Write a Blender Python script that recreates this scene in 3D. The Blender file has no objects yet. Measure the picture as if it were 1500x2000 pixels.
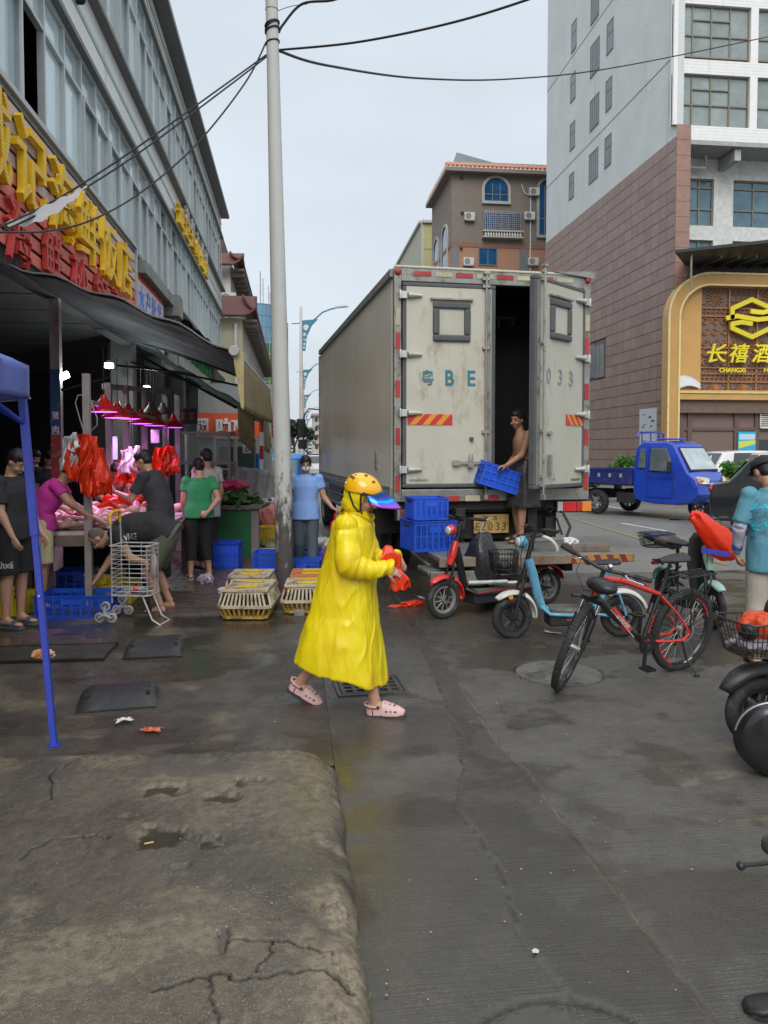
import bpy,math,random
import numpy as np
from mathutils import Vector,Matrix,noise
R=math.radians
PI=math.pi
scene=bpy.context.scene
COLL=scene.collection
random.seed(7)
# camera, sky, sun, exposure
CAMZ=1.75
YAW,PITCH,FPX=R(6.65),math.atan(60/1500),1500.
cam=bpy.data.cameras.new("camera")
camo=bpy.data.objects.new("camera",cam)
COLL.objects.link(camo)
camo.location=(0,0,CAMZ)
camo.rotation_euler=(PI/2-PITCH,0,-YAW)
cam.sensor_fit='VERTICAL'
cam.sensor_height=36
cam.lens=27
cam.shift_y=-60/2000
cam.clip_start=.05
cam.clip_end=3000
scene.camera=camo
world=bpy.data.worlds.new("World")
scene.world=world
world.use_nodes=True
wn=world.node_tree
wn.nodes.clear()
_o=wn.nodes.new('ShaderNodeOutputWorld')
_b=wn.nodes.new('ShaderNodeBackground')
_s=wn.nodes.new('ShaderNodeTexSky')
_s.sky_type='NISHITA'
_s.sun_disc=False
_s.sun_elevation=R(40)
_s.sun_rotation=R(192)
_s.air_density=1.
_s.dust_density=4.
_tc=wn.nodes.new('ShaderNodeTexCoord')
_sep=wn.nodes.new('ShaderNodeSeparateXYZ')
wn.links.new(_tc.outputs['Generated'],_sep.inputs[0])
_gr=wn.nodes.new('ShaderNodeValToRGB')
_gr.color_ramp.elements[0].position=0.
_gr.color_ramp.elements[0].color=(5.2,5.55,5.95,1)
_gr.color_ramp.elements[1].position=.5
_gr.color_ramp.elements[1].color=(5.6,6.25,6.8,1)
_e=_gr.color_ramp.elements.new(1.)
_e.color=(13.5,13.9,14.2,1)
wn.links.new(_sep.outputs['Z'],_gr.inputs[0])
_nz=wn.nodes.new('ShaderNodeTexNoise')
_nz.inputs['Scale'].default_value=1.7
_nz.inputs['Detail'].default_value=5
_mp=wn.nodes.new('ShaderNodeMapping')
_mp.inputs['Scale'].default_value=(1,1,2.6)
wn.links.new(_tc.outputs['Generated'],_mp.inputs[0])
wn.links.new(_mp.outputs[0],_nz.inputs['Vector'])
_mr=wn.nodes.new('ShaderNodeMapRange')
_mr.inputs['From Min'].default_value=.35
_mr.inputs['From Max'].default_value=.7
_mr.inputs['To Min'].default_value=.88
_mr.inputs['To Max'].default_value=1.08
wn.links.new(_nz.outputs[0],_mr.inputs[0])
_mul=wn.nodes.new('ShaderNodeVectorMath')
_mul.operation='SCALE'
wn.links.new(_gr.outputs[0],_mul.inputs[0])
wn.links.new(_mr.outputs[0],_mul.inputs['Scale'])
_mx=wn.nodes.new('ShaderNodeMix')
_mx.data_type='RGBA'
_mx.inputs[0].default_value=.88
wn.links.new(_s.outputs[0],_mx.inputs[6])
wn.links.new(_mul.outputs[0],_mx.inputs[7])
wn.links.new(_mx.outputs[2],_b.inputs[0])
_b.inputs[1].default_value=.1
wn.links.new(_b.outputs[0],_o.inputs[0])
sl=bpy.data.lights.new("sun",'SUN')
sl.energy=1.5
sl.angle=R(40)
sl.color=(1.,.97,.92)
slo=bpy.data.objects.new("sun",sl)
COLL.objects.link(slo)
slo.rotation_euler=(R(50),0,R(-12))
scene.view_settings.view_transform='Standard'
scene.view_settings.look='None'
scene.view_settings.exposure=.5
scene.view_settings.gamma=1.
scene.view_settings.use_curve_mapping=False
scene.render.engine='CYCLES'
scene.cycles.use_denoising=True
scene.cycles.max_bounces=8
scene.cycles.transparent_max_bounces=12
_cr=camo.rotation_euler.to_matrix()
def _ray(px,py):return(_cr@Vector(((px-750)/FPX,(940-py)/FPX,-1))).normalized()
def P(px,py,z=0.):
 r=_ray(px,py);t=(z-CAMZ)/r.z
 return Vector((r.x*t,r.y*t,z))
def PX(px,py,X):
 r=_ray(px,py);t=X/r.x
 return Vector((X,r.y*t,CAMZ+r.z*t))
def PY(px,py,Y):
 r=_ray(px,py);t=Y/r.y
 return Vector((r.x*t,Y,CAMZ+r.z*t))
def C2(cx,d):
 return(cx*math.cos(YAW)+d*math.sin(YAW),-cx*math.sin(YAW)+d*math.cos(YAW))
def AT(px,d,z=0.):
 """ground position at image column px and distance d in front of the camera"""
 x,y=C2((px-750)/FPX*d,d)
 return Vector((x,y,z))
# materials
MATS={}
def M(name,col=(.5,.5,.5),rough=.6,metal=0.,var=.15,sc=5.,bump=.15,bsc=60.,spec=.5,stain=None,st_amt=.5,st_sc=3.,st_str=(1,1,1),emit=None,estr=0.,trans=0.,alpha=1.,sss=0.,coat=0.,ior=1.45,dist=.004,rv=.1,transl=0.):
 if name in MATS:return MATS[name]
 m=bpy.data.materials.new(name);MATS[name]=m
 m.use_nodes=True
 nt=m.node_tree;N=nt.nodes;L=nt.links
 b=N['Principled BSDF']
 b.inputs['Roughness'].default_value=rough
 b.inputs['Metallic'].default_value=metal
 b.inputs['Specular IOR Level'].default_value=spec
 b.inputs['IOR'].default_value=ior
 b.inputs['Transmission Weight'].default_value=trans
 b.inputs['Alpha'].default_value=alpha
 b.inputs['Coat Weight'].default_value=coat
 if sss:
  b.inputs['Subsurface Weight'].default_value=sss
  b.inputs['Subsurface Radius'].default_value=(.02,.008,.004)
  b.inputs['Subsurface Scale'].default_value=1.
 c=(*col,1)
 if emit:
  b.inputs['Emission Color'].default_value=(*emit,1)
  b.inputs['Emission Strength'].default_value=estr
 b.inputs['Base Color'].default_value=c
 if var or bump or stain:
  tc=N.new('ShaderNodeTexCoord')
  oi=N.new('ShaderNodeObjectInfo')
  ad=N.new('ShaderNodeVectorMath');ad.operation='ADD'
  sc_=N.new('ShaderNodeVectorMath');sc_.operation='SCALE'
  sc_.inputs[0].default_value=(37,19,53)
  L.new(oi.outputs['Random'],sc_.inputs['Scale'])
  L.new(tc.outputs['Object'],ad.inputs[0]);L.new(sc_.outputs[0],ad.inputs[1])
  vec=ad.outputs[0]
 if var:
  nz=N.new('ShaderNodeTexNoise');nz.inputs['Scale'].default_value=sc
  nz.inputs['Detail'].default_value=6;nz.inputs['Roughness'].default_value=.6
  L.new(vec,nz.inputs['Vector'])
  mr=N.new('ShaderNodeMapRange')
  mr.inputs['From Min'].default_value=.3;mr.inputs['From Max'].default_value=.7
  mr.inputs['To Min'].default_value=1-var;mr.inputs['To Max'].default_value=1+var
  L.new(nz.outputs[0],mr.inputs[0])
  m2=N.new('ShaderNodeMath');m2.operation='MULTIPLY_ADD'
  L.new(oi.outputs['Random'],m2.inputs[0]);m2.inputs[1].default_value=rv*2;m2.inputs[2].default_value=1-rv
  m3=N.new('ShaderNodeMath');m3.operation='MULTIPLY'
  L.new(mr.outputs[0],m3.inputs[0]);L.new(m2.outputs[0],m3.inputs[1])
  vs=N.new('ShaderNodeVectorMath');vs.operation='SCALE'
  vs.inputs[0].default_value=col
  L.new(m3.outputs[0],vs.inputs['Scale'])
  out=vs.outputs[0]
  if stain:
   mp=N.new('ShaderNodeMapping');mp.inputs['Scale'].default_value=st_str
   L.new(vec,mp.inputs[0])
   n2=N.new('ShaderNodeTexNoise');n2.inputs['Scale'].default_value=st_sc
   n2.inputs['Detail'].default_value=8;n2.inputs['Roughness'].default_value=.68
   L.new(mp.outputs[0],n2.inputs['Vector'])
   r2=N.new('ShaderNodeMapRange')
   r2.inputs['From Min'].default_value=.72-st_amt*.4
   r2.inputs['From Max'].default_value=.86-st_amt*.32
   L.new(n2.outputs[0],r2.inputs[0])
   mx=N.new('ShaderNodeMix');mx.data_type='RGBA'
   L.new(r2.outputs[0],mx.inputs[0]);L.new(out,mx.inputs[6]);mx.inputs[7].default_value=(*stain,1)
   out=mx.outputs[2]
  L.new(out,b.inputs['Base Color'])
  rr=N.new('ShaderNodeMapRange')
  rr.inputs['To Min'].default_value=max(.02,rough-.12);rr.inputs['To Max'].default_value=min(1,rough+.12)
  L.new(nz.outputs[0],rr.inputs[0]);L.new(rr.outputs[0],b.inputs['Roughness'])
 if bump:
  nb=N.new('ShaderNodeTexNoise');nb.inputs['Scale'].default_value=bsc
  nb.inputs['Detail'].default_value=4
  L.new(vec,nb.inputs['Vector'])
  bp=N.new('ShaderNodeBump');bp.inputs['Strength'].default_value=bump
  bp.inputs['Distance'].default_value=dist
  L.new(nb.outputs[0],bp.inputs['Height']);L.new(bp.outputs[0],b.inputs['Normal'])
 if transl:
  tr=N.new('ShaderNodeBsdfTranslucent');tr.inputs[0].default_value=c
  ms=N.new('ShaderNodeMixShader');ms.inputs[0].default_value=transl
  L.new(b.outputs[0],ms.inputs[1]);L.new(tr.outputs[0],ms.inputs[2])
  L.new(ms.outputs[0],N['Material Output'].inputs[0])
 return m
def plain(name,col,**k):
 k.setdefault('var',.08);k.setdefault('bump',0)
 return M(name,col,**k)
rubber=M('tyre rubber',(.022,.022,.023),.8,bump=.5,bsc=90,stain=(.09,.08,.07),st_amt=.45,st_sc=9)
blackp=M('black plastic',(.018,.018,.02),.45,bump=.1,stain=(.06,.055,.05),st_amt=.3,st_sc=12)
blackm=M('black painted metal',(.02,.02,.022),.35,metal=.2,bump=.05,stain=(.07,.06,.05),st_amt=.3,st_sc=14)
chrome=M('bright metal',(.6,.6,.6),.25,metal=1,var=.1,bump=.05)
steel=M('galvanised steel',(.42,.43,.43),.45,metal=.8,bump=.1,stain=(.18,.13,.1),st_amt=.35)
alu=M('grey aluminium',(.52,.55,.55),.42,metal=.35,bump=.03,var=.06)
red_gloss=M('red paint',(.42,.018,.015),.28,coat=.5,bump=0,stain=(.2,.06,.05),st_amt=.25)
red_bag=M('thin red plastic film',(.82,.055,.015),.26,bump=.5,bsc=18,dist=.012,transl=.38,spec=.6)
white_bag=M('thin white plastic film',(.68,.68,.7),.3,bump=.5,bsc=24,dist=.012,transl=.25)
blue_crate=M('blue crate plastic',(.018,.085,.55),.38,bump=.05,var=.12,stain=(.05,.09,.3),st_amt=.3,st_sc=8)
yel_crate=M('yellow crate plastic',(.62,.47,.03),.42,bump=.05,stain=(.35,.25,.08),st_amt=.35,st_sc=8)
darkin=M('near black matte',(.022,.022,.024),.9,bump=.2)  # near black for slots, pits, holes and back panels
skinA=M('skin warm',(.44,.245,.165),.48,sss=.08,var=.08,sc=14,bump=.08,bsc=160,dist=.001,rv=.05)
skinB=M('skin tanned',(.34,.175,.105),.48,sss=.08,var=.1,sc=14,bump=.08,bsc=160,dist=.001,rv=.05)
hairm=M('black hair',(.012,.011,.011),.5,var=.2,sc=60,bump=.8,bsc=180,dist=.004)
wood=M('weathered wood',(.16,.125,.1),.75,sc=9,bump=.5,bsc=30,stain=(.05,.04,.035),st_amt=.5,st_str=(1,1,.3))
# mesh builder
def rotm(a,axis='Z'):return Matrix.Rotation(a,4,axis)
def T(x,y=None,z=None):
 return Matrix.Translation(Vector(x))if y is None else Matrix.Translation((x,y,z))
def frame_to(a,b,up=Vector((0,0,1))):
 """matrix whose z axis runs from a to b"""
 a=Vector(a);b=Vector(b);z=(b-a).normalized()
 if abs(z.dot(up))>.98:up=Vector((0,1,0))
 x=up.cross(z).normalized();y=z.cross(x)
 m=Matrix((x,y,z)).transposed().to_4x4();m.translation=a
 return m
class MB:
 def __init__(s):s.v=[];s.f=[];s.m=[]
 def add(s,vs,fs,tm=None,mi=0):
  o=len(s.v)
  if tm is not None:s.v.extend([tuple(tm@Vector(v))for v in vs])
  else:s.v.extend([tuple(v)for v in vs])
  s.f.extend([tuple(i+o for i in f)for f in fs]);s.m.extend([mi]*len(fs))
  return s
 def box(s,c,d,tm=None,mi=0):
  x,y,z=c;a,b,e=d[0]/2,d[1]/2,d[2]/2
  vs=[(x+i*a,y+j*b,z+k*e)for k in(-1,1)for j in(-1,1)for i in(-1,1)]
  return s.add(vs,[(0,2,3,1),(4,5,7,6),(0,1,5,4),(2,6,7,3),(0,4,6,2),(1,3,7,5)],tm,mi)
 def rbox(s,c,d,r=.02,tm=None,mi=0,n=3):
  """box with rounded vertical edges"""
  x,y,z=c;a,b,e=d[0]/2,d[1]/2,d[2]/2
  pts=[]
  for cx,cy,a0 in((a-r,b-r,0),(-a+r,b-r,90),(-a+r,-b+r,180),(a-r,-b+r,270)):
   for k in range(n+1):
    t=R(a0+90*k/n);pts.append((x+cx+r*math.cos(t),y+cy+r*math.sin(t)))
  return s.prism(pts,z-e,z+e,tm,mi)
 def prism(s,pts,z0,z1,tm=None,mi=0):
  n=len(pts)
  vs=[(p[0],p[1],z0)for p in pts]+[(p[0],p[1],z1)for p in pts]
  fs=[(i,(i+1)%n,(i+1)%n+n,i+n)for i in range(n)]+[tuple(range(n-1,-1,-1)),tuple(range(n,2*n))]
  return s.add(vs,fs,tm,mi)
 def lathe(s,prof,n=20,tm=None,mi=0,a0=0,a1=360,cap=False):
  """profile of (radius, z)"""
  full=abs(a1-a0)>=360
  k=n if full else n+1
  vs=[];fs=[]
  for i in range(k):
   t=R(a0+(a1-a0)*i/n)
   for r,z in prof:vs.append((r*math.cos(t),r*math.sin(t),z))
  m=len(prof)
  for i in range(n):
   j=(i+1)%k
   for q in range(m-1):fs.append((i*m+q,j*m+q,j*m+q+1,i*m+q+1))
  if cap:
   fs.append(tuple(i*m for i in range(k-1,-1,-1)));fs.append(tuple(i*m+m-1 for i in range(k)))
  return s.add(vs,fs,tm,mi)
 def cyl(s,a,b,r0,r1=None,n=12,mi=0,tm=None):
  r1=r0 if r1 is None else r1
  L=(Vector(b)-Vector(a)).length
  fm=frame_to(a,b)
  if tm is not None:fm=tm@fm
  return s.lathe([(r0,0),(r1,L)],n,fm,mi,cap=True)
 def tube(s,pts,r,n=8,mi=0,tm=None,closed=False,taper=None):
  pts=[Vector(p)for p in pts];K=len(pts);vs=[];fs=[]
  up=Vector((0,0,1));px=None
  for i,p in enumerate(pts):
   if closed:t=(pts[(i+1)%K]-pts[i-1])
   else:t=pts[min(i+1,K-1)]-pts[max(i-1,0)]
   t.normalize()
   if px is None:
    u=up if abs(t.dot(up))<.95 else Vector((0,1,0))
    px=u.cross(t).normalized()
   else:
    px=(px-t*px.dot(t));px=px.normalized()if px.length>1e-6 else Vector((1,0,0))
   py=t.cross(px)
   rr=r if taper is None else r*taper[i]
   for k in range(n):
    a=2*PI*k/n
    vs.append(p+px*math.cos(a)*rr+py*math.sin(a)*rr)
  rng=K if closed else K-1
  for i in range(rng):
   j=(i+1)%K
   for k in range(n):
    q=(k+1)%n
    fs.append((i*n+k,i*n+q,j*n+q,j*n+k))
  if not closed:
   fs.append(tuple(range(n-1,-1,-1)));fs.append(tuple((K-1)*n+k for k in range(n)))
  return s.add(vs,fs,tm,mi)
 def ell(s,c,r,tm=None,n=14,m=9,mi=0):
  vs=[];fs=[]
  for i in range(m+1):
   p=PI*i/m
   for k in range(n):
    a=2*PI*k/n
    vs.append((c[0]+r[0]*math.sin(p)*math.cos(a),c[1]+r[1]*math.sin(p)*math.sin(a),c[2]+r[2]*math.cos(p)))
  for i in range(m):
   for k in range(n):
    q=(k+1)%n
    if i==0:fs.append((k,(i+1)*n+k,(i+1)*n+q))
    elif i==m-1:fs.append((i*n+k,(i+1)*n+k,i*n+q))
    else:fs.append((i*n+k,(i+1)*n+k,(i+1)*n+q,i*n+q))
  return s.add(vs,fs,tm,mi)
 def loft(s,rings,tm=None,mi=0,cap=True,closed=False):
  n=len(rings[0]);vs=[p for r in rings for p in r];fs=[]
  K=len(rings)
  for i in range(K if closed else K-1):
   j=(i+1)%K
   for k in range(n):
    q=(k+1)%n
    fs.append((i*n+k,i*n+q,j*n+q,j*n+k))
  if cap and not closed:
   fs.append(tuple(range(n-1,-1,-1)));fs.append(tuple((K-1)*n+k for k in range(n)))
  return s.add(vs,fs,tm,mi)
 def grid(s,fn,nu,nv,tm=None,mi=0):
  """fn(u,v) -> point, open sheet"""
  vs=[fn(i/nu,j/nv)for j in range(nv+1)for i in range(nu+1)]
  fs=[(j*(nu+1)+i,j*(nu+1)+i+1,(j+1)*(nu+1)+i+1,(j+1)*(nu+1)+i)for j in range(nv)for i in range(nu)]
  return s.add(vs,fs,tm,mi)
 def mesh(s,name,mats,smooth=35,inv=None):
  me=bpy.data.meshes.new(name)
  vs=s.v if inv is None else[tuple(inv@Vector(v))for v in s.v]
  me.from_pydata(vs,[],s.f)
  if not isinstance(mats,(list,tuple)):mats=[mats]
  for m in mats:me.materials.append(m)
  if len(mats)>1:me.polygons.foreach_set('material_index',s.m)
  if smooth:
   me.polygons.foreach_set('use_smooth',[True]*len(me.polygons))
   me.set_sharp_from_angle(angle=R(smooth))
  me.update()
  return me
def obj(name,me,parent=None,loc=(0,0,0),rotz=0,bevel=0,**props):
 o=bpy.data.objects.new(name,me)
 COLL.objects.link(o)
 o.location=loc;o.rotation_euler=(0,0,rotz)
 if parent is not None:o.parent=parent
 if bevel:
  b=o.modifiers.new('bevel','BEVEL');b.width=bevel;b.segments=2;b.limit_method='ANGLE';b.angle_limit=R(40)
  b.harden_normals=False
 for k,v in props.items():o[k]=v
 return o
def thing(name,label,cat,loc=(0,0,0),rotz=0,group=None):
 o=bpy.data.objects.new(name,None);COLL.objects.link(o)
 o.location=loc;o.rotation_euler=(0,0,rotz);o.empty_display_size=.1
 o['label']=label;o['category']=cat
 if group:o['group']=group
 return o
def rinv(root):
 return(Matrix.Translation(root.location)@root.rotation_euler.to_matrix().to_4x4()).inverted()
def part(root,name,mb,mat,smooth=35,world=False,bevel=0,label=None,stuff=False,inv=None):
 iv=(rinv(root)if world else None)if inv is None else inv
 o=obj(name,mb.mesh(name,mat,smooth,iv),root,bevel=bevel)
 if label:o['label']=label
 if stuff:o['kind']='stuff'
 return o
def solo(name,mb,mat,label,cat,loc=(0,0,0),rotz=0,smooth=35,bevel=0,group=None):
 o=obj(name,mb.mesh(name,mat,smooth),None,loc,rotz,bevel)
 o['label']=label;o['category']=cat
 if group:o['group']=group
 return o
def struct(name,mb,mat,smooth=35,kind='structure'):
 o=obj(name,mb.mesh(name,mat,smooth));o['kind']=kind
 return o
def kids(o):return[c for c in bpy.data.objects if c.parent==o]
def copy_thing(o,loc,rotz,label=None,group=None):
 c=o.copy();COLL.objects.link(c);c.location=loc;c.rotation_euler=(0,0,rotz)
 if label:c['label']=label
 if group:c['group']=group
 for k in list(o.children):
  d=k.copy();COLL.objects.link(d);d.parent=c
  for g in list(k.children):
   e=g.copy();COLL.objects.link(e);e.parent=d
 return c
def text_mb(s,size=1.,depth=.01,bold=0.,sx=1.,sy=1.,shear=0.):
 cu=bpy.data.curves.new('t','FONT');cu.body=s;cu.size=size;cu.extrude=depth;cu.offset=bold
 cu.align_x='CENTER';cu.align_y='CENTER';cu.shear=shear;cu.resolution_u=3
 to=bpy.data.objects.new('t',cu);COLL.objects.link(to)
 dg=bpy.context.evaluated_depsgraph_get();dg.update()
 me=bpy.data.meshes.new_from_object(to.evaluated_get(dg))
 mb=MB()
 mb.add([(v.co.x*sx,v.co.y*sy,v.co.z)for v in me.vertices],[tuple(p.vertices)for p in me.polygons])
 bpy.data.objects.remove(to);bpy.data.meshes.remove(me);bpy.data.curves.remove(cu)
 if mb.v:
  xs=[v[0]for v in mb.v];ys=[v[1]for v in mb.v]
  cx,cy=(min(xs)+max(xs))/2,(min(ys)+max(ys))/2
  mb.v=[(v[0]-cx,v[1]-cy,v[2])for v in mb.v]
  mb.w=max(xs)-min(xs);mb.h=max(ys)-min(ys)
 return mb
def fit(mb,w,h):
 kx=w/max(mb.w,1e-6);ky=h/max(mb.h,1e-6)
 mb.v=[(v[0]*kx,v[1]*ky,v[2])for v in mb.v];return mb
def moved(mb,tm):
 mb.v=[tuple(tm@Vector(v))for v in mb.v];return mb
def face_m(origin,right,up):
 """matrix mapping text plane to a wall: x->right, y->up, z->out"""
 r=Vector(right).normalized();u=Vector(up).normalized();o=r.cross(u)
 m=Matrix((r,u,o)).transposed().to_4x4();m.translation=Vector(origin);return m
def _h(ix,iy,seed):
 n=(ix.astype(np.int64)*374761393+iy.astype(np.int64)*668265263+seed*1274126177)&0xffffffff
 n=((n^(n>>13))*1274126177)&0xffffffff
 return((n^(n>>16))&0xffff)/65535.
def vn(x,y,seed=0):
 ix=np.floor(x);iy=np.floor(y);fx=x-ix;fy=y-iy
 fx=fx*fx*(3-2*fx);fy=fy*fy*(3-2*fy)
 a=_h(ix,iy,seed);b=_h(ix+1,iy,seed);c=_h(ix,iy+1,seed);d=_h(ix+1,iy+1,seed)
 return(a*(1-fx)+b*fx)*(1-fy)+(c*(1-fx)+d*fx)*fy
def fbm(x,y,o=4,seed=0,g=.5):
 s=0;a=1;t=0
 for i in range(o):
  s=s+a*vn(x*2**i+i*17.3,y*2**i-i*9.1,seed+i);t+=a;a*=g
 return s/t
def sstep(a,b,x):
 t=np.clip((x-a)/(b-a),0,1);return t*t*(3-2*t)
def field(name,xs,ys,zf,mat,attrs=None):
 X,Y=np.meshgrid(xs,ys)
 Z=zf(X,Y)
 nx,ny=len(xs),len(ys)
 co=np.stack([X,Y,Z],-1).reshape(-1,3).astype(np.float32)
 i=np.arange((nx-1)*(ny-1));r=i//(nx-1);c=i%(nx-1);a=r*nx+c
 q=np.stack([a,a+1,a+nx+1,a+nx],-1).astype(np.int32)
 me=bpy.data.meshes.new(name)
 me.vertices.add(len(co));me.vertices.foreach_set('co',co.ravel())
 me.loops.add(q.size);me.loops.foreach_set('vertex_index',q.ravel())
 me.polygons.add(len(q));me.polygons.foreach_set('loop_start',np.arange(0,q.size,4,dtype=np.int32))
 me.polygons.foreach_set('use_smooth',np.ones(len(q),dtype=bool))
 me.update(calc_edges=True)
 for k,fn in(attrs or{}).items():
  at=me.attributes.new(k,'FLOAT','POINT')
  at.data.foreach_set('value',np.clip(fn(X,Y),0,1).astype(np.float32).ravel())
 me.materials.append(mat)
 o=obj(name,me);o['kind']='structure'
 return o
# ground
def ground_mat(name,dark,mid,light,agg=160.,brush=0.,rough=.55,lane=0.):
 m=bpy.data.materials.new(name);m.use_nodes=True
 nt=m.node_tree;N=nt.nodes;L=nt.links;b=N['Principled BSDF']
 tc=N.new('ShaderNodeTexCoord')
 def nz(scale,det=6,ro=.6,vec=None):
  n=N.new('ShaderNodeTexNoise');n.inputs['Scale'].default_value=scale
  n.inputs['Detail'].default_value=det;n.inputs['Roughness'].default_value=ro
  L.new(vec if vec is not None else tc.outputs['Object'],n.inputs['Vector']);return n.outputs[0]
 def mr(src,a,c,d=0.,e=1.):
  n=N.new('ShaderNodeMapRange');n.inputs['From Min'].default_value=a;n.inputs['From Max'].default_value=c
  n.inputs['To Min'].default_value=d;n.inputs['To Max'].default_value=e;L.new(src,n.inputs[0]);return n.outputs[0]
 def mix(f,a,c,bt='MIX'):
  n=N.new('ShaderNodeMix');n.data_type='RGBA';n.blend_type=bt
  if isinstance(f,float):n.inputs[0].default_value=f
  else:L.new(f,n.inputs[0])
  for k,q in((6,a),(7,c)):
   if isinstance(q,tuple):n.inputs[k].default_value=(*q,1)
   else:L.new(q,n.inputs[k])
  return n.outputs[2]
 def attr(n_):
  n=N.new('ShaderNodeAttribute');n.attribute_name=n_;return n.outputs['Fac']
 def math_(op,a,c):
  n=N.new('ShaderNodeMath');n.operation=op
  for k,q in((0,a),(1,c)):
   if isinstance(q,(int,float)):n.inputs[k].default_value=q
   else:L.new(q,n.inputs[k])
  return n.outputs[0]
 base=mix(mr(nz(1.3,8,.65),.35,.65),dark,mid)
 base=mix(math_('MULTIPLY',mr(nz(5,8,.7),.42,.68),.55),base,light)
 tan=math_('MULTIPLY',attr('tan'),mr(nz(26,6,.75),.36,.56))
 base=mix(tan,base,(.25,.205,.135))
 base=mix(mr(nz(agg,3,.6),.57,.7,0,.95),base,(light[0]*2.3,light[1]*2.2,light[2]*2.))
 base=mix(mr(nz(agg*.7,2,.5),.33,.25,0,.7),base,(.018,.017,.016))
 base=mix(attr('crack'),base,(.01,.009,.008))  # crack mask also holds the dark band along the slab foot
 wet=attr('wet')
 base=mix(math_('MULTIPLY',wet,.78),base,(.036,.031,.022))
 L.new(base,b.inputs['Base Color'])
 ro=mr(nz(7,5,.6),.35,.65,rough-.12,rough+.14)
 rw=N.new('ShaderNodeMix');L.new(wet,rw.inputs[0]);L.new(ro,rw.inputs[2]);rw.inputs[3].default_value=.06
 L.new(rw.outputs[0],b.inputs['Roughness'])
 b.inputs['Specular IOR Level'].default_value=.5
 h=math_('ADD',math_('MULTIPLY',nz(agg*.55,5,.7),.6),math_('MULTIPLY',nz(22,6,.7),1.))
 if brush:
  mp=N.new('ShaderNodeMapping');mp.inputs['Scale'].default_value=(3,95,1)
  L.new(tc.outputs['Object'],mp.inputs[0])
  h=math_('ADD',h,math_('MULTIPLY',nz(1,3,.6,mp.outputs[0]),brush))
 inv=math_('SUBTRACT',1.,wet)
 bp=N.new('ShaderNodeBump');bp.inputs['Distance'].default_value=.009
 L.new(math_('MULTIPLY',inv,.75),bp.inputs['Strength'])
 L.new(h,bp.inputs['Height']);L.new(bp.outputs[0],b.inputs['Normal'])
 return m
g_slab=ground_mat('worn wet concrete',(.048,.042,.035),(.08,.069,.056),(.124,.106,.082),150,0,.5)
g_road=ground_mat('brushed road concrete',(.057,.054,.049),(.085,.08,.071),(.115,.109,.095),210,1.2,.5)
g_drive=ground_mat('dirty wet concrete',(.036,.031,.026),(.061,.052,.043),(.102,.085,.068),170,.4,.42)
g_far=ground_mat('dry road surface',(.115,.117,.112),(.14,.14,.132),(.165,.163,.152),60,.3,.6)
def zfar(X,Y):return np.full_like(X,-.02)
xs=np.unique(np.concatenate([np.linspace(-1500,-30,12),np.linspace(-30,40,71),np.linspace(40,1500,12)]))
ys=np.unique(np.concatenate([np.linspace(-60,0,4),np.linspace(0,60,121),np.linspace(60,2600,30)]))
field('ground',xs,ys,zfar,g_far,{'wet':lambda X,Y:.35*sstep(.62,.7,fbm(X*.5,Y*.35,4,3))*(X<16),'tan':lambda X,Y:X*0,'crack':lambda X,Y:X*0})
def polydist(X,Y,pts):
 d=np.full_like(X,9.)
 for(x0,y0),(x1,y1)in zip(pts[:-1],pts[1:]):
  dx,dy=x1-x0,y1-y0;L2=dx*dx+dy*dy
  t=np.clip(((X-x0)*dx+(Y-y0)*dy)/L2,0,1)
  d=np.minimum(d,np.hypot(X-x0-t*dx,Y-y0-t*dy))
 return d
def jag(pts,amp=.02,n=6,seed=1):
 rn=random.Random(seed);out=[pts[0]]
 for a,b in zip(pts[:-1],pts[1:]):
  for k in range(1,n+1):
   t=k/n
   out.append((a[0]+(b[0]-a[0])*t+(rn.uniform(-amp,amp)if k<n else 0),a[1]+(b[1]-a[1])*t+(rn.uniform(-amp,amp)if k<n else 0)))
 return out
def pp(*q):return[tuple(P(a,b,.1)[:2])for a,b in q]
cr1=jag(pp((560,1958),(610,1940),(700,1925),(770,1918),(830,1915),(900,1912)),.012,5,2)
cr1=jag(pp((300,1955),(380,1925),(430,1918),(480,1930),(540,1918),(620,1912),(665,1920),(690,1935)),.012,5,2)
cr2=jag(pp((440,1850),(500,1852),(540,1848),(600,1862),(650,1880)),.01,5,5)
cr3=jag(pp((540,1848),(525,1880),(500,1915)),.01,5,8)
cr4=jag(pp((40,1690),(90,1652),(160,1642),(215,1648)),.015,5,9)
cr5=jag(pp((100,1570),(95,1520),(130,1500),(180,1480)),.015,5,10)
cr6=jag(pp((410,1925),(420,1990),(440,2040)),.01,5,12)
cracks=[(cr1,.0065),(cr2,.0042),(cr3,.004),(cr4,.0045),(cr5,.005),(cr6,.0038)]
def slab_parts(X,Y):
 ex=.225+.03*(fbm(Y*2.1,X*0+3,3,5)-.5)+.035*(fbm(Y*9,X*0,4,6)-.5)
 ey=4.24+.06*(fbm(X*1.7,X*0+1,3,8)-.5)-X*.03
 rc=.28
 qx=np.maximum(X-(ex-rc),0);qy=np.maximum(Y-(ey-rc),0)
 inside=rc-np.hypot(qx,qy)
 inside=np.minimum(inside,np.minimum(ex-X,ey-Y)+0*X)
 return inside
def slab_low(X,Y):return fbm(X*1.6+4,Y*2.2,5,21)
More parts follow.
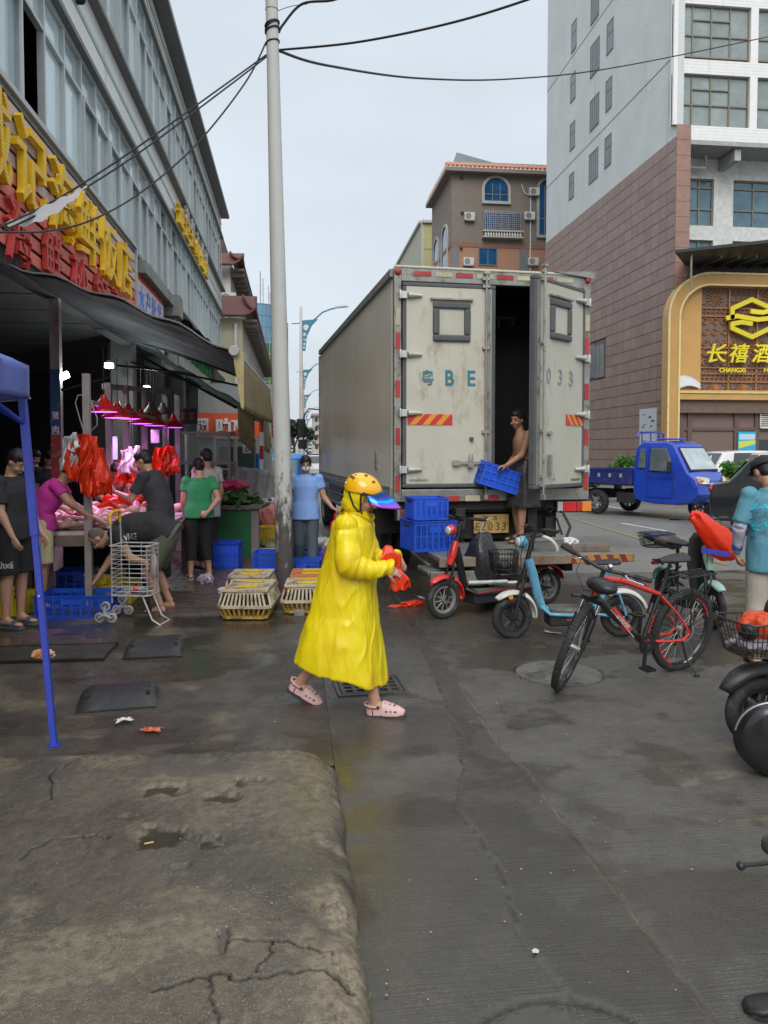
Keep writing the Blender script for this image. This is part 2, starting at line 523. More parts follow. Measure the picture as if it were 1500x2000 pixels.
def slab_z(X,Y):
 d=slab_parts(X,Y)
 edge=np.sqrt(np.clip(1-(1-np.clip(d/.11,0,1))**2,0,1))
 rough=.016*(fbm(X*3,Y*3,5,11)-.5)+.007*(fbm(X*14,Y*14,4,12)-.5)+.0035*(fbm(X*60,Y*60,3,13)-.5)
 ero=np.clip(fbm(X*7,Y*7,4,14)-.55,0,1)*.11*(1-sstep(.03,.3,d))
 h=.125*edge+rough*edge-ero*edge
 for pts,w in cracks:
  h=h-.02*(1-sstep(0,w*1.1,polydist(X,Y,pts)+.006*(fbm(X*40,Y*40,2,17)-.5)))
 l=slab_low(X,Y)
 lev=.118+0*X
 pud=puddle(X,Y)
 h=np.where(pud>.02,h*(1-sstep(0.,.6,pud))+(.112)*sstep(0,.6,pud),h)
 h=np.where(d<-0.,-.014,h)
 return h
PUD=[(pp((330,1548))[0],.11,.035),(pp((470,1542))[0],.14,.022),(pp((315,1645))[0],.13,.033),(pp((410,1655))[0],.07,.025),(pp((260,1605))[0],.1,.012),(pp((880-440,1840))[0],.03,.045),(pp((350,1705))[0],.07,.01),(pp((435,1570))[0],.1,.018)]
def puddle(X,Y):
 w=np.zeros_like(X)
 nx=(fbm(X*11,Y*11,5,31)-.5)
 for(cx,cy),a,b in PUD:
  r=np.hypot((X-cx)/a,(Y-cy)/(b*3.2))+nx*1.7
  w=np.maximum(w,1-sstep(.5,.95,r))
 return w
def slab_tan(X,Y):
 d=slab_parts(X,Y)
 t=sstep(.49,.57,fbm(X*1.7,Y*2.4,6,41,.65))*.5
 t=np.maximum(t,(1-sstep(.05,.38,d))*sstep(.38,.55,fbm(X*3,Y*2,4,42))*.95)
 ring=puddle(X*1+0.,Y)
 return t
slab_xs=np.concatenate([np.arange(-3.,-1.4,.012),np.arange(-1.4,.345,.0075)]);slab_ys=np.concatenate([np.arange(1.1,2.7,.0065),np.arange(2.7,4.42,.0105)])
field('pavement_slab',slab_xs,slab_ys,slab_z,g_slab,{'wet':lambda X,Y:np.maximum(sstep(.45,.85,puddle(X,Y)),.42*sstep(.47,.62,fbm(X*.9,Y*1.3,4,51))+.3*sstep(3.3,4.2,Y)),'tan':slab_tan,'crack':lambda X,Y:np.maximum.reduce([(1-sstep(w*.4,w*1.6,polydist(X,Y,pts)))for pts,w in cracks])+.75*(1-sstep(-.06,.03,slab_parts(X,Y)))*(slab_parts(X,Y)<.03)})  # crack mask also darkens a band along the foot of the slab edge
jn=[(.9,1.),(.88,2.1),(.8,2.6),(.84,3.1),(.78,3.6),(.98,4.4),(1.03,5.2),(1.06,6.),(1.12,7.)]
joint_l=jag(jn,.018,5,3)
joint_r=[(1.28,1.),(1.255,3.),(1.25,3.9),(1.2,4.5),(1.22,5.4),(1.24,6.2),(1.2,9)]
def strip(X,Y):
 xl=np.interp(Y,[p[1]for p in joint_l],[p[0]for p in joint_l]);xr=np.interp(Y,[p[1]for p in joint_r],[p[0]for p in joint_r])
 xr=xr+.012*(fbm(Y*14,Y*0,3,66)-.5)
 return sstep(-.006,.006,X-xl)*sstep(-.006,.006,xr-X),xl,xr
MH=P(1090,1315);MHR=.345
MH2=P(1125,2125);MH2R=.33
def road_z(X,Y):
 s,xl,xr=strip(X,Y)
 z=.006*(fbm(X*1.2,Y*1.2,4,61)-.5)+.0022*(fbm(X*40,Y*40,3,62)-.5)+.004
 z=z+s*(.004+.004*(fbm(X*5,Y*5,3,64)-.5))
 z=z-.014*(1-sstep(.002,.01,np.abs(X-xr)))*sstep(.3,.5,fbm(X*0,Y*3,2,65))
 z=z-.008*(1-sstep(0,.006,np.abs(X-xl)))
 for c,r_ in((MH,MHR),(MH2,MH2R)):
  r=np.hypot(X-c.x,Y-c.y)
  z=np.where(np.abs(r-r_)<.012,z-.008,z)
 z=z-.012*(1-sstep(.22,.5,X))*sstep(2.2,2.8,Y)*0
 return z
def road_wet(X,Y):
 w=.95*sstep(.55,.62,fbm(X*1.4,Y*.8,4,71))*(1-sstep(0.,.35,X-1.27))*(X>1.26)*sstep(2.,2.6,Y)*(1-sstep(4.8,5.6,Y))
 w=np.maximum(w,.85*(1-sstep(.3,.44,X+.1*fbm(Y*2.5,X*4,3,72)))*sstep(.35,.55,fbm(X*3,Y*1.2,3,73)+.15))
 w=np.maximum(w,.72*sstep(.48,.6,fbm(X*1.1,Y*1.5,6,74,.6)))
 w=np.maximum(w,.6*sstep(5.6,7.4,Y)*(1-sstep(2.2,3.6,X)))
 s,xl,xr=strip(X,Y)
 return np.maximum(w,s*.3)
def road_crack(X,Y):
 s,xl,xr=strip(X,Y)
 c=(1-sstep(0,.007,np.abs(X-xl)))*sstep(.35,.5,fbm(X*0,Y*5,3,81))
 c=np.maximum(c,.55*(1-sstep(0,.006,np.abs(X-xr-.004))))
 for q,r_ in((MH,MHR),(MH2,MH2R)):
  c=np.maximum(c,.95*(1-sstep(.002,.016,np.abs(np.hypot(X-q.x,Y-q.y)-r_))))
 c=np.maximum(c,.55*sstep(.6,.72,fbm(X*1.5,Y*2.5,5,82))*(X<.9)*(Y<4.5))
 return np.maximum(c,s*.24)
def road_tan(X,Y):
 s,xl,xr=strip(X,Y)
 t=.9*(1-sstep(.002,.016,np.abs(X-xr+.008)))*sstep(.38,.6,fbm(X*0,Y*4,3,85))
 r=np.hypot(X-MH.x,Y-MH.y)
 t=np.maximum(t,.45*(r<MHR-.01))
 t=np.maximum(t,.5*sstep(.6,.75,fbm(X*2,Y*6,4,86))*(X>2)*(Y<4.5))
 return t
rd_xs=np.concatenate([np.arange(.215,1.5,.012),np.arange(1.5,4.4,.02),np.arange(4.4,12,.12)])
rd_ys=np.concatenate([np.arange(1.,6.5,.018),np.arange(6.5,10.5,.03)])
field('road',rd_xs,rd_ys,road_z,g_road,{'wet':road_wet,'tan':road_tan,'crack':road_crack})
def drv_z(X,Y):
 return .006+.012*(fbm(X*1.1,Y*1.1,4,91)-.5)+.004*(fbm(X*25,Y*25,3,92)-.5)
def drv_wet(X,Y):
 w=.85*sstep(.5,.62,fbm(X*.9+2,Y*1.5,5,93))
 w=np.maximum(w,.7*sstep(6.1,7.,Y)*sstep(.42,.55,fbm(X*2,Y*2,4,94)))
 w=np.maximum(w,.75*(1-sstep(4.5,5.3,Y))*sstep(.4,.52,fbm(X*2,Y*3,4,95)))
 return w
field('driveway',np.arange(-5.2,.23,.022),np.arange(4.2,8.35,.022),drv_z,g_drive,{'wet':drv_wet,'tan':lambda X,Y:.5*sstep(.58,.7,fbm(X*2.2,Y*2.2,4,96)),'crack':lambda X,Y:.5*sstep(.58,.72,fbm(X*1.3,Y*2,4,97))})
pav_m=M('dark red paver',(.085,.062,.056),.38,var=.22,sc=9,bump=.35,bsc=70,stain=(.045,.036,.034),st_amt=.6,st_sc=5)
pav_base=struct('pavement',MB().box((-1.85,21.3,0),(3.7,26,.03)),M('paver joint mortar',(.15,.125,.11),.8,bump=.4))
def paver(w,l):
 a,b=w/2,l/2;e=.004
 return MB().add([(-a,-b,0),(a,-b,0),(a,b,0),(-a,b,0),(-a+e,-b+e,.022),(a-e,-b+e,.022),(a-e,b-e,.022),(-a+e,b-e,.022)],[(4,5,6,7),(0,1,5,4),(1,2,6,5),(2,3,7,6),(3,0,4,7)])
pm=paver(.235,.112).mesh('brick',pav_m,0)
pm2=paver(.235,.235).mesh('brick',M('grey paver',(.12,.11,.1),.42,var=.2,bump=.35,stain=(.05,.045,.04),st_amt=.5),0)
rest=MB();rr=random.Random(3);cnt=0
for j in range(0,150):
 y=8.33+j*.12
 for i in range(-2,15):
  x=-3.55+i*.243+(.12 if j%2 else 0)
  if x<-3.4 or x>-.02:continue
  vis=(y<12.6 and x>-2.35)and cnt<298
  if vis and not(y<9. and x<-2.2):
   o=obj('brick',pm,pav_base,(x,y,.005+rr.uniform(-.002,.003)),rr.uniform(-.012,.012));cnt+=1
  elif y<22 and rr.random()<.99:
   rest.add([(a+x,b+y,c+.005)for a,b,c in paver(.235,.112).v],paver(.235,.112).f)if y<16 else None
part(pav_base,'distant_bricks',rest,pav_m,0,stuff=True)
kb=MB()
for k in range(24):
 kb.box((.045,8.6+k*1.,.015),(.11,.985,.1))
part(pav_base,'kerb',kb,M('kerb concrete',(.2,.19,.175),.7,bump=.4,stain=(.08,.07,.06),st_amt=.5),bevel=.01)
wl=M('worn white road paint',(.55,.55,.52),.6,stain=(.2,.2,.19),st_amt=.5,st_sc=3)
for(a,b,c,d)in(((1165,985),(1252,1000),.12,0),((1215,1022),(1300,1037),.1,0)):
 p,q=P(*a,-.012),P(*b,-.012)
 struct('lane_marking',MB().box((0,0,0),(c,(q-p).length,.004),T((p+q)/2)@rotm(math.atan2(-(q-p).x,(q-p).y))),wl)
p,q=P(1085,1003,-.012),P(1420,1103,-.012)
struct('lane_marking',MB().box((0,0,0),(.1,(q-p).length,.004),T((p+q)/2)@rotm(math.atan2(-(q-p).x,(q-p).y))),M('yellow road line',(.25,.2,.1),.7,stain=(.15,.14,.12),st_amt=.6))
mh=MB()
mh.lathe([(MHR-.02,-.003),(MHR-.02,.006),(MHR-.05,.008),(0,.008)],48)
solo('manhole_cover',mh,M('manhole concrete',(.135,.13,.12),.5,bump=.6,bsc=40,stain=(.04,.04,.038),st_amt=.6,st_sc=5),'round worn concrete manhole cover in the road under the front wheel of the mountain bike','manhole cover',(MH.x,MH.y,.002))
mh=MB().lathe([(MH2R-.02,-.003),(MH2R-.02,.002),(0,.003)],48)
solo('manhole_cover',mh,M('dark manhole concrete',(.075,.072,.065),.5,bump=.6,bsc=40,stain=(.04,.04,.038),st_amt=.5,st_sc=5),'round manhole cover cut off by the bottom edge of the photo','manhole cover',(MH2.x,MH2.y,.002))
g=P(722,1342)
gt=thing('drain_grate','square iron drain grate set in the gutter behind the raincoat wearer','drain grate',(g.x,g.y,.004),R(3))
gm=MB()
irn=M('rusty wet iron',(.1,.095,.088),.4,metal=.4,bump=.4,stain=(.05,.045,.04),st_amt=.5)
W_,D_=.42,.34
for j in range(5):gm.box((0,-D_/2+j*D_/4,.006),(W_,.03,.016))
for i in range(6):gm.box((-W_/2+i*W_/5,0,.0065),(.03,D_+.02,.0155))
part(gt,'grate_bars',gm,irn)
part(gt,'pit',MB().box((0,0,0.),(W_+.04,D_+.05,.004)),darkin)
part(gt,'frame',MB().box((0,-D_/2-.035,.006),(W_+.09,.025,.016)).box((0,D_/2+.035,.006),(W_+.09,.025,.016)).box((-W_/2-.035,0,.006),(.025,D_+.045,.016)).box((W_/2+.035,0,.006),(.025,D_+.045,.016)),irn)
q0=P(95,1280)
dg=thing('drain_grate','wide black steel drain grating on the wet ground by the blue tent leg','drain grate',(q0.x,q0.y,.012),0)
gm=MB()
for i in range(26):gm.box((0,-.22+i*.018,.008),(1.,.008,.016))
part(dg,'grate_bars',gm,irn)
part(dg,'frame',MB().box((0,-.24,.008),(1.04,.03,.02)).box((0,.26,.008),(1.04,.03,.02)).box((0,.01,-.002),(1.04,.5,.004)),blackm)
def ramp(loc,rz,w,d,lab):
 t=thing('rubber_ramp',lab,'kerb ramp',loc,rz,'rubber ramps on the ground')
 b=MB();n=14
 prof=[(-d/2,0.),(-d/2,.012),(-d*.25,.05),(0,.072),(d*.2,.078),(d/2-.02,.074),(d/2,.06),(d/2,0)]
 rings=[]
 for i in range(n+1):
  x=-w/2+w*i/n
  k=min(1,min(i,n-i)/2+.35)
  rings.append([(x,y,z*k)for y,z in prof])
 b.loft(rings)
 part(t,'body',b,M('black moulded rubber',(.03,.031,.033),.42,bump=.5,bsc=22,dist=.01,stain=(.075,.07,.065),st_amt=.4,st_sc=5),50)
 for sx in(-1,1):
  for k in range(2):part(t,'slot',MB().box((sx*w*.38,-d*.1+k*.12,.066),(.03,.05,.018)),darkin)
 return t
a=P(232,1372);ramp((a.x,a.y,.01),R(8),.52,.4,'black rubber kerb ramp lying alone on wet concrete in front')
a=P(303,1272);ramp((a.x,a.y,.01),R(4),.48,.5,'black rubber kerb ramp with orange stain below the shopping trolley')
# left market building (street facade at x = FX)
FX=-3.4
lb=thing('market_building','long grey three storey market building with window bands and shop signs on the left','building',(FX,20,0))
pan_m=M('grey metal cladding',(.68,.7,.69),.45,metal=.1,var=.08,sc=2,bump=.05,stain=(.3,.26,.17),st_amt=.3,st_sc=.9,st_str=(1,1,.5))
grn_m=M('pale green strip',(.25,.38,.35),.4,var=.1)
glass_m=M('sky pale window glass',(.46,.58,.62),.07,spec=.9,var=.18,sc=.8,bump=.02,bsc=2,dist=.02,rv=.25)  # pale base colour carries the sky reflected in the panes
glass_d=M('dark window glass',(.03,.035,.04),.1,spec=.8,var=.1,bump=0)
conc=M('grimy concrete',(.27,.27,.25),.8,bump=.3,stain=(.14,.13,.11),st_amt=.45,st_sc=2,st_str=(1,1,.4))
Y0,Y1=1.5,37.6
w=MB()
w.box((FX-.12-4,(Y0+Y1)/2,13.),(8,Y1-Y0,.5))
w.box((FX-4.2,Y1-.1,6.6),(8.,.2,13.1)).box((FX-8.2,(Y0+Y1)/2,6.6),(.2,Y1-Y0,13.1)).box((FX-4.2,Y0+.1,6.6),(8,.2,13.1))
part(lb,'wall',w,conc,0,world=True)
part(lb,'floor_slab',MB().box((FX-4.1,(Y0+Y1)/2,4.9),(8.,Y1-Y0-.1,.3)).box((FX-4.1,(Y0+Y1)/2,8.7),(8.,Y1-Y0-.1,.3)),M('stained ceiling concrete',(.1,.1,.1),.85,bump=.2,stain=(.05,.05,.05),st_amt=.5),0,world=True)
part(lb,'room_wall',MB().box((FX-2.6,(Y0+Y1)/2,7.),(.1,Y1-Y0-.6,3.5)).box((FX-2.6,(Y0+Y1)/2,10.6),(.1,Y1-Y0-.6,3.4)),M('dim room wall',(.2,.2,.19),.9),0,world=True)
def bands(z0,z1,name,green=True):
 pm_=MB().box((0,0,(z1-z0)/2),(.1,1.196,z1-z0)).mesh(name,pan_m,0)
 n=int((Y1-Y0)/1.2)
 for i in range(n):
  o=obj(name,pm_,lb,(0.-.05,Y0+.6+i*1.2-20,z0),bevel=.004)
 if green:part(lb,'green_strip',MB().box((FX+.006,(Y0+Y1)/2,z0+.62),(.012,Y1-Y0,.09)),grn_m,0,world=True)
bands(8.18,9.28,'spandrel_panel')
bands(11.86,12.76,'parapet_panel')
tr=MB()
tr.box((FX+.05,(Y0+Y1)/2,8.13),(.16,Y1-Y0,.1)).box((FX+.06,(Y0+Y1)/2,9.33),(.22,Y1-Y0,.1))
tr.box((FX+.03,(Y0+Y1)/2,11.81),(.16,Y1-Y0,.1)).box((FX+.12,(Y0+Y1)/2,12.86),(.5,Y1-Y0+.2,.16))
tr.box((FX+.05,(Y0+Y1)/2,5.9),(.16,Y1-Y0,.09))
part(lb,'cornice',tr,M('dark grey trim',(.15,.155,.155),.5,metal=.2,bump=.05),0,world=True,bevel=.01)
part(lb,'parapet_groove',MB().box((FX+.004,(Y0+Y1)/2,12.28),(.012,Y1-Y0,.03)).box((FX+.004,(Y0+Y1)/2,12.45),(.012,Y1-Y0,.03)),grn_m,0,world=True)
BAY=.92
def window_mesh(h,th,casement):
 f=MB();p=.055
 f.box((-.02,0,h/2),(.1,p,h))
 f.box((-.02,BAY/2,.03),(.09,BAY-p,.06)).box((-.02,BAY/2,h-.03),(.09,BAY-p,.06)).box((-.02,BAY/2,th),(.09,BAY-p,.055))
 if casement:
  a,b2,z0,z1=.06,BAY-.06,.07,th-.06
  f.box((.045,a,(z0+z1)/2),(.035,.05,z1-z0)).box((.045,b2,(z0+z1)/2),(.035,.05,z1-z0))
  f.box((.045,BAY/2,z0),(.035,BAY-.16,.05)).box((.045,BAY/2,z1),(.035,BAY-.16,.05))
 return f
gl_=MB().box((-.045,BAY/2,0),(.012,BAY-.05,1)).mesh('pane',glass_m,0)
gl_d=MB().box((-.045,BAY/2,0),(.012,BAY-.05,1)).mesh('pane',glass_d,0)
curt=M('pale curtain',(.42,.42,.4),.85,var=.1,bump=.2,bsc=10)
cu_=MB().grid(lambda u,v:(-.14+.02*math.sin(u*40),.05+u*(BAY-.1),v-.5),28,1).mesh('curtain',curt,0)
rw=random.Random(11)
for z0,h,th in((5.95,2.13,1.55),(9.38,2.42,1.72)):
 wa=window_mesh(h,th,False).mesh('window',alu,0);wb=window_mesh(h,th,True).mesh('window',alu,0)
 n=int((Y1-Y0)/BAY)
 for i in range(n):
  y=10.3-9*BAY+i*BAY
  if y>Y1-BAY:break
  wo=obj('window',wb if rw.random()<.42 else wa,lb,(0,y-20,z0))
  opened=(z0<6 and abs(y-10.3)<.1)
  if not opened:
   q=obj('pane',gl_,wo,(0,0,th/2));q.scale=(1,1,th-.06)
   q=obj('pane',gl_d if rw.random()<.12 else gl_,wo,(0,0,(th+h)/2));q.scale=(1,1,h-th-.06)
  else:
   q=obj('pane',gl_,wo,(0,0,(th+h)/2));q.scale=(1,1,h-th-.06)
   q['label']='top pane above the open casement'
  if rw.random()<.3:
   q=obj('curtain',cu_,wo,(0,0,th/2));q.scale=(1,1,th-.1)
for yy,zz in((9.9,9.),(12.9,8.9)):
 part(lb,'vent_hood',MB().box((FX+.05,yy,zz),(.12,.12,.16)).cyl((FX,yy,zz),(FX+.14,yy,zz-.06),.035),darkin,world=True)
st=M('brown water stain on cladding',(.33,.27,.15),.5,var=.25,sc=3)
st_=MB()
for yy in(9.5,10.7):st_.box((FX+.003,yy,8.42),(.004,.9,.4))
part(lb,'stained_panel',st_,st,0,world=True)
pr=MB()
for y in(16.95,20.6,24.5,29,33.5,37.3):
 pr=MB().box((FX-.2,y,2.3),(.45,.42,5.))
 part(lb,'pier',pr,M('shaded grey pier',(.11,.11,.105),.85,bump=.2,stain=(.05,.05,.045),st_amt=.5),world=True,bevel=.01)  # pier grey darkened in the colour to stand for hall shade
hall=M('shaded hall wall',(.05,.052,.055),.85,bump=.1,stain=(.02,.02,.02),st_amt=.5)  # hall surfaces coloured dark grey so the interior reads as unlit
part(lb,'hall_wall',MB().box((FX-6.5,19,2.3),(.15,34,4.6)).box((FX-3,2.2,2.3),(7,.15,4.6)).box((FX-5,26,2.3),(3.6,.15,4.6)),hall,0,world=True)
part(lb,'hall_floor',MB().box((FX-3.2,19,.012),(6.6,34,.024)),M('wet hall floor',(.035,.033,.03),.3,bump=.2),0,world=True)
cm=MB();rc=random.Random(2)
for i in range(40):cm.box((FX-3.2+0.,3+i*.72,4.22+.012*(i%2)),(6.3,.7,.03))
part(lb,'ceiling_sheets',cm,M('grey corrugated ceiling',(.14,.145,.145),.6,metal=.2,bump=.1),0,world=True)
part(lb,'fascia_beam',MB().box((FX-.02,8.9,4.4),(.22,14.9,1.)).box((FX-.02,27.5,4.75),(.22,21,.9)),M('shaded beam',(.05,.05,.05),.85),0,world=True)  # concrete beam coloured dark in place of the shade under the awning
part(lb,'ledge',MB().box((FX+.12,18.9,5.66),(.34,3.9,.28)).box((FX+.2,21.1,5.55),(.45,.7,.55)).box((FX+.12,21.2,4.6),(.3,.4,1.5)),conc,0,world=True,bevel=.01)
sg=thing('restaurant_sign','large red slatted restaurant signboard with yellow and red raised characters','sign',(FX+.1,12,5))
part(sg,'backing',MB().box((FX+.06,11.2,4.95),(.04,10.9,2.)),M('dark sign backing',(.03,.02,.02),.8),0,world=True)
part(sg,'frame',MB().box((FX+.1,11.2,5.98),(.14,10.95,.07)).box((FX+.1,16.66,5.05),(.14,.06,1.8)),alu,0,world=True)
sl_a=M('faded pink beige slat',(.56,.43,.4),.5,bump=.05,stain=(.42,.2,.2),st_amt=.5,st_sc=1.2)
sl_b=M('salmon red slat',(.66,.17,.14),.5,bump=.05,stain=(.6,.32,.28),st_amt=.4,st_sc=1.5)
for i in range(1,10):
 z=3.98+i*.196
 part(sg,'slat',MB().box((FX+.115,11.2,z),(.03,10.8,.15)),sl_b if i<6 else sl_a,0,world=True,bevel=.004)
ylet=M('yellow bulb letter face',(.85,.54,.02),.4,var=.1,sc=12,bump=.05)
ylet2=M('orange letter return',(.5,.22,.01),.45)
bulb=M('small dark bulb sockets',(.25,.11,.01),.5,var=0,bump=0)
rlet=M('red bulb letter face',(.55,.06,.05),.4,var=.12,bump=.05)
def raised(root,ch,y,z,w,h,mat,d=.085,x=FX+.15,name='letter',dots=None,bold=.004):
 t=text_mb(ch,1,.5,bold)
 if not t.v:return
 fit(t,w,h);t.v=[(a,b,c*d/1.)for a,b,c in t.v]
 tm=face_m((x+d/2,y,z),(0,1,0),(0,0,1))
 moved(t,tm)
 o=part(root,name,t,mat,25,world=True)
 if dots:
  d_=MB();fr=x+d+.002
  import bmesh
  from mathutils.bvhtree import BVHTree
  bv=BVHTree.FromPolygons([Vector(v)for v in t.v],t.f)
  ny,nz_=int(w/.045),int(h/.045)
  for a in range(ny):
   for b in range(nz_):
    yy=y-w/2+(a+.5+.5*(b%2))*w/ny;zz=z-h/2+(b+.5)*h/nz_
    hit=bv.ray_cast(Vector((fr+.3,yy,zz)),Vector((-1,0,0)))
    if hit[0]is not None and hit[0].x>fr-.02:
     d_.add([(fr,yy-.009,zz),(fr,yy,zz-.009),(fr,yy+.009,zz),(fr,yy,zz+.009)],[(0,1,2,3)])
  if d_.f:
   q=obj('bulb_dots',d_.mesh('bulb_dots',dots,0,rinv(root)),o);q['kind']='stuff'
for k,ch in enumerate('诚记海鲜饭店'):
 raised(sg,ch,8.74+k*1.31,5.22,1.12,1.02,ylet,dots=bulb)
for k,ch in enumerate('海鲜砂锅粥'):
 raised(sg,ch,9.6+k*1.3,4.3,.76,.74,rlet,d=.06,dots=M('dark red sockets',(.16,.012,.012),.5,var=0,bump=0))
s2=thing('shop_sign','white printed shop sign with blue characters and red border under the concrete ledge','sign',(FX+.1,18.3,4.8))
part(s2,'border',MB().box((FX+.12,18.35,4.83),(.06,3.3,1.32)),red_gloss,0,world=True)
part(s2,'panel',MB().box((FX+.155,18.3,4.76),(.02,3.1,1.16)),M('pale pink sign face',(.55,.5,.55),.5),0,world=True)
blu=M('bright blue print',(.05,.2,.62),.5)
for k,ch in enumerate('水产批发'):raised(s2,ch,17.1+k*.72,4.98,.62,.6,blu,d=.006,x=FX+.168,name='character')
for k,ch in enumerate('送货上门'):raised(s2,ch,17.1+k*.72,4.4,.5,.36,blu if k%2 else red_gloss,d=.006,x=FX+.168,name='character')
s3=thing('shop_sign','green lettered shop sign on a white board half hidden by a dark awning','sign',(FX+.1,26.5,4.9))
part(s3,'panel',MB().box((FX+.12,26.7,4.95),(.08,7.8,1.5)),M('white sign face',(.5,.52,.5),.5),0,world=True)
grl=M('green sign letters',(.03,.33,.1),.5)
for k,ch in enumerate('新鲜蔬菜批发'):raised(s3,ch,23.6+k*1.2,5.05,1.,1.1,grl,d=.1,x=FX+.17)
s4=thing('high_shop_sign','orange and white raised characters fixed to the upper cladding of the grey building','sign',(FX+.1,26.7,8.6))
part(s4,'rail',MB().box((FX+.03,26.7,8.55),(.04,8.6,.04)),alu,0,world=True)
wlet=M('weathered white letters',(.5,.5,.47),.5)
for k,ch in enumerate('诚记海鲜饭店'):
 raised(s4,ch,23.2+k*1.3,8.55,1.,.62,ylet,d=.12,x=FX+.06)
 if k:raised(s4,'海鲜大酒楼'[k-1],23.4+k*1.3,9.05,.8,.45,wlet,d=.1,x=FX+.06)
# awnings
aw_dark=M('dark green awning cloth',(.013,.022,.021),.8,bump=.15,bsc=20,dist=.01,transl=.02,stain=(.022,.03,.028),st_amt=.4,st_sc=1.5)
aw_pale=M('pale green awning cloth',(.26,.36,.33),.7,bump=.15,transl=.25)
cream=M('stained cream valance cloth',(.44,.37,.23),.8,bump=.4,bsc=7,dist=.02,transl=.35,stain=(.2,.155,.09),st_amt=.6,st_sc=2.2,st_str=(1,3,.5))
A1=thing('awning','near large dark awning sloping out over the pavement below the red signboard','awning',(FX,12,4))
ci,co_=PY(-40,500,9.3),PY(458,691,9.4)
zin,zout,xout=4.12,co_.z,co_.x
def awn(y0,y1,xi,zi,xo,zo,xo2,zo2,mat,root,sag=.07,name='canopy'):
 b=MB()
 def fn(u,v):
  y=y0+(y1-y0)*v
  xx=xo+(xo2-xo)*v;zz=zo+(zo2-zo)*v
  x=xi+(xx-xi)*u;z=zi+(zz-zi)*u
  z-=sag*math.sin(PI*u)*(.6+.4*math.cos(v*14))+.012*math.sin(v*60)*u+(.03*math.sin(u*23)*(1-v)**6)
  return(x,y,z)
 b.grid(fn,24,40)
 o=part(root,name,b,mat,60,world=True)
 s_=o.modifiers.new('t','SOLIDIFY');s_.thickness=.006
 return fn
f1=awn(9.38,15.2,FX+.15,3.88,xout,zout,xout+.22,zout+.02,aw_dark,A1,sag=-.09)
part(A1,'front_bar',MB().cyl(f1(1,0),f1(1,1),.035,mi=0),alu,world=True)
e=Vector(f1(1,0))
part(A1,'roller_cap',MB().cyl(e+Vector((0.,-.1,0)),e+Vector((0,.06,0)),.062,n=20),M('grey plastic cap',(.45,.46,.45),.4),world=True,bevel=.008)
part(A1,'edge_cord',MB().tube([Vector(f1(u/20,0))+Vector((0,-.01,.01))for u in range(21)],.012,6),M('frayed pale hem',(.16,.17,.16),.8),world=True)
for yy in(15.,):
 v=(yy-9.38)/5.82
 a=Vector(f1(1,v));m_=Vector((FX+1.1,yy,3.25));
 part(A1,'folding_arm',MB().tube([(FX+.1,yy,3.35),m_,a+Vector((0,0,-.04))],.022,6),blackm,world=True)
def val(fn,v0,v1,drop,root,mat,n=60,name='valance',amp=.03,jitter=0.,seed=3):
 b=MB();rn=random.Random(seed);offs=[rn.uniform(-1,1)for _ in range(n+1)]
 def g(u,w_):
  p=Vector(fn(1,v0+(v1-v0)*u));k=int(u*n)
  return(p.x+.02+amp*w_*math.sin(u*75+offs[k]*.6)+.05*w_,p.y,p.z-drop*w_*(1+jitter*offs[k]*.12))
 b.grid(g,n,8)
 o=part(root,name,b,mat,60,world=True)
 s_=o.modifiers.new('t','SOLIDIFY');s_.thickness=.003
val(f1,0.,1,.66,A1,cream,amp=.018)
b=MB()
p0=Vector(f1(1,0))
b.grid(lambda u,w_:(p0.x-.02+.1*w_*(1-u)+u*.13,p0.y-.03+u*.02,p0.z-.02-.66*w_+.02*math.sin(u*9)),6,8)
o=part(A1,'valance_end',b,M('yellowed cloth strip',(.5,.42,.22),.8,transl=.3,stain=(.3,.24,.12),st_amt=.5),60,world=True)
A2=thing('awning','second lower awning with pale green edge and torn cream flaps behind the big one','awning',(FX,18,3.5))
c2=PY(513,816,15.25)
f2=awn(15.25,22.5,FX+.3,3.95,c2.x,c2.z,c2.x+.05,c2.z+.05,aw_dark,A2,sag=.03)
b=MB()
b.grid(lambda u,w_:(lambda p:(p.x,p.y-.02,p.z+.03-.17*w_*(.6+.4*u)))(Vector(f2(u,0))),24,2)
o=part(A2,'pale_edge',b,aw_pale,60,world=True);s_=o.modifiers.new('t','SOLIDIFY');s_.thickness=.01
val(f2,0.,.25,.55,A2,cream,n=16,amp=.05,jitter=3,seed=5)
b=MB()
b.grid(lambda u,w_:(lambda p:(p.x+.02,p.y-.06,p.z-.06-(.62+.12*u)*w_))(Vector(f2(.8+u*.13,0))),6,6)
o=part(A2,'torn_flap',b,cream,60,world=True);s_=o.modifiers.new('t','SOLIDIFY');s_.thickness=.003
part(A2,'arm',MB().tube([Vector(f2(.1,0))+Vector((0,-.03,-.24)),Vector(f2(.8,0))+Vector((0,-.03,-.12))],.03,6).tube([Vector(f2(0,0))+Vector((0,0,-.5)),Vector(f2(.55,0))+Vector((0,0,-.08))],.02,6),blackm,world=True)
A3=thing('awning','small dark awning high behind the two large ones','awning',(FX,24,5))
f3=awn(22.3,33,FX+.02,5.9,FX+1.,4.9,FX+1.,4.9,aw_dark,A3)
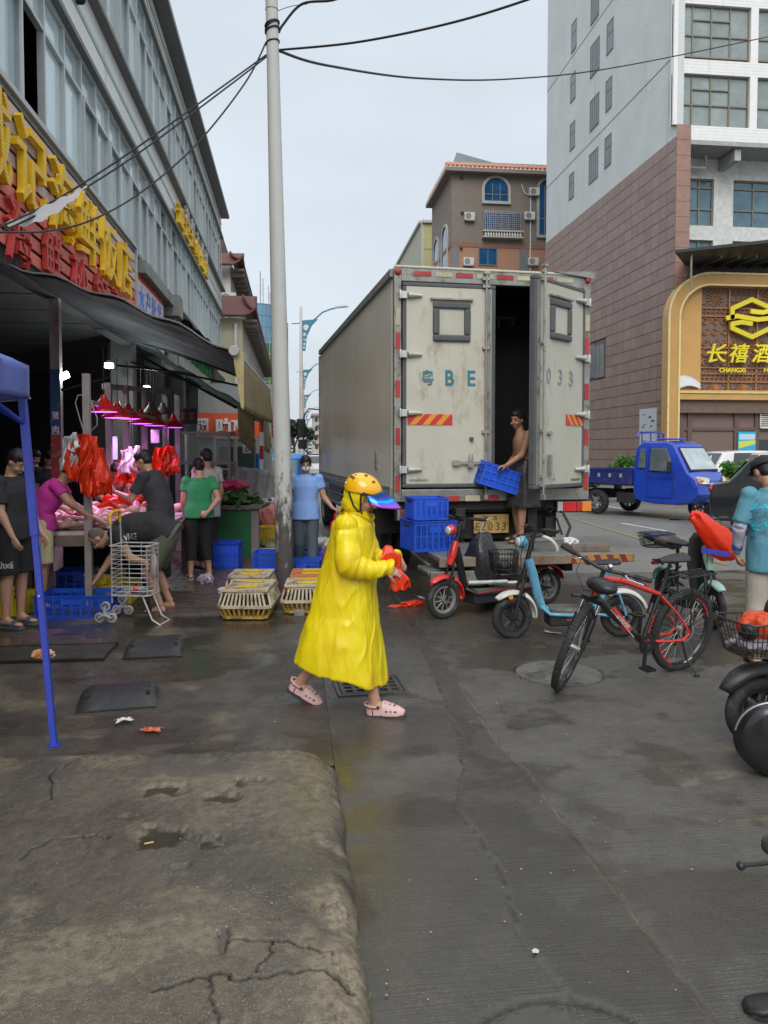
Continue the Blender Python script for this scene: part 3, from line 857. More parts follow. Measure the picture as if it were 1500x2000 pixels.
# hotel tower on the right
HX,HY=17.06,33.2
ht=thing('hotel_tower','tall hotel block with grey upper walls, brown stone base and ochre entrance arch','building',(HX,HY,0))
hgrey=M('grey spray render',(.5,.53,.53),.85,var=.07,sc=.5,bump=.35,bsc=9,dist=.05,stain=(.38,.4,.395),st_amt=.36,st_sc=.9,st_str=(1,1.6,.16))
hwhite=M('white mosaic tile',(.7,.71,.7),.5,var=.05,bump=.1,bsc=12,stain=(.52,.53,.51),st_amt=.34,st_sc=1.2,st_str=(1.6,1,.2))
HT=38
z_b=PX(1310,275,HX).z
wl_=MB()
wl_.box((HX+.15,HY+9.,(HT+z_b)/2+0.),(.3,18.,HT-z_b))
part(ht,'street_wall',wl_,hgrey,0,world=True)
for zz in(PX(1313,113,HX).z,PX(1313,113,HX).z+6.4):
 part(ht,'groove',MB().box((HX-.003,HY+9,zz),(.01,18,.05)),M('groove shadow line',(.12,.13,.13),.9,var=0,bump=0),0,world=True)
part(ht,'base_wall',MB().box((HX+.18,HY+9,z_b/2),(.3,18,z_b)),M('brown stone joint',(.205,.145,.125),.8),0,world=True)
tile_m=M('brown granite tile',(.235,.16,.138),.42,var=.16,sc=3,bump=.1,stain=(.19,.13,.115),st_amt=.5,st_sc=2,rv=.12)
TW,TH=.75,.56
tm_=MB().add([(0,0,0),(0,TW-.008,0),(0,TW-.008,TH-.008),(0,0,TH-.012),(-.042,.008,.008),(-.042,TW-.02,.008),(-.042,TW-.02,TH-.02),(-.042,.008,TH-.02)],[(7,6,5,4),(0,4,5,1),(1,5,6,2),(2,6,7,3),(3,7,4,0)])
tme=tm_.mesh('tile',tile_m,0);restt=MB();c_=0;rt=random.Random(5)
win_y0,win_y1,win_z0,win_z1=PX(1180,700,HX).y,PX(1152,700,HX).y,PX(1165,738,HX).z,PX(1165,672,HX).z
nr=int(z_b/TH)
order=[]
for c in range(24):
 for r_ in range(nr):order.append((c,r_))
for c,r_ in order:
 y,z=HY+.02+c*TW,z_b-(r_+1)*TH
 if y+TW>win_y0 and y<win_y1 and z+TH>win_z0 and z<win_z1:continue
 if c_<296 and z>2.6:obj('tile',tme,ht,(0,y-HY,z));c_+=1
 else:
  j=rt.uniform(-.004,.004)
  restt.add([(a+HX+j,b_+y,d+z)for a,b_,d in tm_.v],tm_.f)
part(ht,'distant_tiles',restt,tile_m,0,world=True,stuff=True)
def hole_window(x0,y0_,x1,y1_,nm=2,wide=False):
 """window in the street wall given by image corners"""
 ya,yb=PX(x0,(y0_+y1_)/2,HX).y,PX(x1,(y0_+y1_)/2,HX).y
 xm=(x0+x1)/2
 za,zb=PX(xm,y1_,HX).z,PX(xm,y0_,HX).z
 lo,hi=min(ya,yb),max(ya,yb)
 f=MB();t=.05
 f.box((HX-.004,(lo+hi)/2,zb+0.),(.05,hi-lo+t,t)).box((HX-.004,(lo+hi)/2,za),(.09,hi-lo+t,t))
 f.box((HX-.004,lo,(za+zb)/2),(.05,t,zb-za)).box((HX-.004,hi,(za+zb)/2),(.05,t,zb-za))
 for k in range(1,nm):f.box((HX-.006,lo+(hi-lo)*k/nm,(za+zb)/2),(.04,.05,zb-za-.05))
 if nm==1:f.box((HX-.006,(lo+hi)/2,za+(zb-za)*.62),(.04,hi-lo,.05))
 fo=part(ht,'window',f,M('grey window frame',(.16,.16,.155),.5,metal=.3),0,world=True)
 q=obj('pane',MB().box((HX-.004,(lo+hi)/2,(za+zb)/2),(.02,hi-lo,zb-za)).mesh('pane',M('dull glass',(.1,.11,.12),.15,spec=.8,var=.3,sc=1.5,bump=0),0,rinv(ht)),fo)
for(a,b_,c,d)in((1117,43,1126,97),(1115,145,1124,195),(1114,240,1123,290),(1112,340,1121,387),(1186,42,1198,100),(1184,155,1195,213),(1182,266,1194,323)):
 hole_window(a,b_,c,d,1)
for(a,b_,c,d)in((1155,-22,1170,38),(1154,82,1171,142),(1153,190,1170,248),(1151,296,1168,352)):hole_window(a,b_,c,d,4)
for(a,b_,c,d)in((1152,673,1162,738),(1163,672,1180,737)):hole_window(a,b_,c,d,2)
for(a,b_,c,d,lab)in((1252,798,1285,843,'white notice with sketch'),(1252,847,1285,905,'lower white notice')):
 lo,hi=PX(c,(b_+d)/2,HX).y,PX(a,(b_+d)/2,HX).y;za,zb=PX(1268,d,HX).z,PX(1268,b_,HX).z
 f=part(ht,'notice',MB().box((HX-.06,(lo+hi)/2,(za+zb)/2),(.05,hi-lo,zb-za)),M('pale notice board',(.5,.54,.58),.4,var=.1),0,world=True,label=lab)
 ink=MB();rn=random.Random(4)
 for k in range(7):ink.box((HX-.09,lo+(hi-lo)*rn.uniform(.15,.85),za+(zb-za)*rn.uniform(.15,.9)),(.006,rn.uniform(.05,.35),rn.uniform(.02,.1)))
 q=obj('print',ink.mesh('print',M('grey ink',(.08,.09,.12),.6,var=0,bump=0),0,rinv(ht)),f)
def FY(px,py,dy=0.):return PY(px,py,HY+dy)
XR=30.
zt={}
front_z=lambda py,dy=0.:FY(1400,py,dy).z
zf_slab=front_z(275)
fw=MB()
def wallrect(b,xa,xb,za,zb,y=HY,t=.3):b.box(((xa+xb)/2,y+t/2,(za+zb)/2),(xb-xa,t,zb-za))
wins=[(1321,10,1468,120),(1316,143,1466,247)]
x0w,x1w=FY(1317,70).x,FY(1467,70).x
zA1,zA0=front_z(10),front_z(118);zB1,zB0=front_z(146),front_z(247)
px1=FY(1480,150).x
stor=zA1-zB1
segs=[(zf_slab,zB0),(zB1,zA0)]+[(zB1+stor*(k+1),zA0+stor*(k+1))for k in range(5)]
for za,zb in segs:wallrect(fw,HX+.3,XR,za,zb)
for xa,xb in((HX+.302,x0w),(x1w,px1),(px1+(x1w-x0w),XR)):
 wallrect(fw,xa,xb,zB0-0.,zA1+stor*2,HY+.003,.3)
part(ht,'front_wall',fw,hwhite,0,world=True)
jg=MB()
for za,zb in segs[:3]:
 z=za+.12
 while z<zb-.05:jg.box(((HX+XR)/2,HY-.002,z),(XR-HX-.3,.004,.008));z+=.14
part(ht,'mosaic_joints',jg,M('mosaic joint grey',(.6,.61,.6),.8,var=0,bump=0),0,world=True,stuff=True)
gold=M('bronze window frame',(.2,.18,.13),.45,metal=.3)
hgl=M('curtained glass',(.24,.28,.28),.1,spec=.8,var=.2,sc=1.2,bump=0)
def hwin(xa,xb,za,zb,cols=4,y=HY+.16,mats=hgl,rows=(.42,),cas=True,curtain=True):
 f=MB();t=.06
 f.box(((xa+xb)/2,y,za+t/2),(xb-xa,.08,t)).box(((xa+xb)/2,y,zb-t/2),(xb-xa,.08,t))
 for k in range(cols+1):f.box((xa+t/2+(xb-xa-t)*k/cols,y+.002,(za+zb)/2),(t,.08,zb-za-t))
 for r_ in rows:f.box(((xa+xb)/2,y-.002,za+(zb-za)*r_),(xb-xa,.08,t))
 if cas:f.box(((xa+xb)/2,y-.01,za+(zb-za)*.72),((xb-xa)*2/cols,.08,.05))
 fo=part(ht,'window',f,gold,0,world=True)
 for c in range(cols):
  q=MB().box((xa+(xb-xa)*(c+.5)/cols,y+.03,(za+zb)/2),((xb-xa)/cols-.02,.012,zb-za))
  obj('pane',q.mesh('pane',mats,0,rinv(ht)),fo)
 if curtain:
  q=MB().grid(lambda u,v:(xa+(xb-xa)*u,y+.12+.03*math.sin(u*90),za+(zb-za)*v),90,1)
  obj('curtain',q.mesh('curtain',curt,60,rinv(ht)),fo)
for k in range(4):
 hwin(x0w,x1w,zB0+stor*k,zB1+stor*k);hwin(px1,px1+(x1w-x0w),zB0+stor*k,zB1+stor*k)
part(ht,'room_wall',MB().box(((HX+XR)/2,HY+3,HT/2),(XR-HX-1,.2,HT)).box((XR,HY+9,HT/2),(.3,18,HT)).box(((HX+XR)/2,HY+9,HT),(XR-HX,18,.4)),M('dim interior wall',(.12,.12,.115),.9),0,world=True)
RY=HY+1.6
part(ht,'overhang_soffit',MB().box(((HX+XR)/2+.15,HY+.95,zf_slab-.1),(XR-HX-.31,1.9,.2)),M('grey soffit',(.33,.34,.33),.8),0,world=True)
zr1=PY(1400,300,RY).z;zr0=PY(1400,560,RY).z
rw_=MB()
za,zb=PY(1350,440,RY).z,PY(1350,348,RY).z
zc,zd=PY(1350,530,RY).z,PY(1350,468,RY).z
xa1,xa2,xa3=PY(1314,400,RY).x,PY(1394,400,RY).x,PY(1432,400,RY).x
for z0_,z1_ in((zb,zf_slab-.2),(zd,za),(zr0-2,zc)):wallrect(rw_,HX+.3,XR,z0_,z1_,RY)
wallrect(rw_,xa2,xa3,zc,zf_slab-.3,RY+.003);wallrect(rw_,HX+.31,xa1,zc,zf_slab-.3,RY+.003)
part(ht,'recessed_wall',rw_,M('white plaster wall',(.62,.63,.62),.8,stain=(.42,.41,.38),st_amt=.4,st_sc=1.5,st_str=(1.5,1,.3)),0,world=True)
bglass=M('blue tinted glass',(.08,.16,.21),.08,spec=.9,var=.3,sc=1.5,bump=0)
hwin(xa1,xa2,za,zb,3,RY+.15,bglass,(.36,.82),False,False);hwin(xa3,xa3+3.2,za,zb,3,RY+.15,bglass,(.36,.82),False,False)
hwin(xa1,xa2,zc,zd,3,RY+.15,bglass,(.6,),False,False);hwin(xa3,xa3+3.2,zc,zd,3,RY+.15,bglass,(.6,),False,False)
pp_=MB()
xp=FY(1405,320).x
pp_.tube([(HX+.5,HY+1.2,PY(1350,327,HY+1.2).z),(xp,HY+1.2,PY(1350,327,HY+1.2).z),(xp,HY+1.2,zf_slab-.2)],.07,8)
part(ht,'drain_pipe',pp_,M('white pipe',(.55,.56,.55),.5),world=True)
part(ht,'soffit_beam',MB().box((xp+1.,HY+.9,zf_slab-.5),(.3,1.4,.5)),MATS['grey soffit'],0,world=True)
cp=MB();z=0
zc_top=z_b
while z<zc_top:
 cp.box((HX+.31,HY-.035,z+.34),(.66,.07,.67));z+=.68
part(ht,'corner_pilaster',cp,M('reddish brown tile',(.26,.155,.125),.45,var=.12,rv=.1),0,world=True,bevel=.008)
bc=MB();ycan=HY-2.2
k0,k1=PY(1318,488,ycan),PY(1520,468,ycan)
bc.add([(HX+.5,HY,k0.z+.1),(k0.x,ycan,k0.z),(k1.x+3,ycan,k1.z+.45),(k1.x+3,HY,k1.z+.45),(HX+.5,HY,k0.z-.1),(k0.x,ycan,k0.z-.12),(k1.x+3,ycan,k1.z+.3),(k1.x+3,HY,k1.z-.5)],[(0,1,2,3),(7,6,5,4),(0,4,5,1),(1,5,6,2),(2,6,7,3),(3,7,4,0)])
for k in range(9):bc.box((HX+1+k*.8,HY-1.1,k0.z-.2+k*.03),(.06,2.,.12))
part(ht,'black_canopy',bc,M('black sheet canopy',(.03,.032,.034),.5,bump=.1),0,world=True)
part(ht,'canopy_post',MB().cyl((k0.x+.9,ycan+.3,k0.z-1.6),(k0.x+.9,ycan+.3,k0.z),.05),gold,world=True)
part(ht,'terrace_box',MB().box(((HX+XR)/2,HY+.8,front_z(540)),(XR-HX,1.6,1.1)),M('dark terrace box',(.07,.06,.058),.7),0,world=True)
PYY=HY-.6
def Q(px,py):return PY(px,py,PYY)
och=M('ochre metal panel',(.47,.275,.09),.42,var=.07,sc=1.2,bump=.04,stain=(.4,.24,.09),st_amt=.3)
och_l=M('pale gold trim',(.62,.5,.24),.4,bump=0)
xo0=Q(1304,800).x;zo1=Q(1400,533).z;xi0=Q(1326,800).x;zi1=Q(1400,557).z;zdn=0.
rad=2.
def archpts(x0,z1,r,xr=30):return[(x0,zdn),(x0,z1-r)]+[(x0+r-r*math.cos(R(a)),z1-r+r*math.sin(R(a)))for a in range(10,91,10)]+[(xr,z1)]
def archband(xa,za,ra,xb,zb,rb,y0,y1):
 A=archpts(xa,za,ra);B=archpts(xb,zb,rb)
 rings=[[(a[0],y0,a[1]),(b_[0],y0,b_[1]),(b_[0],y1,b_[1]),(a[0],y1,a[1])]for a,b_ in zip(A,B)]
 return MB().loft(rings)
part(ht,'portal_arch',archband(xo0,zo1,rad,xi0,zi1,rad-.55,PYY,HY),och,30,world=True)
part(ht,'portal_trim',archband(xo0-.03,zo1+.03,rad,xo0+.05,zo1-.05,rad-.08,PYY-.04,PYY-.001),och_l,30,world=True)
part(ht,'portal_trim',archband(xi0-.06,zi1+.06,rad-.5,xi0+.02,zi1-.02,rad-.56,PYY-.04,PYY-.001),och_l,30,world=True)
part(ht,'portal_back',MB().box(((HX+XR)/2+.4,HY-.05,zo1/2-.2),(XR-HX-.3,.1,zo1+.4)),M('brown purple facing',(.17,.115,.1),.6,var=.1),0,world=True)
xpn=Q(1378,650).x
zl0,zl1=Q(1400,762).z,zi1
A=[(x,z)for x,z in archpts(xi0+.02,zi1-.02,rad-.56)if z>zl0 and x<xpn]
fp=MB();pts=[(xi0+.02,zl0)]+[a for a in A]+[(xpn,zi1-.02),(xpn,zl0)]
fp.prism(pts,0,.12,Matrix(((1,0,0,0),(0,0,1,HY-.22),(0,1,0,0),(0,0,0,1))))
part(ht,'ochre_panel',fp,och,0,world=True)
zbm0=Q(1400,781).z
part(ht,'portal_beam',MB().box(((xi0+XR)/2,PYY+.3,(zl0+zbm0)/2),(XR-xi0,.6,zl0-zbm0)),och,0,world=True,bevel=.02)
part(ht,'beam_trim',MB().box(((xi0+XR)/2,PYY-.03,zl0-.1),(XR-xi0,.05,.08)),och_l,0,world=True)
zln=Q(1400,806).z
part(ht,'lintel',MB().box(((xi0+XR)/2,HY-.25,(zbm0+zln)/2),(XR-xi0,.3,zbm0-zln)),M('brown lintel',(.15,.1,.075),.6),0,world=True)
lat=M('copper lattice metal',(.36,.17,.075),.45,metal=.2,var=.1)
LB=MB();ly=HY-.16
cw=(Q(1434,650).x-xpn)
rows_=[zl1,Q(1400,598).z,Q(1400,614).z,Q(1400,677).z,Q(1400,716).z,Q(1400,728).z,Q(1400,744).z,zl0]
cols_=[xpn+cw*k for k in range(8)]
for x in cols_:LB.box((x,ly,(zl0+zl1)/2),(.07,.06,zl1-zl0))
for z in rows_:LB.box(((xpn+cols_[-1])/2,ly,z),(cols_[-1]-xpn,.06,.055))
part(ht,'lattice_rails',LB,lat,0,world=True)
for ci_ in range(len(cols_)-1):
 if cols_[ci_]>Q(1520,650).x:break
 for ri in range(len(rows_)-1):
  xa,xb,zb_,za_=cols_[ci_],cols_[ci_+1],rows_[ri],rows_[ri+1]
  cx,cz,w_,h_=(xa+xb)/2,(za_+zb_)/2,xb-xa,zb_-za_
  c=MB()
  def arc(x,z,r,a0,a1,n=8,th=.022):c.tube([(x+r*math.cos(R(a0+(a1-a0)*i/n)),ly+.01,z+r*math.sin(R(a0+(a1-a0)*i/n)))for i in range(n+1)],th,4)
  if ri in(0,6):
   k=14;r1=min(w_,h_)*(.44 if ri==0 else .8);ctr=cz if ri==0 else za_
   if ci_==1 and ri==0:
    for i in range(5):
     for j in range(3):arc(xa+(i+.5+.5*(j%2))*w_/5.5,za_+(j+.5)*h_/3,h_/5.5,0,360,6,.013)
   else:
    for i in range(k):
     a=2*PI*i/k if ri==0 else PI*i/(k-1)
     c.tube([(cx+.08*math.cos(a),ly,ctr+.08*math.sin(a)),(cx+r1*math.cos(a),ly,ctr+r1*math.sin(a))],.03,4,taper=[.5,1.2])
    arc(cx,ctr,.09,0,360,8,.03)
    for sx in(-1,1):
     for sz in(-1,1):arc(cx+sx*w_*.4,cz+sz*h_*.4,w_*.08,0,300,8,.02)
  elif ri in(1,4,5)or(ci_>1 and ri in(3,)):
   n=6;rr_=max(1,round(h_/(w_/n)))
   for i in range(n):
    for j in range(rr_):arc(xa+(i+.5+.25*(j%2))*w_/n,za_+(j+.5)*h_/rr_,w_/n*.52,0,360,6,.016)
  else:
   n=3;m_=max(2,round(h_/(w_/n)))
   for i in range(n):
    for j in range(m_):
     x=xa+(i+.5)*w_/n;z=za_+(j+.5)*h_/m_;s=w_/n*.3
     arc(x,z,s,0+90*(i+j),290+90*(i+j),9,.028)
     arc(x+s*.1,z-s*.1,s*.45,90*j,260+90*j,7,.022)
     arc(x+s*1.3,z+s*1.2,s*.6,180,400,6,.02)
  part(ht,'lattice_panel',c,lat,40,world=True)
neon=M('bright yellow letter',(.72,.6,.03),.35,var=.05,bump=0)
yl=HY-.42
def LP(px,py):return PY(px,py,yl)
def stroke(pts,r=.085):
 b=MB();yk=0
 for p,q in zip(pts[:-1],pts[1:]):
  yk+=.003
  P0,P1=LP(*p),LP(*q);d=(P1-P0);n=Vector((-d.z,0,d.x)).normalized()*r;e_=d.normalized()*r*.55
  a=[P0+n-e_,P0-n-e_,P1-n+e_,P1+n+e_]
  b.add([(v.x,yl-yk,v.z)for v in a]+[(v.x,yl+.12+yk,v.z)for v in a],[(3,2,1,0),(4,5,6,7),(0,1,5,4),(1,2,6,5),(2,3,7,6),(3,0,4,7)])
 return b
lg=thing('hotel_logo','yellow hexagon wave emblem with yellow hotel characters on the copper lattice','sign',(Q(1460,650).x,yl,Q(1460,650).z))
for st_ in([(1431,621),(1431,602),(1469,585),(1507,602),(1507,622)],[(1421,621),(1440,617),(1462,621),(1480,624),(1500,622),(1520,617)],[(1469,608),(1490,610),(1507,606)],[(1468,632),(1450,629),(1431,632),(1431,641),(1469,658),(1507,640)]):
 part(lg,'emblem_stroke',stroke(st_,.1),neon,0,world=True)
for ch,px in zip('长禧酒店',(1400,1444,1488,1532)):
 t=fit(text_mb(ch,1,.05,.012,shear=.2),.95,.85)
 part(lg,'character',moved(t,face_m(LP(px,690),(1,0,0),(0,0,1))),neon,0,world=True)
for s_,px,w_ in(('CHANGXI',1430,1.25),('HOTEL',1512,1.)):
 t=fit(text_mb(s_,1,.03,.02),w_,.2)
 part(lg,'letters',moved(t,face_m(LP(px,723),(1,0,0),(0,0,1))),neon,0,world=True)
bo=MB();zb0=zl0+.02
bo.grid(lambda u,v:(Q(1328,760).x+u*1.05+.1*v,PYY+.1+.3*v*(1-u*.3),zb0+.03+.62*v*(1-.55*u)+.14*math.sin(u*PI)),12,6)
o=solo('curled_board',bo,M('pale printed board',(.52,.55,.58),.4,var=.05),'curled white printed board lying on the ledge of the ochre arch','board',smooth=60)
s_=o.modifiers.new('t','SOLIDIFY');s_.thickness=.02
ye=HY-.12
dr=MB();zt1,zt0=PY(1400,806,ye).z,PY(1400,838,ye).z
for px in(1330,1346,1437,1477):dr.box((PY(px,850,ye).x,ye,zt1/2),(.22,.14,zt1))
dr.box(((xi0+XR)/2,ye,zt0),(XR-xi0,.12,.14))
part(ht,'entrance_frame',dr,M('brown door frame',(.12,.08,.068),.5),0,world=True)
xa,xb=PY(1347,850,ye).x,PY(1477,850,ye).x
part(ht,'transom_glass',MB().box(((xi0+xa)/2+3,ye+.06,(zt1+zt0)/2),(xb-xi0+1.6,.02,zt1-zt0)),M('dusky glass',(.06,.06,.055),.1,spec=.9,var=.4,sc=1.5,bump=0),0,world=True)
part(ht,'entrance_wall',MB().box((PY(1392,850,ye).x,ye+.9,zt0/2),(2.6,.1,zt0)),M('beige lobby wall',(.26,.19,.11),.7),0,world=True)
part(ht,'dark_opening',MB().box((PY(1375,850,ye).x,ye+.84,zt0/2-.3),(.9,.03,zt0*.8)),M('dark brown opening',(.07,.05,.04),.8),0,world=True)
xs_,xe_=PY(1441,850,ye-.1).x,PY(1475,850,ye-.1).x
zp0,zp1=PY(1458,903,ye-.1).z,PY(1458,843,ye-.1).z
po=part(ht,'poster',MB().box(((xs_+xe_)/2,ye-.12,(zp0+zp1)/2),(xe_-xs_,.05,zp1-zp0)),M('cyan poster',(.02,.38,.62),.4,var=0,bump=0),0,world=True)
pb=MB().add([(xs_+.02,0,zp0+(zp1-zp0)*.45),(xe_-.02,0,zp0+(zp1-zp0)*.6),(xe_-.02,0,zp0+(zp1-zp0)*.72),(xs_+.02,0,zp0+(zp1-zp0)*.68)],[(0,1,2,3)])
pb.v=[(a,ye-.15,c)for a,b_,c in pb.v]
obj('poster_stripe',pb.mesh('poster_stripe',M('yellow poster band',(.55,.6,.08),.5,var=0,bump=0),0,rinv(ht)),po)
pb=MB().box(((xs_+xe_)/2,ye-.15,zp0+(zp1-zp0)*.83),((xe_-xs_)*.9,.004,(zp1-zp0)*.18))
obj('poster_picture',pb.mesh('poster_picture',M('pale poster print',(.45,.6,.68),.5,var=0,bump=0),0,rinv(ht)),po);pb=MB()
for k in range(6):pb.box(((xs_+xe_)/2+.05,ye-.15,zp0+(zp1-zp0)*(.1+k*.05)),((xe_-xs_)*.6,.004,.02))
obj('poster_print',pb.mesh('poster_print',M('pale poster print',(.45,.6,.68),.5,var=0,bump=0),0,rinv(ht)),po)
lv=MB();x0_,x1_=PY(1481,850,ye).x,PY(1530,850,ye).x;zz0,zz1=PY(1490,836,ye).z,PY(1490,800,ye).z
lv.box(((x0_+x1_)/2,ye-.14,zz0),(x1_-x0_,.06,.05)).box(((x0_+x1_)/2,ye-.14,zz1),(x1_-x0_,.06,.05)).box((x0_,ye-.14,(zz0+zz1)/2),(.05,.06,zz1-zz0))
for k in range(9):lv.box(((x0_+x1_)/2,ye-.12,zz0+(zz1-zz0)*(k+.5)/9),(x1_-x0_,.05,.05))
part(ht,'louvre',lv,M('white louvre',(.5,.5,.48),.5),0,world=True)
part(ht,'ticket_window',MB().box(((x0_+x1_)/2,ye-.06,1.4),(x1_-x0_,.04,1.7)),glass_d,0,world=True)
# buildings behind
def simple_window(root,x0,x1,z0,z1,y,mat,fr,axis='y',sgn=-1,bars=1,curtains=False):
 """window on a wall y=const (axis y) or x=const (axis x)"""
 t=max(.05,(x1-x0)*.05)
 f=MB()
 def bx(b,u,z,du,dz,off,th):
  if axis=='y':b.box((u,y+sgn*off,z),(du,th,dz))
  else:b.box((y+sgn*off,u,z),(th,du,dz))
 bx(f,(x0+x1)/2,z0,x1-x0+t,t,.04,.1);bx(f,(x0+x1)/2,z1,x1-x0+t,t,.04,.1)
 bx(f,x0,(z0+z1)/2,t,z1-z0-t,.04,.09);bx(f,x1,(z0+z1)/2,t,z1-z0-t,.04,.09)
 for k in range(1,bars+1):bx(f,x0+(x1-x0)*k/(bars+1),(z0+z1)/2,t*.7,z1-z0-t,.03,.08)
 fo=part(root,'window',f,fr,0,world=True)
 g_=MB();bx(g_,(x0+x1)/2,(z0+z1)/2,x1-x0,z1-z0,.02,.03)
 obj('pane',g_.mesh('pane',mat,0,rinv(root)),fo)
 return fo
def ac_unit(loc,rotz,label,s=1.):
 t=thing('air_conditioner',label,'air conditioner',loc,rotz,'air conditioners on building walls')
 part(t,'body',MB().box((0,-.18*s,0),(.85*s,.32*s,.6*s)),M('white painted ac casing',(.52,.53,.51),.5,stain=(.3,.28,.25),st_amt=.3),bevel=.02)
 part(t,'fan_grille',MB().cyl((-.12*s,-.345*s,0),(-.12*s,-.36*s,0),.24*s,n=18),M('grey fan grille',(.2,.2,.2),.6))
 part(t,'bracket',MB().box((0,-.15*s,-.34*s),(.8*s,.4*s,.05*s)),steel)
 return t
BY=62.
bb=thing('brown_building','brown rendered building with red tiled eave and arched windows behind the truck','building',(PY(970,500,BY).x,BY,0))
def B(px,py):return PY(px,py,BY)
xl,xr=B(882,450).x,46.
zt_,zm_=B(970,335).z,B(970,475).z
bw=M('taupe render',(.2,.17,.145),.85,bump=.2,var=.08,sc=1,stain=(.15,.125,.11),st_amt=.3,st_sc=.6)
part(bb,'upper_wall',MB().box(((xl+xr)/2,BY+4.5,(zt_+zm_)/2),(xr-xl,9,zt_-zm_)),bw,0,world=True)
z2=B(970,484).z
part(bb,'band',MB().box(((xl+xr)/2,BY+4.5,(zm_+z2)/2),(xr-xl+.1,9.1,zm_-z2)),M('red brown band',(.22,.115,.09),.8),0,world=True)
part(bb,'lower_wall',MB().box(((xl+xr)/2,BY+4.5,z2/2),(xr-xl,9,z2)),M('salmon panel render',(.36,.2,.13),.8,var=.06),0,world=True)
gp=M('blue grey panel',(.16,.17,.19),.7)
for a,b_ in((882,895),(1015,1030)):
 part(bb,'corner_panel',MB().box(((B(a,500).x+B(b_,500).x)/2,BY-.02,z2/2),(B(b_,500).x-B(a,500).x,.06,z2-.02)),gp,0,world=True)
ev=MB();ze0,ze1=B(970,334).z,B(970,322).z
rf=M('orange roof tile',(.42,.17,.1),.7,var=.2,stain=(.25,.13,.09),st_amt=.5)
n=int((xr-xl+1.2)/.36)
ev.add([(xl-.6,BY-.7,ze0),(xr,BY-.7,ze0),(xr,BY+.4,ze1+.25),(xl-.3,BY+.4,ze1+.25)],[(0,1,2,3)])
ev.add([(xl-.6,BY-.7,ze0),(xl-.3,BY+.4,ze1+.25),(xl-.3,BY+9,ze1+.25),(xl-.6,BY+9,ze0)],[(0,1,2,3)])
part(bb,'roof',ev,rf,0,world=True)
tl=MB().cyl((0,-1.1,-.12),(0,.05,.46),.1,n=6).mesh('tile',rf,60)
for i in range(min(n,60)):
 obj('tile',tl,bb,(xl-.5+i*.36+.1-bb.location.x,.36,ze0+.16))
part(bb,'eave',MB().box(((xl+xr)/2,BY-.35,ze0-.2),(xr-xl+1.2,.7,.3)).box((xl-.3,BY+4.5,ze0-.2),(.6,9,.3)),M('taupe eave',(.24,.2,.17),.8),0,world=True)
zr_=B(970,308).z
rl=MB().tube([(xl+1,BY+2.5,zr_+.5),(xr,BY+2.5,zr_+.5)],.04,5)
for k in range(12):rl.cyl((xl+1+k*1.55,BY+2.5,ze1),(xl+1+k*1.55,BY+2.5,zr_+.5),.035,n=5)
part(bb,'roof_railing',rl,steel,world=True)
part(bb,'roof_sheet',MB().add([(xl+.3,BY+1.5,ze1+.3),(xl+5.5,BY+1.5,ze1+.35),(xl+.8,BY+1.9,ze1+1.6)],[(0,1,2)]),M('blue grey sheet roof',(.16,.21,.23),.6),0,world=True)
bgl=M('deep blue glass',(.02,.085,.2),.08,spec=.9,var=.35,sc=.8,bump=0)
stone=M('grey stone surround',(.36,.35,.33),.7,bump=.2)
def arched(root,x0,x1,z0,z1,y,t=.22,axis='y'):
 r_=(x1-x0)/2;cx=(x0+x1)/2;zs=z1-r_*.92
 def arcp(rr,ex):return[(cx-rr,z0-ex),(cx-rr,zs)]+[(cx-rr*math.cos(R(a)),zs+rr*.92*math.sin(R(a)))for a in range(15,180,15)]+[(cx+rr,zs),(cx+rr,z0-ex)]
 A,Bp=arcp(r_+t,0),arcp(r_,0)
 tr_=lambda u,off,z:(u,y-off,z)if axis=='y' else(y-off,u,z)
 b=MB().loft([[tr_(a[0],.12,a[1]),tr_(c[0],.12,c[1]),tr_(c[0],0,c[1]),tr_(a[0],0,a[1])]for a,c in zip(A,Bp)])
 if axis=='y':b.box((cx,y-.1,z0-t/2),(x1-x0+2*t,.24,t))
 fo=part(root,'window',b,stone,30,world=True)
 g_=MB();n_=len(Bp)
 g_.add([tr_(p[0],.03,p[1])for p in Bp],[tuple(range(n_))])
 obj('pane',g_.mesh('pane',bgl,0,rinv(root)),fo)
 m_=MB()
 for k in(-.33,.33):
  if axis=='y':m_.box((cx+k*r_*1.,y-.05,(z0+z1)/2-.2),(.07,.04,z1-z0-.5))
 if axis=='y':m_.box((cx,y-.052,z0+(z1-z0)*.3),(2*r_-.05,.04,.07));obj('glazing_bars',m_.mesh('glazing_bars',gp,0,rinv(root)),fo)
arched(bb,B(946,370).x,B(992,370).x,B(970,394).z,B(970,348).z,BY)
arched(bb,B(1053,400).x,B(1085,400).x,B(1060,460).z,B(1060,352).z,BY)
zz0,zz1=13.6,20.6
arched(bb,BY+1.5,BY+3.9,zz0,zz1,xl,.25,'x');arched(bb,BY+5.4,BY+7.8,zz0-.3,zz1,xl,.25,'x')
simple_window(bb,B(935,500).x,B(970,500).x,B(950,518).z,B(950,485).z,BY,bgl,gp,bars=1)
for yy in(BY+1.,BY+3.6,BY+6.2):simple_window(bb,yy,yy+1.6,8.3,12.2,xl,bgl,stone,'x',-1)
f=simple_window(bb,B(944,440).x,B(1016,440).x,B(970,452).z,B(970,415).z,BY,bgl,gp,bars=5)
b=MB();xa,xb=B(944,440).x,B(1016,440).x;za,zb=B(970,452).z,B(970,415).z
for k in range(18):b.box((xa+(xb-xa)*(k+.5)/18,BY-.35,(za+zb)/2),(.03,.03,zb-za))
for k in range(10):b.box(((xa+xb)/2,BY-.353,za+(zb-za)*k/9),(xb-xa,.03,.03))
part(bb,'window_bars',b,steel,0,world=True)
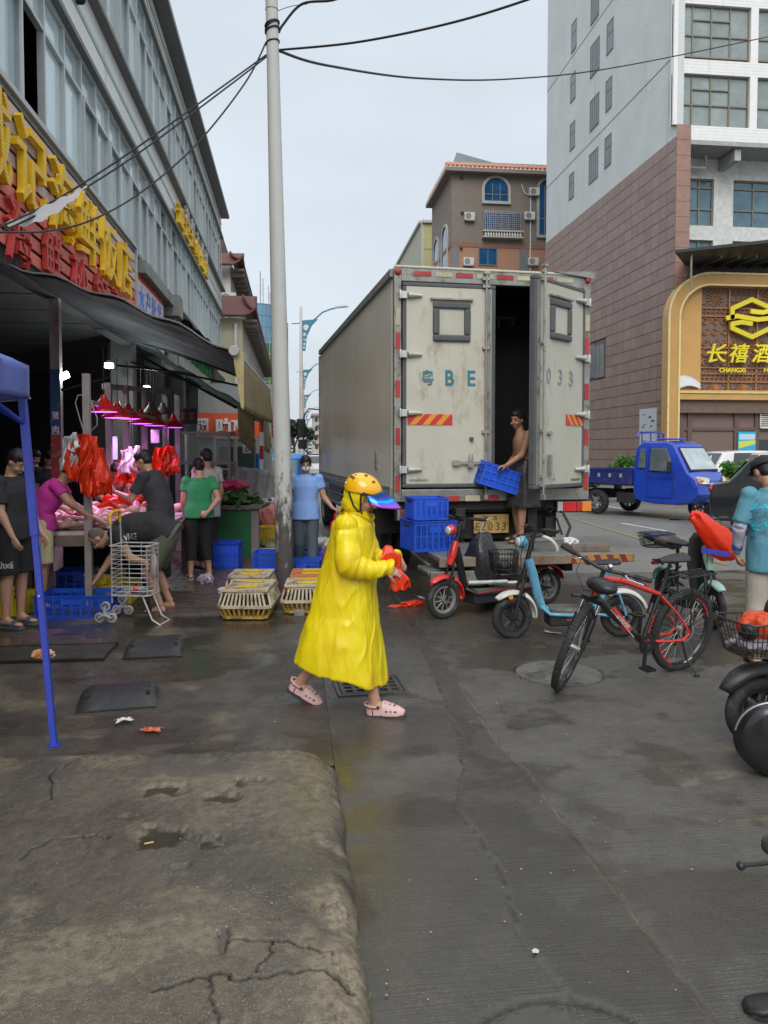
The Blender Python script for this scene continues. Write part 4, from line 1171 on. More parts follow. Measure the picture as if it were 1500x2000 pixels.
zc=B(970,466).z
bl=MB().box(((xa+xb)/2,BY-.4,za-.08),(xb-xa+.3,.3,.14)).box(((xa+xb)/2,BY-.3,zc),(xb-xa+.3,.6,.12))
part(bb,'balcony_slab',bl,stone,0,world=True)
bal=MB().lathe([(.07,0),(.04,.08),(.1,.35),(.05,.62),(.08,.7)],8).mesh('baluster',M('white baluster',(.55,.54,.51),.6),60)
for k in range(14):
 o=obj('baluster',bal,bb,(xa+.1+(xb-xa-.2)*k/13-bb.location.x,-.42,zc+.06));o.scale=(1,1,(za-.15-zc-.06)/.7)
for(px,py,lab)in((916,424,'white air conditioner left of the barred balcony on the brown building'),(1033,423,'white air conditioner right of the barred balcony on the brown building'),(1042,376,'white air conditioner highest on the brown building'),(914,512,'white air conditioner on the salmon wall left of the blue window'),(1040,512,'white air conditioner on the salmon wall just above the open truck door')):
 p=B(px,py);ac_unit((p.x,BY,p.z),0,lab,1.)
part(bb,'pipe',MB().tube([(B(1036,400).x,BY-.05,B(1036,385).z),(B(1036,400).x,BY-.05,2)],.05,5).tube([(B(1018,360).x,BY-.05,B(1018,360).z),(B(1024,375).x,BY-.1,B(1024,378).z),(B(1033,382).x,BY-.1,B(1033,382).z)],.04,5),M('white pipe',(.5,.5,.5)),world=True)
for px,py in((901,347),(902,416),(900,485)):
 p=B(px,py);part(bb,'camera_dome',MB().ell((p.x,BY-.15,p.z),(.13,.13,.13),n=8,m=6),M('dark dome',(.05,.05,.05)),world=True)
OY=78.
ob=thing('olive_building','olive green and grey building left of the brown one behind the truck roof','building',(PY(840,500,OY).x,OY,0))
x0_,x1_=PY(828,470,OY).x,PY(862,470,OY).x+2;zt2=PY(840,436,OY).z
part(ob,'front_wall',MB().box(((x0_+x1_)/2,OY+.15,zt2/2),(x1_-x0_,.3,zt2)),M('olive tile wall',(.34,.33,.16),.7,var=.08),0,world=True)
part(ob,'side_wall',MB().box((x0_-.14,OY+13,zt2/2),(.28,26,zt2)),M('pale grey green wall',(.36,.37,.31),.8),0,world=True)
part(ob,'coping',MB().box(((x0_+x1_)/2,OY-.05,zt2+.12),(x1_-x0_+.4,.5,.26)).box((x0_-.2,OY+13,zt2+.12),(.6,26,.26)),stone,0,world=True)
part(ob,'seam',MB().box(((x0_+x1_)/2,OY-.01,zt2-2.6),(x1_-x0_,.02,.06)).box(((x0_+x1_)/2,OY-.01,zt2-5.2),(x1_-x0_,.02,.06)),gp,0,world=True)
for k in range(6):simple_window(ob,OY+2.2+k*3.6,OY+4.+k*3.6,zt2-7.5,zt2-4.4,x0_-.28,glass_d,stone,'x',-1)
# left side beyond the market building: cream building with chinese eaves
cb=thing('cream_building','cream building with dark red curled chinese eaves beyond the grey market building','building',(FX,48,0))
crm=M('cream tile wall',(.5,.47,.33),.7,var=.06,sc=1,stain=(.4,.37,.27),st_amt=.3)
wpl=M('pale plaster',(.52,.52,.49),.8,stain=(.38,.37,.33),st_amt=.3)
CY0=42.5
def pz(px,py,X):return PX(px,py,X)
xC=-3.
yA=PX(472,640,xC).y
front=CY0
ztop=PY(470,622,CY0).z
xcn=PY(474,700,CY0).x
part(cb,'front_wall',MB().box((xcn-4,CY0+.15,ztop/2),(8,.3,ztop)),crm,0,world=True)
part(cb,'street_wall',MB().box((xcn-.15,CY0+16,ztop/2),(.3,31.4,ztop)),wpl,0,world=True)
dk=M('dark red glazed roof tile',(.12,.045,.042),.6,var=.2,bump=.2)
def curl_roof(root,x,y0,y1,z,out,rise,wback=6):
 b=MB();n=24
 def fn(u,v):
  yy=y0-out*.7+(y1-y0+out*.7)*v
  e_=max(0,1-v*9)**2*.5
  zz=z+e_*(1-u)**2+rise*(u**1.6)
  return(x+out*(1-u)-wback*0*u,yy,zz)
 b.grid(fn,8,40)
 b.grid(lambda u,v:(x+out-(wback+out)*u,y0-out*.7*(1-v),z+rise*v**1.6+.5*max(0,1-u*9)**2*(1-v)),40,8)
 o=part(root,'roof',b,dk,40,world=True)
 s_=o.modifiers.new('t','SOLIDIFY');s_.thickness=.12
 part(root,'eave_soffit',MB().box((x+out/2,(y0+y1)/2,z-.1),(out-.05,y1-y0,.12)),M('stained soffit',(.22,.19,.165),.9,stain=(.1,.09,.08),st_amt=.5),0,world=True)
 m_=MB()
 for k in range(int((y1-y0)/1.3)):m_.box((x+out/2,y0+.5+k*1.3,z-.28),(out-.1,.25,.26))
 part(root,'eave_bracket',m_,MATS['stained soffit'],0,world=True,stuff=True)
curl_roof(cb,xcn,CY0,CY0+31,ztop,.8,1.15)
for k in range(11):
 y=CY0+1.6+k*2.6
 simple_window(cb,y,y+1.3,ztop-3.6,ztop-1.,xcn,glass_m,wpl,'x',1)
 simple_window(cb,y,y+1.3,ztop-7.6,ztop-5.,xcn,glass_m,wpl,'x',1)
part(cb,'drain_pipe',MB().cyl((PY(461,700,CY0).x,CY0-.1,1),(PY(461,700,CY0).x,CY0-.1,ztop-.3),.09),M('white pipe',(.5,.5,.5)),world=True)
part(cb,'coral_band',MB().box((xcn-1.5,CY0-.03,PY(470,695,CY0).z),(3.,.08,.25)),M('coral band',(.45,.25,.2),.7),0,world=True)
CY1=CY0+1.
zup=PY(440,540,CY1).z;xup=PY(449,560,CY1).x
part(cb,'upper_wall',MB().box((xup-3,CY1+15,(ztop+zup)/2+.3),(6,29,zup-ztop+.8)),wpl,0,world=True)
curl_roof(cb,xup,CY1,CY1+29,zup+.5,.8,.7,5)
part(cb,'attic_wall',MB().box((xup-3.2,CY1+15,zup+1.6),(5.4,29,2.)),M('dark attic wall',(.15,.12,.11),.8),0,world=True)
p=PY(446,583,CY1-.2);ac_unit((p.x,CY1,p.z),0,'white air conditioner between the two curled red eaves',1.)
SY=23.5
ss=thing('orange_shop','low shop front with orange sign across the far end of the pavement','shop',(-2.2,SY,0))
xa,xb=PY(384,850,SY).x,PY(545,850,SY).x
part(ss,'wall',MB().box(((xa+xb)/2,SY+.6,1.9),(xb-xa,.3,3.8)),M('grey shop wall',(.3,.31,.31),.7),0,world=True)
z0_,z1_=PY(450,853,SY).z,PY(450,806,SY).z
ora=M('orange red sign sheet',(.62,.085,.02),.45,var=.04,bump=0)
part(ss,'sign_board',MB().box(((xa+xb)/2-.3,SY+.35,(z0_+z1_)/2),(xb-xa-.6,.12,z1_-z0_)),ora,0,world=True)
wt=M('white letter',(.72,.72,.72),.5,var=0,bump=0)
for ch,px,w_ in(('网',396,.3),('咖',444,.62)):
 t=fit(text_mb(ch,1,.03,.03),w_*1.1,.52)
 part(ss,'character',moved(t,face_m(PY(px,834,SY+.26),(1,0,0),(0,0,1))),wt,0,world=True)
rs=thing('red_side_sign','tall red sign with small yellow characters behind the concrete pole','sign',(PY(530,830,SY-1).x,SY-1,2))
xa2,xb2=PY(512,830,SY-1).x,PY(545,830,SY-1).x;za2,zb2=PY(530,855,SY-1).z,PY(530,808,SY-1).z
part(rs,'board',MB().box(((xa2+xb2)/2,SY-1,(za2+zb2)/2),(xb2-xa2,.08,zb2-za2)),red_gloss,0,world=True)
for ch,px,cs in(('正宗烧',520,wt),('美味小吃',529,neon)):
 for k,c in enumerate(ch):
  t=fit(text_mb(c,1,.02,.02),.1,.14)
  part(rs,'character',moved(t,face_m(Vector((PY(px,830,SY-1).x,SY-1.06,zb2-.12-k*.17)),(1,0,0),(0,0,1))),cs,0,world=True)
cg=thing('mesh_gate','grey framed green mesh gate with a white warning sign under the orange signboard','gate',(PY(460,880,SY-.3).x,SY-.3,0))
xa,xb=PY(420,880,SY-.3).x,PY(503,880,SY-.3).x;zg=PY(460,855,SY-.3).z
fr=MB()
for k in range(3):fr.box((xa+(xb-xa)*k/2,SY-.3,zg/2),(.06,.06,zg))
fr.box(((xa+xb)/2,SY-.3,zg),(xb-xa,.055,.06)).box(((xa+xb)/2,SY-.3,1.2),(xb-xa,.052,.05))
part(cg,'frame',fr,steel,world=True)
me_=MB()
for k in range(22):me_.box((xa+(xb-xa)*k/21,SY-.27,zg/2),(.012,.012,zg))
for k in range(26):me_.box(((xa+xb)/2,SY-.265,zg*k/25),(xb-xa,.012,.012))
part(cg,'wire_mesh',me_,M('green wire',(.1,.16,.14),.6),0,world=True)
part(cg,'cabinet',MB().box(((xa+xb)/2,SY+.1,zg*.45),(xb-xa-.2,.5,zg*.85)),M('dark green cabinet',(.05,.085,.08),.5),0,world=True)
p=PY(482,876,SY-.36)
wsn=part(cg,'warning_sign',MB().box((p.x,p.y,p.z),(.24,.01,.28)),M('white sign',(.6,.6,.6),.5,var=0,bump=0),0,world=True)
tri=MB().tube([(p.x-.07,p.y-.01,p.z-.04),(p.x+.07,p.y-.01,p.z-.04),(p.x,p.y-.01,p.z+.09)],.008,4,closed=True).box((p.x,p.y-.01,p.z-.09),(.14,.004,.02)).box((p.x,p.y-.01,p.z+0.),(.012,.004,.06))
obj('warning_triangle',tri.mesh('warning_triangle',blackp,0,rinv(cg)),wsn)
rp=thing('striped_post','red and white striped post holding the torn awning flaps','post',(*AT(511,17.5)[:2],0))
pz0=2.5
for k in range(8):
 part(rp,'band',MB().cyl((0,0,k*.31),(0,0,(k+1)*.31-.001),.045,n=12),red_gloss if k%2 else M('white paint',(.6,.6,.58),.5))
p=AT(523,18.)
solo('grey_post',MB().box((0,0,1.35),(.18,.18,2.7)),conc,'plain grey concrete post right of the striped post','post',(p.x,p.y,0))
p=AT(507,170)
gt_=thing('round_glass_tower','distant round blue glass tower with roof antennas on the left','building',(p.x,p.y,0))
gtm=M('blue sky glass',(.13,.28,.42),.1,spec=.9,var=.15,sc=.05,bump=0)
rad_=3.4;zt3=CAMZ+(880-600)/1500*170
part(gt_,'glass_wall',MB().lathe([(rad_,0),(rad_,zt3),(0,zt3)],40),gtm,40)
ml=MB()
for k in range(24):
 a=R(k*15);ml.box((rad_*1.01*math.cos(a),rad_*1.01*math.sin(a),zt3/2),(.09,.09,zt3))
for k in range(16):ml.lathe([(rad_+.05,zt3-.1-k*2.4),(rad_+.05,zt3-.25-k*2.4)],30)
part(gt_,'mullions',ml,M('tower mullion',(.1,.17,.24),.5,var=0,bump=0),0)
an=MB()
for dx,hh,r_ in((-3,6,.06),(-2.2,4.2,.08),(.4,7.5,.14),(1.,6,.1),(2.2,4.5,.1),(2.5,3,.08)):
 an.cyl((dx,0,zt3),(dx,0,zt3+hh),r_,n=5)
 for q in range(3):an.box((dx,0,zt3+hh*(.4+.2*q)),(.8-.2*q,.06,.06))
part(gt_,'antenna',an,M('antenna grey',(.32,.33,.35),.6))
p=AT(528,95)
sc_=thing('scaffolded_building','building under construction wrapped in green netting and yellow scaffolding','building',(p.x,p.y,0),R(0))
ztn=CAMZ+(880-668)/1500*95
part(sc_,'core',MB().box((0,5,ztn/2-.5),(3.4,9,ztn-1)),M('raw concrete core',(.2,.21,.2),.9),0)
net=MB();net.box((0,.4,ztn-3.2),(3.9,.06,6.))
part(sc_,'netting',net,M('dark green netting',(.05,.2,.14),.8,var=.3,sc=1.5,bump=.4,bsc=3,dist=.1,transl=.3),0)
part(sc_,'netting',MB().box((.3,.3,ztn*.35),(3.6,.06,ztn*.45)),M('bright green netting',(.06,.42,.12),.8,var=.25,sc=1.5,bump=.4,bsc=3,dist=.1,transl=.3),0,label='bright green lower netting')
scf=MB()
for k in range(5):
 scf.cyl((-1.9+k*.95,.2,0),(-1.9+k*.95,.2,ztn+.8),.05,n=5)
for k in range(9):scf.cyl((-1.95,.18,k*1.7),(1.95,.18,k*1.7),.045,n=5)
part(sc_,'scaffold_pole',scf,M('yellow scaffold',(.42,.33,.08),.6))
part(sc_,'roof_cabin',MB().box((.8,1,ztn+.8),(1.,1,1.6)),M('white cabin',(.5,.5,.5),.6))
p=AT(566,62)
hm=thing('netted_mast','thin dark green netted hoist mast just right of the concrete pole','mast',(p.x-.25,p.y,0))
zh=CAMZ+(880-634)/1500*62
b=MB().box((0,0,zh/2-1),(.28,.5,zh-2))
part(hm,'netting',b,M('mast netting',(.03,.16,.13),.8,var=.4,sc=3,bump=.5,bsc=4,dist=.1),0)
b=MB()
for k in range(2):b.cyl((-.14+k*.28,-.26,0),(-.14+k*.28,-.26,zh),.03,n=5)
for k in range(24):b.cyl((-.14,-.26,k*zh/24),(.14,-.26,(k+1)*zh/24),.02,n=4)
part(hm,'lattice',b,M('dark teal steel',(.04,.1,.1),.5))
p=AT(524,27)
gc=solo('green_container',MB().box((0,0,1.1),(.9,2.5,2.2)),M('green painted sheet',(.04,.19,.07),.5,bump=.1,stain=(.1,.12,.06),st_amt=.3),'green sheet metal kiosk behind the grey post','kiosk',(p.x+.35,p.y,0),bevel=.03)
fb=thing('pale_apartment_block','distant cream apartment block with balconies seen beside the truck mirror','building',(*AT(628,150)[:2],0))
zz=CAMZ+(880-812)/1500*150
wpk=M('pale apartment wall',(.5,.47,.42),.8)
part(fb,'wall',MB().box((3.,6,zz/2),(9,12,zz)),wpk,0)
part(fb,'roof',MB().box((3.,5.6,zz+.2),(9.8,13,.4)),M('pinkish roof edge',(.4,.3,.27),.8),0)
for f_ in range(4):
 part(fb,'balcony',MB().box((1.,-.6,1.6+f_*1.75),(4.2,1.2,.45)),M('balcony parapet',(.45,.36,.31),.8),0)
 for k in range(4):
  w_=MB().box((-1.+k*1.1,-.02,2.5+f_*1.75),(.55,.06,.9));part(fb,'window',w_,glass_d,0)
leaf=M('tree foliage',(.035,.06,.022),.7,var=.35,sc=1.2,bump=0,transl=.2)
def crown(root,c,r,n,size,seed,mat=leaf,name='crown'):
 rn=random.Random(seed);b=MB()
 blobs=[(Vector((rn.uniform(-1,1)*r[0]*.6,rn.uniform(-1,1)*r[1]*.6,rn.uniform(-.7,.8)*r[2]*.6)),rn.uniform(.35,.6))for _ in range(9)]
 for _ in range(n):
  bc_,br=rn.choice(blobs)
  d=Vector((rn.gauss(0,1),rn.gauss(0,1),rn.gauss(0,1))).normalized()*rn.uniform(.5,1)*br
  p_=Vector(c)+bc_+Vector((d.x*r[0],d.y*r[1],d.z*r[2]))
  a=rn.uniform(0,6.28);u=Vector((math.cos(a),math.sin(a),rn.uniform(-.6,.6))).normalized();v=u.cross(Vector((rn.gauss(0,1),rn.gauss(0,1),1)).normalized()).normalized()
  s=size*rn.uniform(.6,1.4)
  b.add([p_-u*s,p_-v*s*.5,p_+u*s,p_+v*s*.5],[(0,1,2,3)])
 return part(root,name,b,mat,0)
for k,(px,d,h,lab)in enumerate(((574,75,5.2,'dark street tree right of the concrete pole behind the blue cab'),(560,95,6.,'tree mostly hidden by the concrete pole'),(600,120,6,'small far tree at the end of the street'))):
 p=AT(px,d)
 tr_=thing('street_tree',lab,'tree',(p.x,p.y,0),0,'trees at the end of the street')
 part(tr_,'trunk',MB().tube([(0,0,0),(.05,0,h*.35),(-.05,.1,h*.6)],.14,8,taper=[1.2,.9,.5]).tube([(0,0,h*.35),(.5,.2,h*.65)],.07,6),wood)
 crown(tr_,(0,0,h*.68),(1.6,1.6,h*.32),900,.22,k+4)
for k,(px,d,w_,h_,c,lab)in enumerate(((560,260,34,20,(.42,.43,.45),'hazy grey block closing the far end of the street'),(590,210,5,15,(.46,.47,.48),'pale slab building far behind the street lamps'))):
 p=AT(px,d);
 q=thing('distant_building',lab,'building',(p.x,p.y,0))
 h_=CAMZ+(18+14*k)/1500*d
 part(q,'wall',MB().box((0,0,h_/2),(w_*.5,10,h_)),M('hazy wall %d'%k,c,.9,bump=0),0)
 wi=MB()
 for i in range(6):
  for j in range(3):wi.box((-w_*.22+i*w_*.09,-5.02,h_*(.25+j*.25)),(w_*.03,.06,h_*.1))
 part(q,'windows',wi,glass_d,0,stuff=False)
lampb=M('teal blue lamp bracket',(.05,.22,.33),.4,bump=0)
lampw=M('pale lamp pole',(.5,.48,.46),.5,stain=(.35,.3,.28),st_amt=.3)
def lamp():
 t=thing('street_lamp','nearest tall street lamp with blue perforated bracket left of the truck','street lamp',(0,0,0),0,'street lamps along the left kerb')
 part(t,'pole',MB().lathe([(.14,0),(.07,10.),(.05,10.05),(0,10.1)],12),lampw)
 ar=MB().tube([(.1,0,7.9),(.32,0,8.6),(.75,0,9.3),(1.25,0,9.75),(1.75,0,9.95),(1.95,0,9.98)],.045,6)
 ar.tube([(-.55,0,9.05),(0,0,9.1)],.03,5)
 part(t,'arm',ar,lampb)
 br=MB();A=[(.06,7.5),(.25,7.5),(.34,8.3),(.62,8.95),(1.,9.35),(.06,9.25)]
 br.prism(A,-.02,.02,Matrix(((1,0,0,0),(0,0,1,0),(0,1,0,0),(0,0,0,1))))
 part(t,'bracket',br,lampb,0)
 for k,(x,z,r_)in enumerate(((.3,8.85,.17),(.24,8.45,.11),(.21,8.15,.09),(.19,7.9,.07),(.17,7.7,.06))):
  part(t,'bracket_hole',MB().cyl((x,-.026,z),(x,.026,z),r_,n=12),M('pale disc',(.6,.63,.66),.5,var=0,bump=0),30)
 part(t,'lamp_head',MB().loft([[(x,s*w_,9.98+(x-1.9)*.12+q*h)for s,q in((-1,0),(-.7,1),(.7,1),(1,0))]for x,w_,h in((1.9,.05,.06),(2.1,.12,.11),(2.6,.12,.08),(2.75,.05,.03))]),M('grey lamp head',(.22,.23,.24),.4))
 return t
l0=lamp()
lh=10.05
for k,(px,py)in enumerate(((589,600),(591,706),(594,760),(597,795),(599,812))):
 d=(lh-CAMZ)*1500/(880-py)*1.004
 p=AT(px,d)
 if k==0:l0.location=(p.x,p.y,0)
 else:copy_thing(l0,(p.x,p.y,0),0,['','second street lamp along the kerb, arm ending at the truck roof','third street lamp in the receding row','fourth street lamp, small, above the truck mirror','farthest small street lamp in the row'][k])
# concrete utility pole
pb=AT(556,9.55)
up=thing('utility_pole','tall grey white concrete utility pole standing at the kerb left of the raincoat wearer','utility pole',(pb.x,pb.y,0))
top=Vector((PY(529,-60,pb.y).x,pb.y,PY(529,-60,pb.y).z))
def poleM():
 m=M('concrete pole surface',(.46,.47,.45),.65,var=.05,sc=3,bump=.15,bsc=80,stain=(.3,.29,.25),st_amt=.25,st_sc=3)
 nt=m.node_tree;N=nt.nodes;L=nt.links;b=N['Principled BSDF']
 src=b.inputs['Base Color'].links[0].from_socket
 tc=N.new('ShaderNodeTexCoord');sp=N.new('ShaderNodeSeparateXYZ');L.new(tc.outputs['Object'],sp.inputs[0])
 mp=N.new('ShaderNodeMapping');mp.inputs['Scale'].default_value=(1,1,.3);L.new(tc.outputs['Object'],mp.inputs[0])
 nz=N.new('ShaderNodeTexNoise');nz.inputs['Scale'].default_value=16;nz.inputs['Detail'].default_value=9;nz.inputs['Roughness'].default_value=.72
 L.new(mp.outputs[0],nz.inputs['Vector'])
 a=N.new('ShaderNodeMath');a.operation='MULTIPLY_ADD';L.new(sp.outputs[2],a.inputs[0]);a.inputs[1].default_value=.2;L.new(nz.outputs[0],a.inputs[2])
 r_=N.new('ShaderNodeMapRange');r_.inputs['From Min'].default_value=.8;r_.inputs['From Max'].default_value=.64;L.new(a.outputs[0],r_.inputs[0])
 mx=N.new('ShaderNodeMix');mx.data_type='RGBA';L.new(r_.outputs[0],mx.inputs[0]);L.new(src,mx.inputs[6]);mx.inputs[7].default_value=(.075,.07,.065,1)
 L.new(mx.outputs[2],b.inputs['Base Color'])
 return m
wb,wt_=36/1500*9.5/2,21./1500*pb.y/2*1.12
dirv=Vector((top.x-pb.x,0,top.z))
fm=frame_to((0,0,0),dirv)
part(up,'shaft',MB().lathe([(wb,-.05),(wb*.93,dirv.length*.3),(wt_,dirv.length*.86),(wt_*.97,dirv.length)],32,fm,cap=True),poleM(),50)
def onpole(py,a=0.,out=1.05):
 """point on the shaft surface at image row py"""
 z=PY(535,py,pb.y).z;t=z/dirv.z
 r_=wb+(wt_-wb)*min(1,t/.86)
 c=Vector((pb.x+dirv.x*t,pb.y,z))
 return c+Vector((math.cos(a),math.sin(a),0))*r_*out
cab=M('black cable sheath',(.015,.017,.022),.55,bump=0)
cb_=MB()
for py,r_,dz in((48,.014,.03),(52,.012,.05),(60,.013,.03),(84,.009,.02)):
 pts=[]
 for k in range(20):
  a=2*PI*k/20;q=onpole(py,a,1.07);pts.append((q.x,q.y,q.z+dz*math.cos(a+.4)))
 cb_.tube(pts,r_,6,closed=True)
cb_.tube([onpole(20,a/10*2*PI,1.05)for a in range(10)],.003,5,closed=True)
part(up,'cable_wrap',cb_,cab,world=True)
mk=MB()
for k in range(2):mk.box(tuple(onpole(800,-PI/2,1.)),(.001,.001,.001))
def cable(label,pts,r=.012,n=30):
 """sagging cable through world points"""
 out=[]
 pts=[Vector(p)for p in pts]
 for i in range(len(pts)-1):
  p0=pts[max(i-1,0)];p1=pts[i];p2=pts[i+1];p3=pts[min(i+2,len(pts)-1)]
  for k in range(n):
   t=k/n
   out.append(.5*((2*p1)+(p2-p0)*t+(2*p0-5*p1+4*p2-p3)*t*t+(3*p1-p0-3*p2+p3)*t**3))
 out.append(pts[-1])
 b=MB().tube(out,r,6)
 return solo('cable',b,cab,label,'cable')
Yp=pb.y
def CP(px,py,Y):return PY(px,py,Y)
cable('thick black cable rising from the pole to the top right edge of the photo',[onpole(97,0),CP(700,82,Yp-.6),CP(880,45,Yp-1.2),CP(1040,-4,Yp-1.8),CP(1180,-60,Yp-2.3)],.013)
cable('long sagging black cable crossing to the hotel side',[onpole(99,0),CP(640,128,Yp+1),CP(820,153,Yp+4),CP(1000,154,Yp+7),CP(1200,132,Yp+10),CP(1500,72,Yp+13),CP(1640,40,Yp+15)],.017)
cable('cable from the wrap up to the top of the photo beside the pole',[onpole(62,.2),CP(553,48,Yp),CP(590,8,Yp-.1),CP(650,0,Yp-.3),CP(700,-20,Yp-.5)],.015)
cable('upper of the twin cables running down left from the pole',[onpole(108,PI),CP(440,165,Yp-.3),CP(250,300,Yp-.9),CP(100,395,Yp-1.5),CP(-60,470,Yp-2.2)],.011)
cable('lower of the twin cables running down left from the pole',[onpole(112,PI),CP(440,173,Yp-.3),CP(255,310,Yp-.9),CP(100,405,Yp-1.5),CP(-60,482,Yp-2.2)],.011)
cable('single drooping cable that leaves the pole and sags left across the signboard',[onpole(84,PI),CP(480,160,Yp-.2),CP(390,275,Yp-.7),CP(290,365,Yp-1.2),CP(190,425,Yp-1.8),CP(90,452,Yp-2.3),CP(-50,452,Yp-3)],.01)
cable('thin tie wire at the pole top',[onpole(20,0),CP(570,12,Yp),CP(600,8,Yp)],.004)
bn=MB()
def bf(u,v):
 a=CP(12+158*u,436-72*u,Yp-1.75+.3*u)
 w_=0.+.13*math.sin(PI*min(1,u*1.05))**.6
 return(a.x,a.y,a.z-w_*v+.012*math.sin(u*30+v*4))
bn.grid(bf,40,4)
o=solo('torn_banner',bn,white_bag,'torn white plastic strip hanging from the twin cables over the yellow letters','plastic strip',smooth=60)
# box truck
tx,ty=C2((767-750)/1500*9.3,9.3)
TRZ=R(4.55)
tk=thing('box_truck','large dirty white refrigerated box truck with its right rear door open','truck',(tx,ty,0),TRZ)
W,LT,ZB,ZT=2.52,7.7,1.13,3.93
tkw=M('grimy white truck door panel',(.45,.44,.37),.45,var=.06,sc=2,bump=.03,stain=(.3,.25,.17),st_amt=.42,st_sc=2.6,st_str=(1.5,1.5,.6))
tks=M('dirty grey truck side panel',(.66,.64,.54),.33,metal=.05,var=.12,sc=.9,bump=.04,bsc=3,dist=.02,stain=(.42,.38,.3),st_amt=.3,st_sc=1.6,st_str=(1,.8,1.5))
tkf=M('scratched frame metal',(.3,.3,.28),.4,metal=.6,bump=.15,stain=(.13,.09,.06),st_amt=.55,st_sc=7)
tkr=M('dark grey door rubber',(.085,.09,.095),.6,bump=.15,stain=(.15,.14,.12),st_amt=.3)
tkd=M('oily black chassis',(.02,.019,.018),.7,bump=.4,stain=(.06,.05,.045),st_amt=.4)
inner=M('truck interior shade black',(.012,.012,.014),.9,bump=0)  # shade of the box put into the colour; real walls would be pale
part(tk,'side_panel',MB().box((.02,LT/2,(ZB+ZT)/2),(.04,LT-.12,ZT-ZB-.1)),tks,0,label='left side panel, greyish')
part(tk,'side_panel',MB().box((W-.02,LT/2,(ZB+ZT)/2),(.04,LT-.12,ZT-ZB-.1)),tks,0)
part(tk,'roof',MB().box((W/2,LT/2,ZT-.02),(W-.09,LT-.02,.04)).box((W/2,-.03,ZT+.012),(W-.02,.12,.03)),tkw,0,bevel=.01)
part(tk,'front_panel',MB().box((W/2,LT-.03,(ZB+ZT)/2),(W-.09,.05,ZT-ZB-.1)),tks,0)
part(tk,'floor',MB().box((W/2,LT/2,ZB+.06),(W-.09,LT-.1,.1)),tkd,0)
part(tk,'lining_and_shade_sheet',MB().box((.06,LT/2,2.5),(.03,LT-.3,2.6)).box((W-.06,LT/2,2.5),(.03,LT-.3,2.6)).box((W/2,LT-.1,2.5),(W-.16,.03,2.6)).box((W/2,LT/2,ZT-.06),(W-.16,LT-.3,.03)).box((W/2,1.1,2.5),(W-.2,.02,2.55)),inner,0)  # last sheet is added across the box to keep the inside dark
tm_=MB()
tm_.box((-.012,LT/2,ZT-.05),(.05,LT,.1)).box((W+.012,LT/2,ZT-.05),(.05,LT,.1)).box((-.012,LT/2,ZB+.08),(.05,LT,.2)).box((W+.012,LT/2,ZB+.08),(.05,LT,.2))
tm_.box((-.012,LT-.05,2.5),(.05,.1,2.6))
part(tk,'edge_trim',tm_,tkf,0,bevel=.006)
rv=MB()
for k in range(36):rv.box((-.04,.2+k*.21,ZB+.1),(.012,.07,.07))
part(tk,'rivet_plates',rv,tkf,0)
part(tk,'vent_hatch',MB().box((-.012,1.,1.62),(.02,.06,.22)).box((-.012,1.06,1.62),(.024,.02,.26)),tkf,0)
fr_=MB()
fr_.box((.045,-.03,(ZB+ZT)/2),(.09,.1,ZT-ZB)).box((W-.045,-.03,(ZB+ZT)/2),(.09,.1,ZT-ZB))
fr_.box((W/2,-.03,ZT-.08),(W-.18,.1,.16))
fr_.box((W/2,-.03,ZB+.075),(W-.18,.12,.15))
part(tk,'rear_frame',fr_,tkf,0,bevel=.008)
refl_r=M('red reflector',(.36,.04,.04),.35,bump=0,stain=(.25,.05,.05),st_amt=.3)
refl_w=M('yellowed white reflector',(.42,.4,.27),.35,bump=0,stain=(.3,.28,.2),st_amt=.3)
for i in range(9):
 z=ZB+.22+i*.285
 for x in(.045,W-.045):
  if i in(0,2,4,6,7):part(tk,'reflector',MB().box((x+(0 if x<1 else 0.),-.085,z),(.055,.008,.2)),refl_r if i%2==0 else refl_w,0)
for i,x in enumerate([.35+k*.26 for k in range(8)]):
 if x<W-.3:part(tk,'reflector',MB().box((x,-.085,ZT-.065),(.21,.008,.055)),refl_r if i%2==0 else refl_w,0)
for i,x in enumerate((.22,.46,.72,.98,1.22)):
 part(tk,'reflector',MB().box((x,-.1,ZB+.035),(.19,.012,.07)),(refl_w,refl_w,refl_r,refl_w,refl_r)[i],0,bevel=.005)
for x in(.045,W-.045):
 part(tk,'marker_lamp',MB().ell((x,-.09,ZT-.05),(.04,.03,.045)),refl_r)
part(tk,'roof_flap',MB().add([(W-.5,-.1,ZT+.03),(W+.05,-.14,ZT+.05),(W+.05,.05,ZT-0.),(W-.5,.05,ZT+.02),(W+.02,-.13,ZT-.04)],[(0,1,2,3),(0,4,1)]),tkf,0)
def door(root_part_name,w,hinge_side,z0,z1,win,lab):
 """door local: hinge edge at x=0 running to +x (or -x), outer face at y=-.06"""
 s=1 if hinge_side=='L' else-1
 d=MB();d.box((s*w/2,0,(z0+z1)/2),(w-.09,.07,z1-z0-.09))
 g_=MB();t=.05
 g_.box((s*w/2,0,z0+t/2),(w,.085,t)).box((s*w/2,0,z1-t/2),(w,.085,t)).box((s*t/2,0,(z0+z1)/2),(t,.085,z1-z0-2*t)).box((s*(w-t/2),0,(z0+z1)/2),(t,.085,z1-z0-2*t))
 return d,g_
DZ0,DZ1=ZB+.17,ZT-.17
dw=1.165
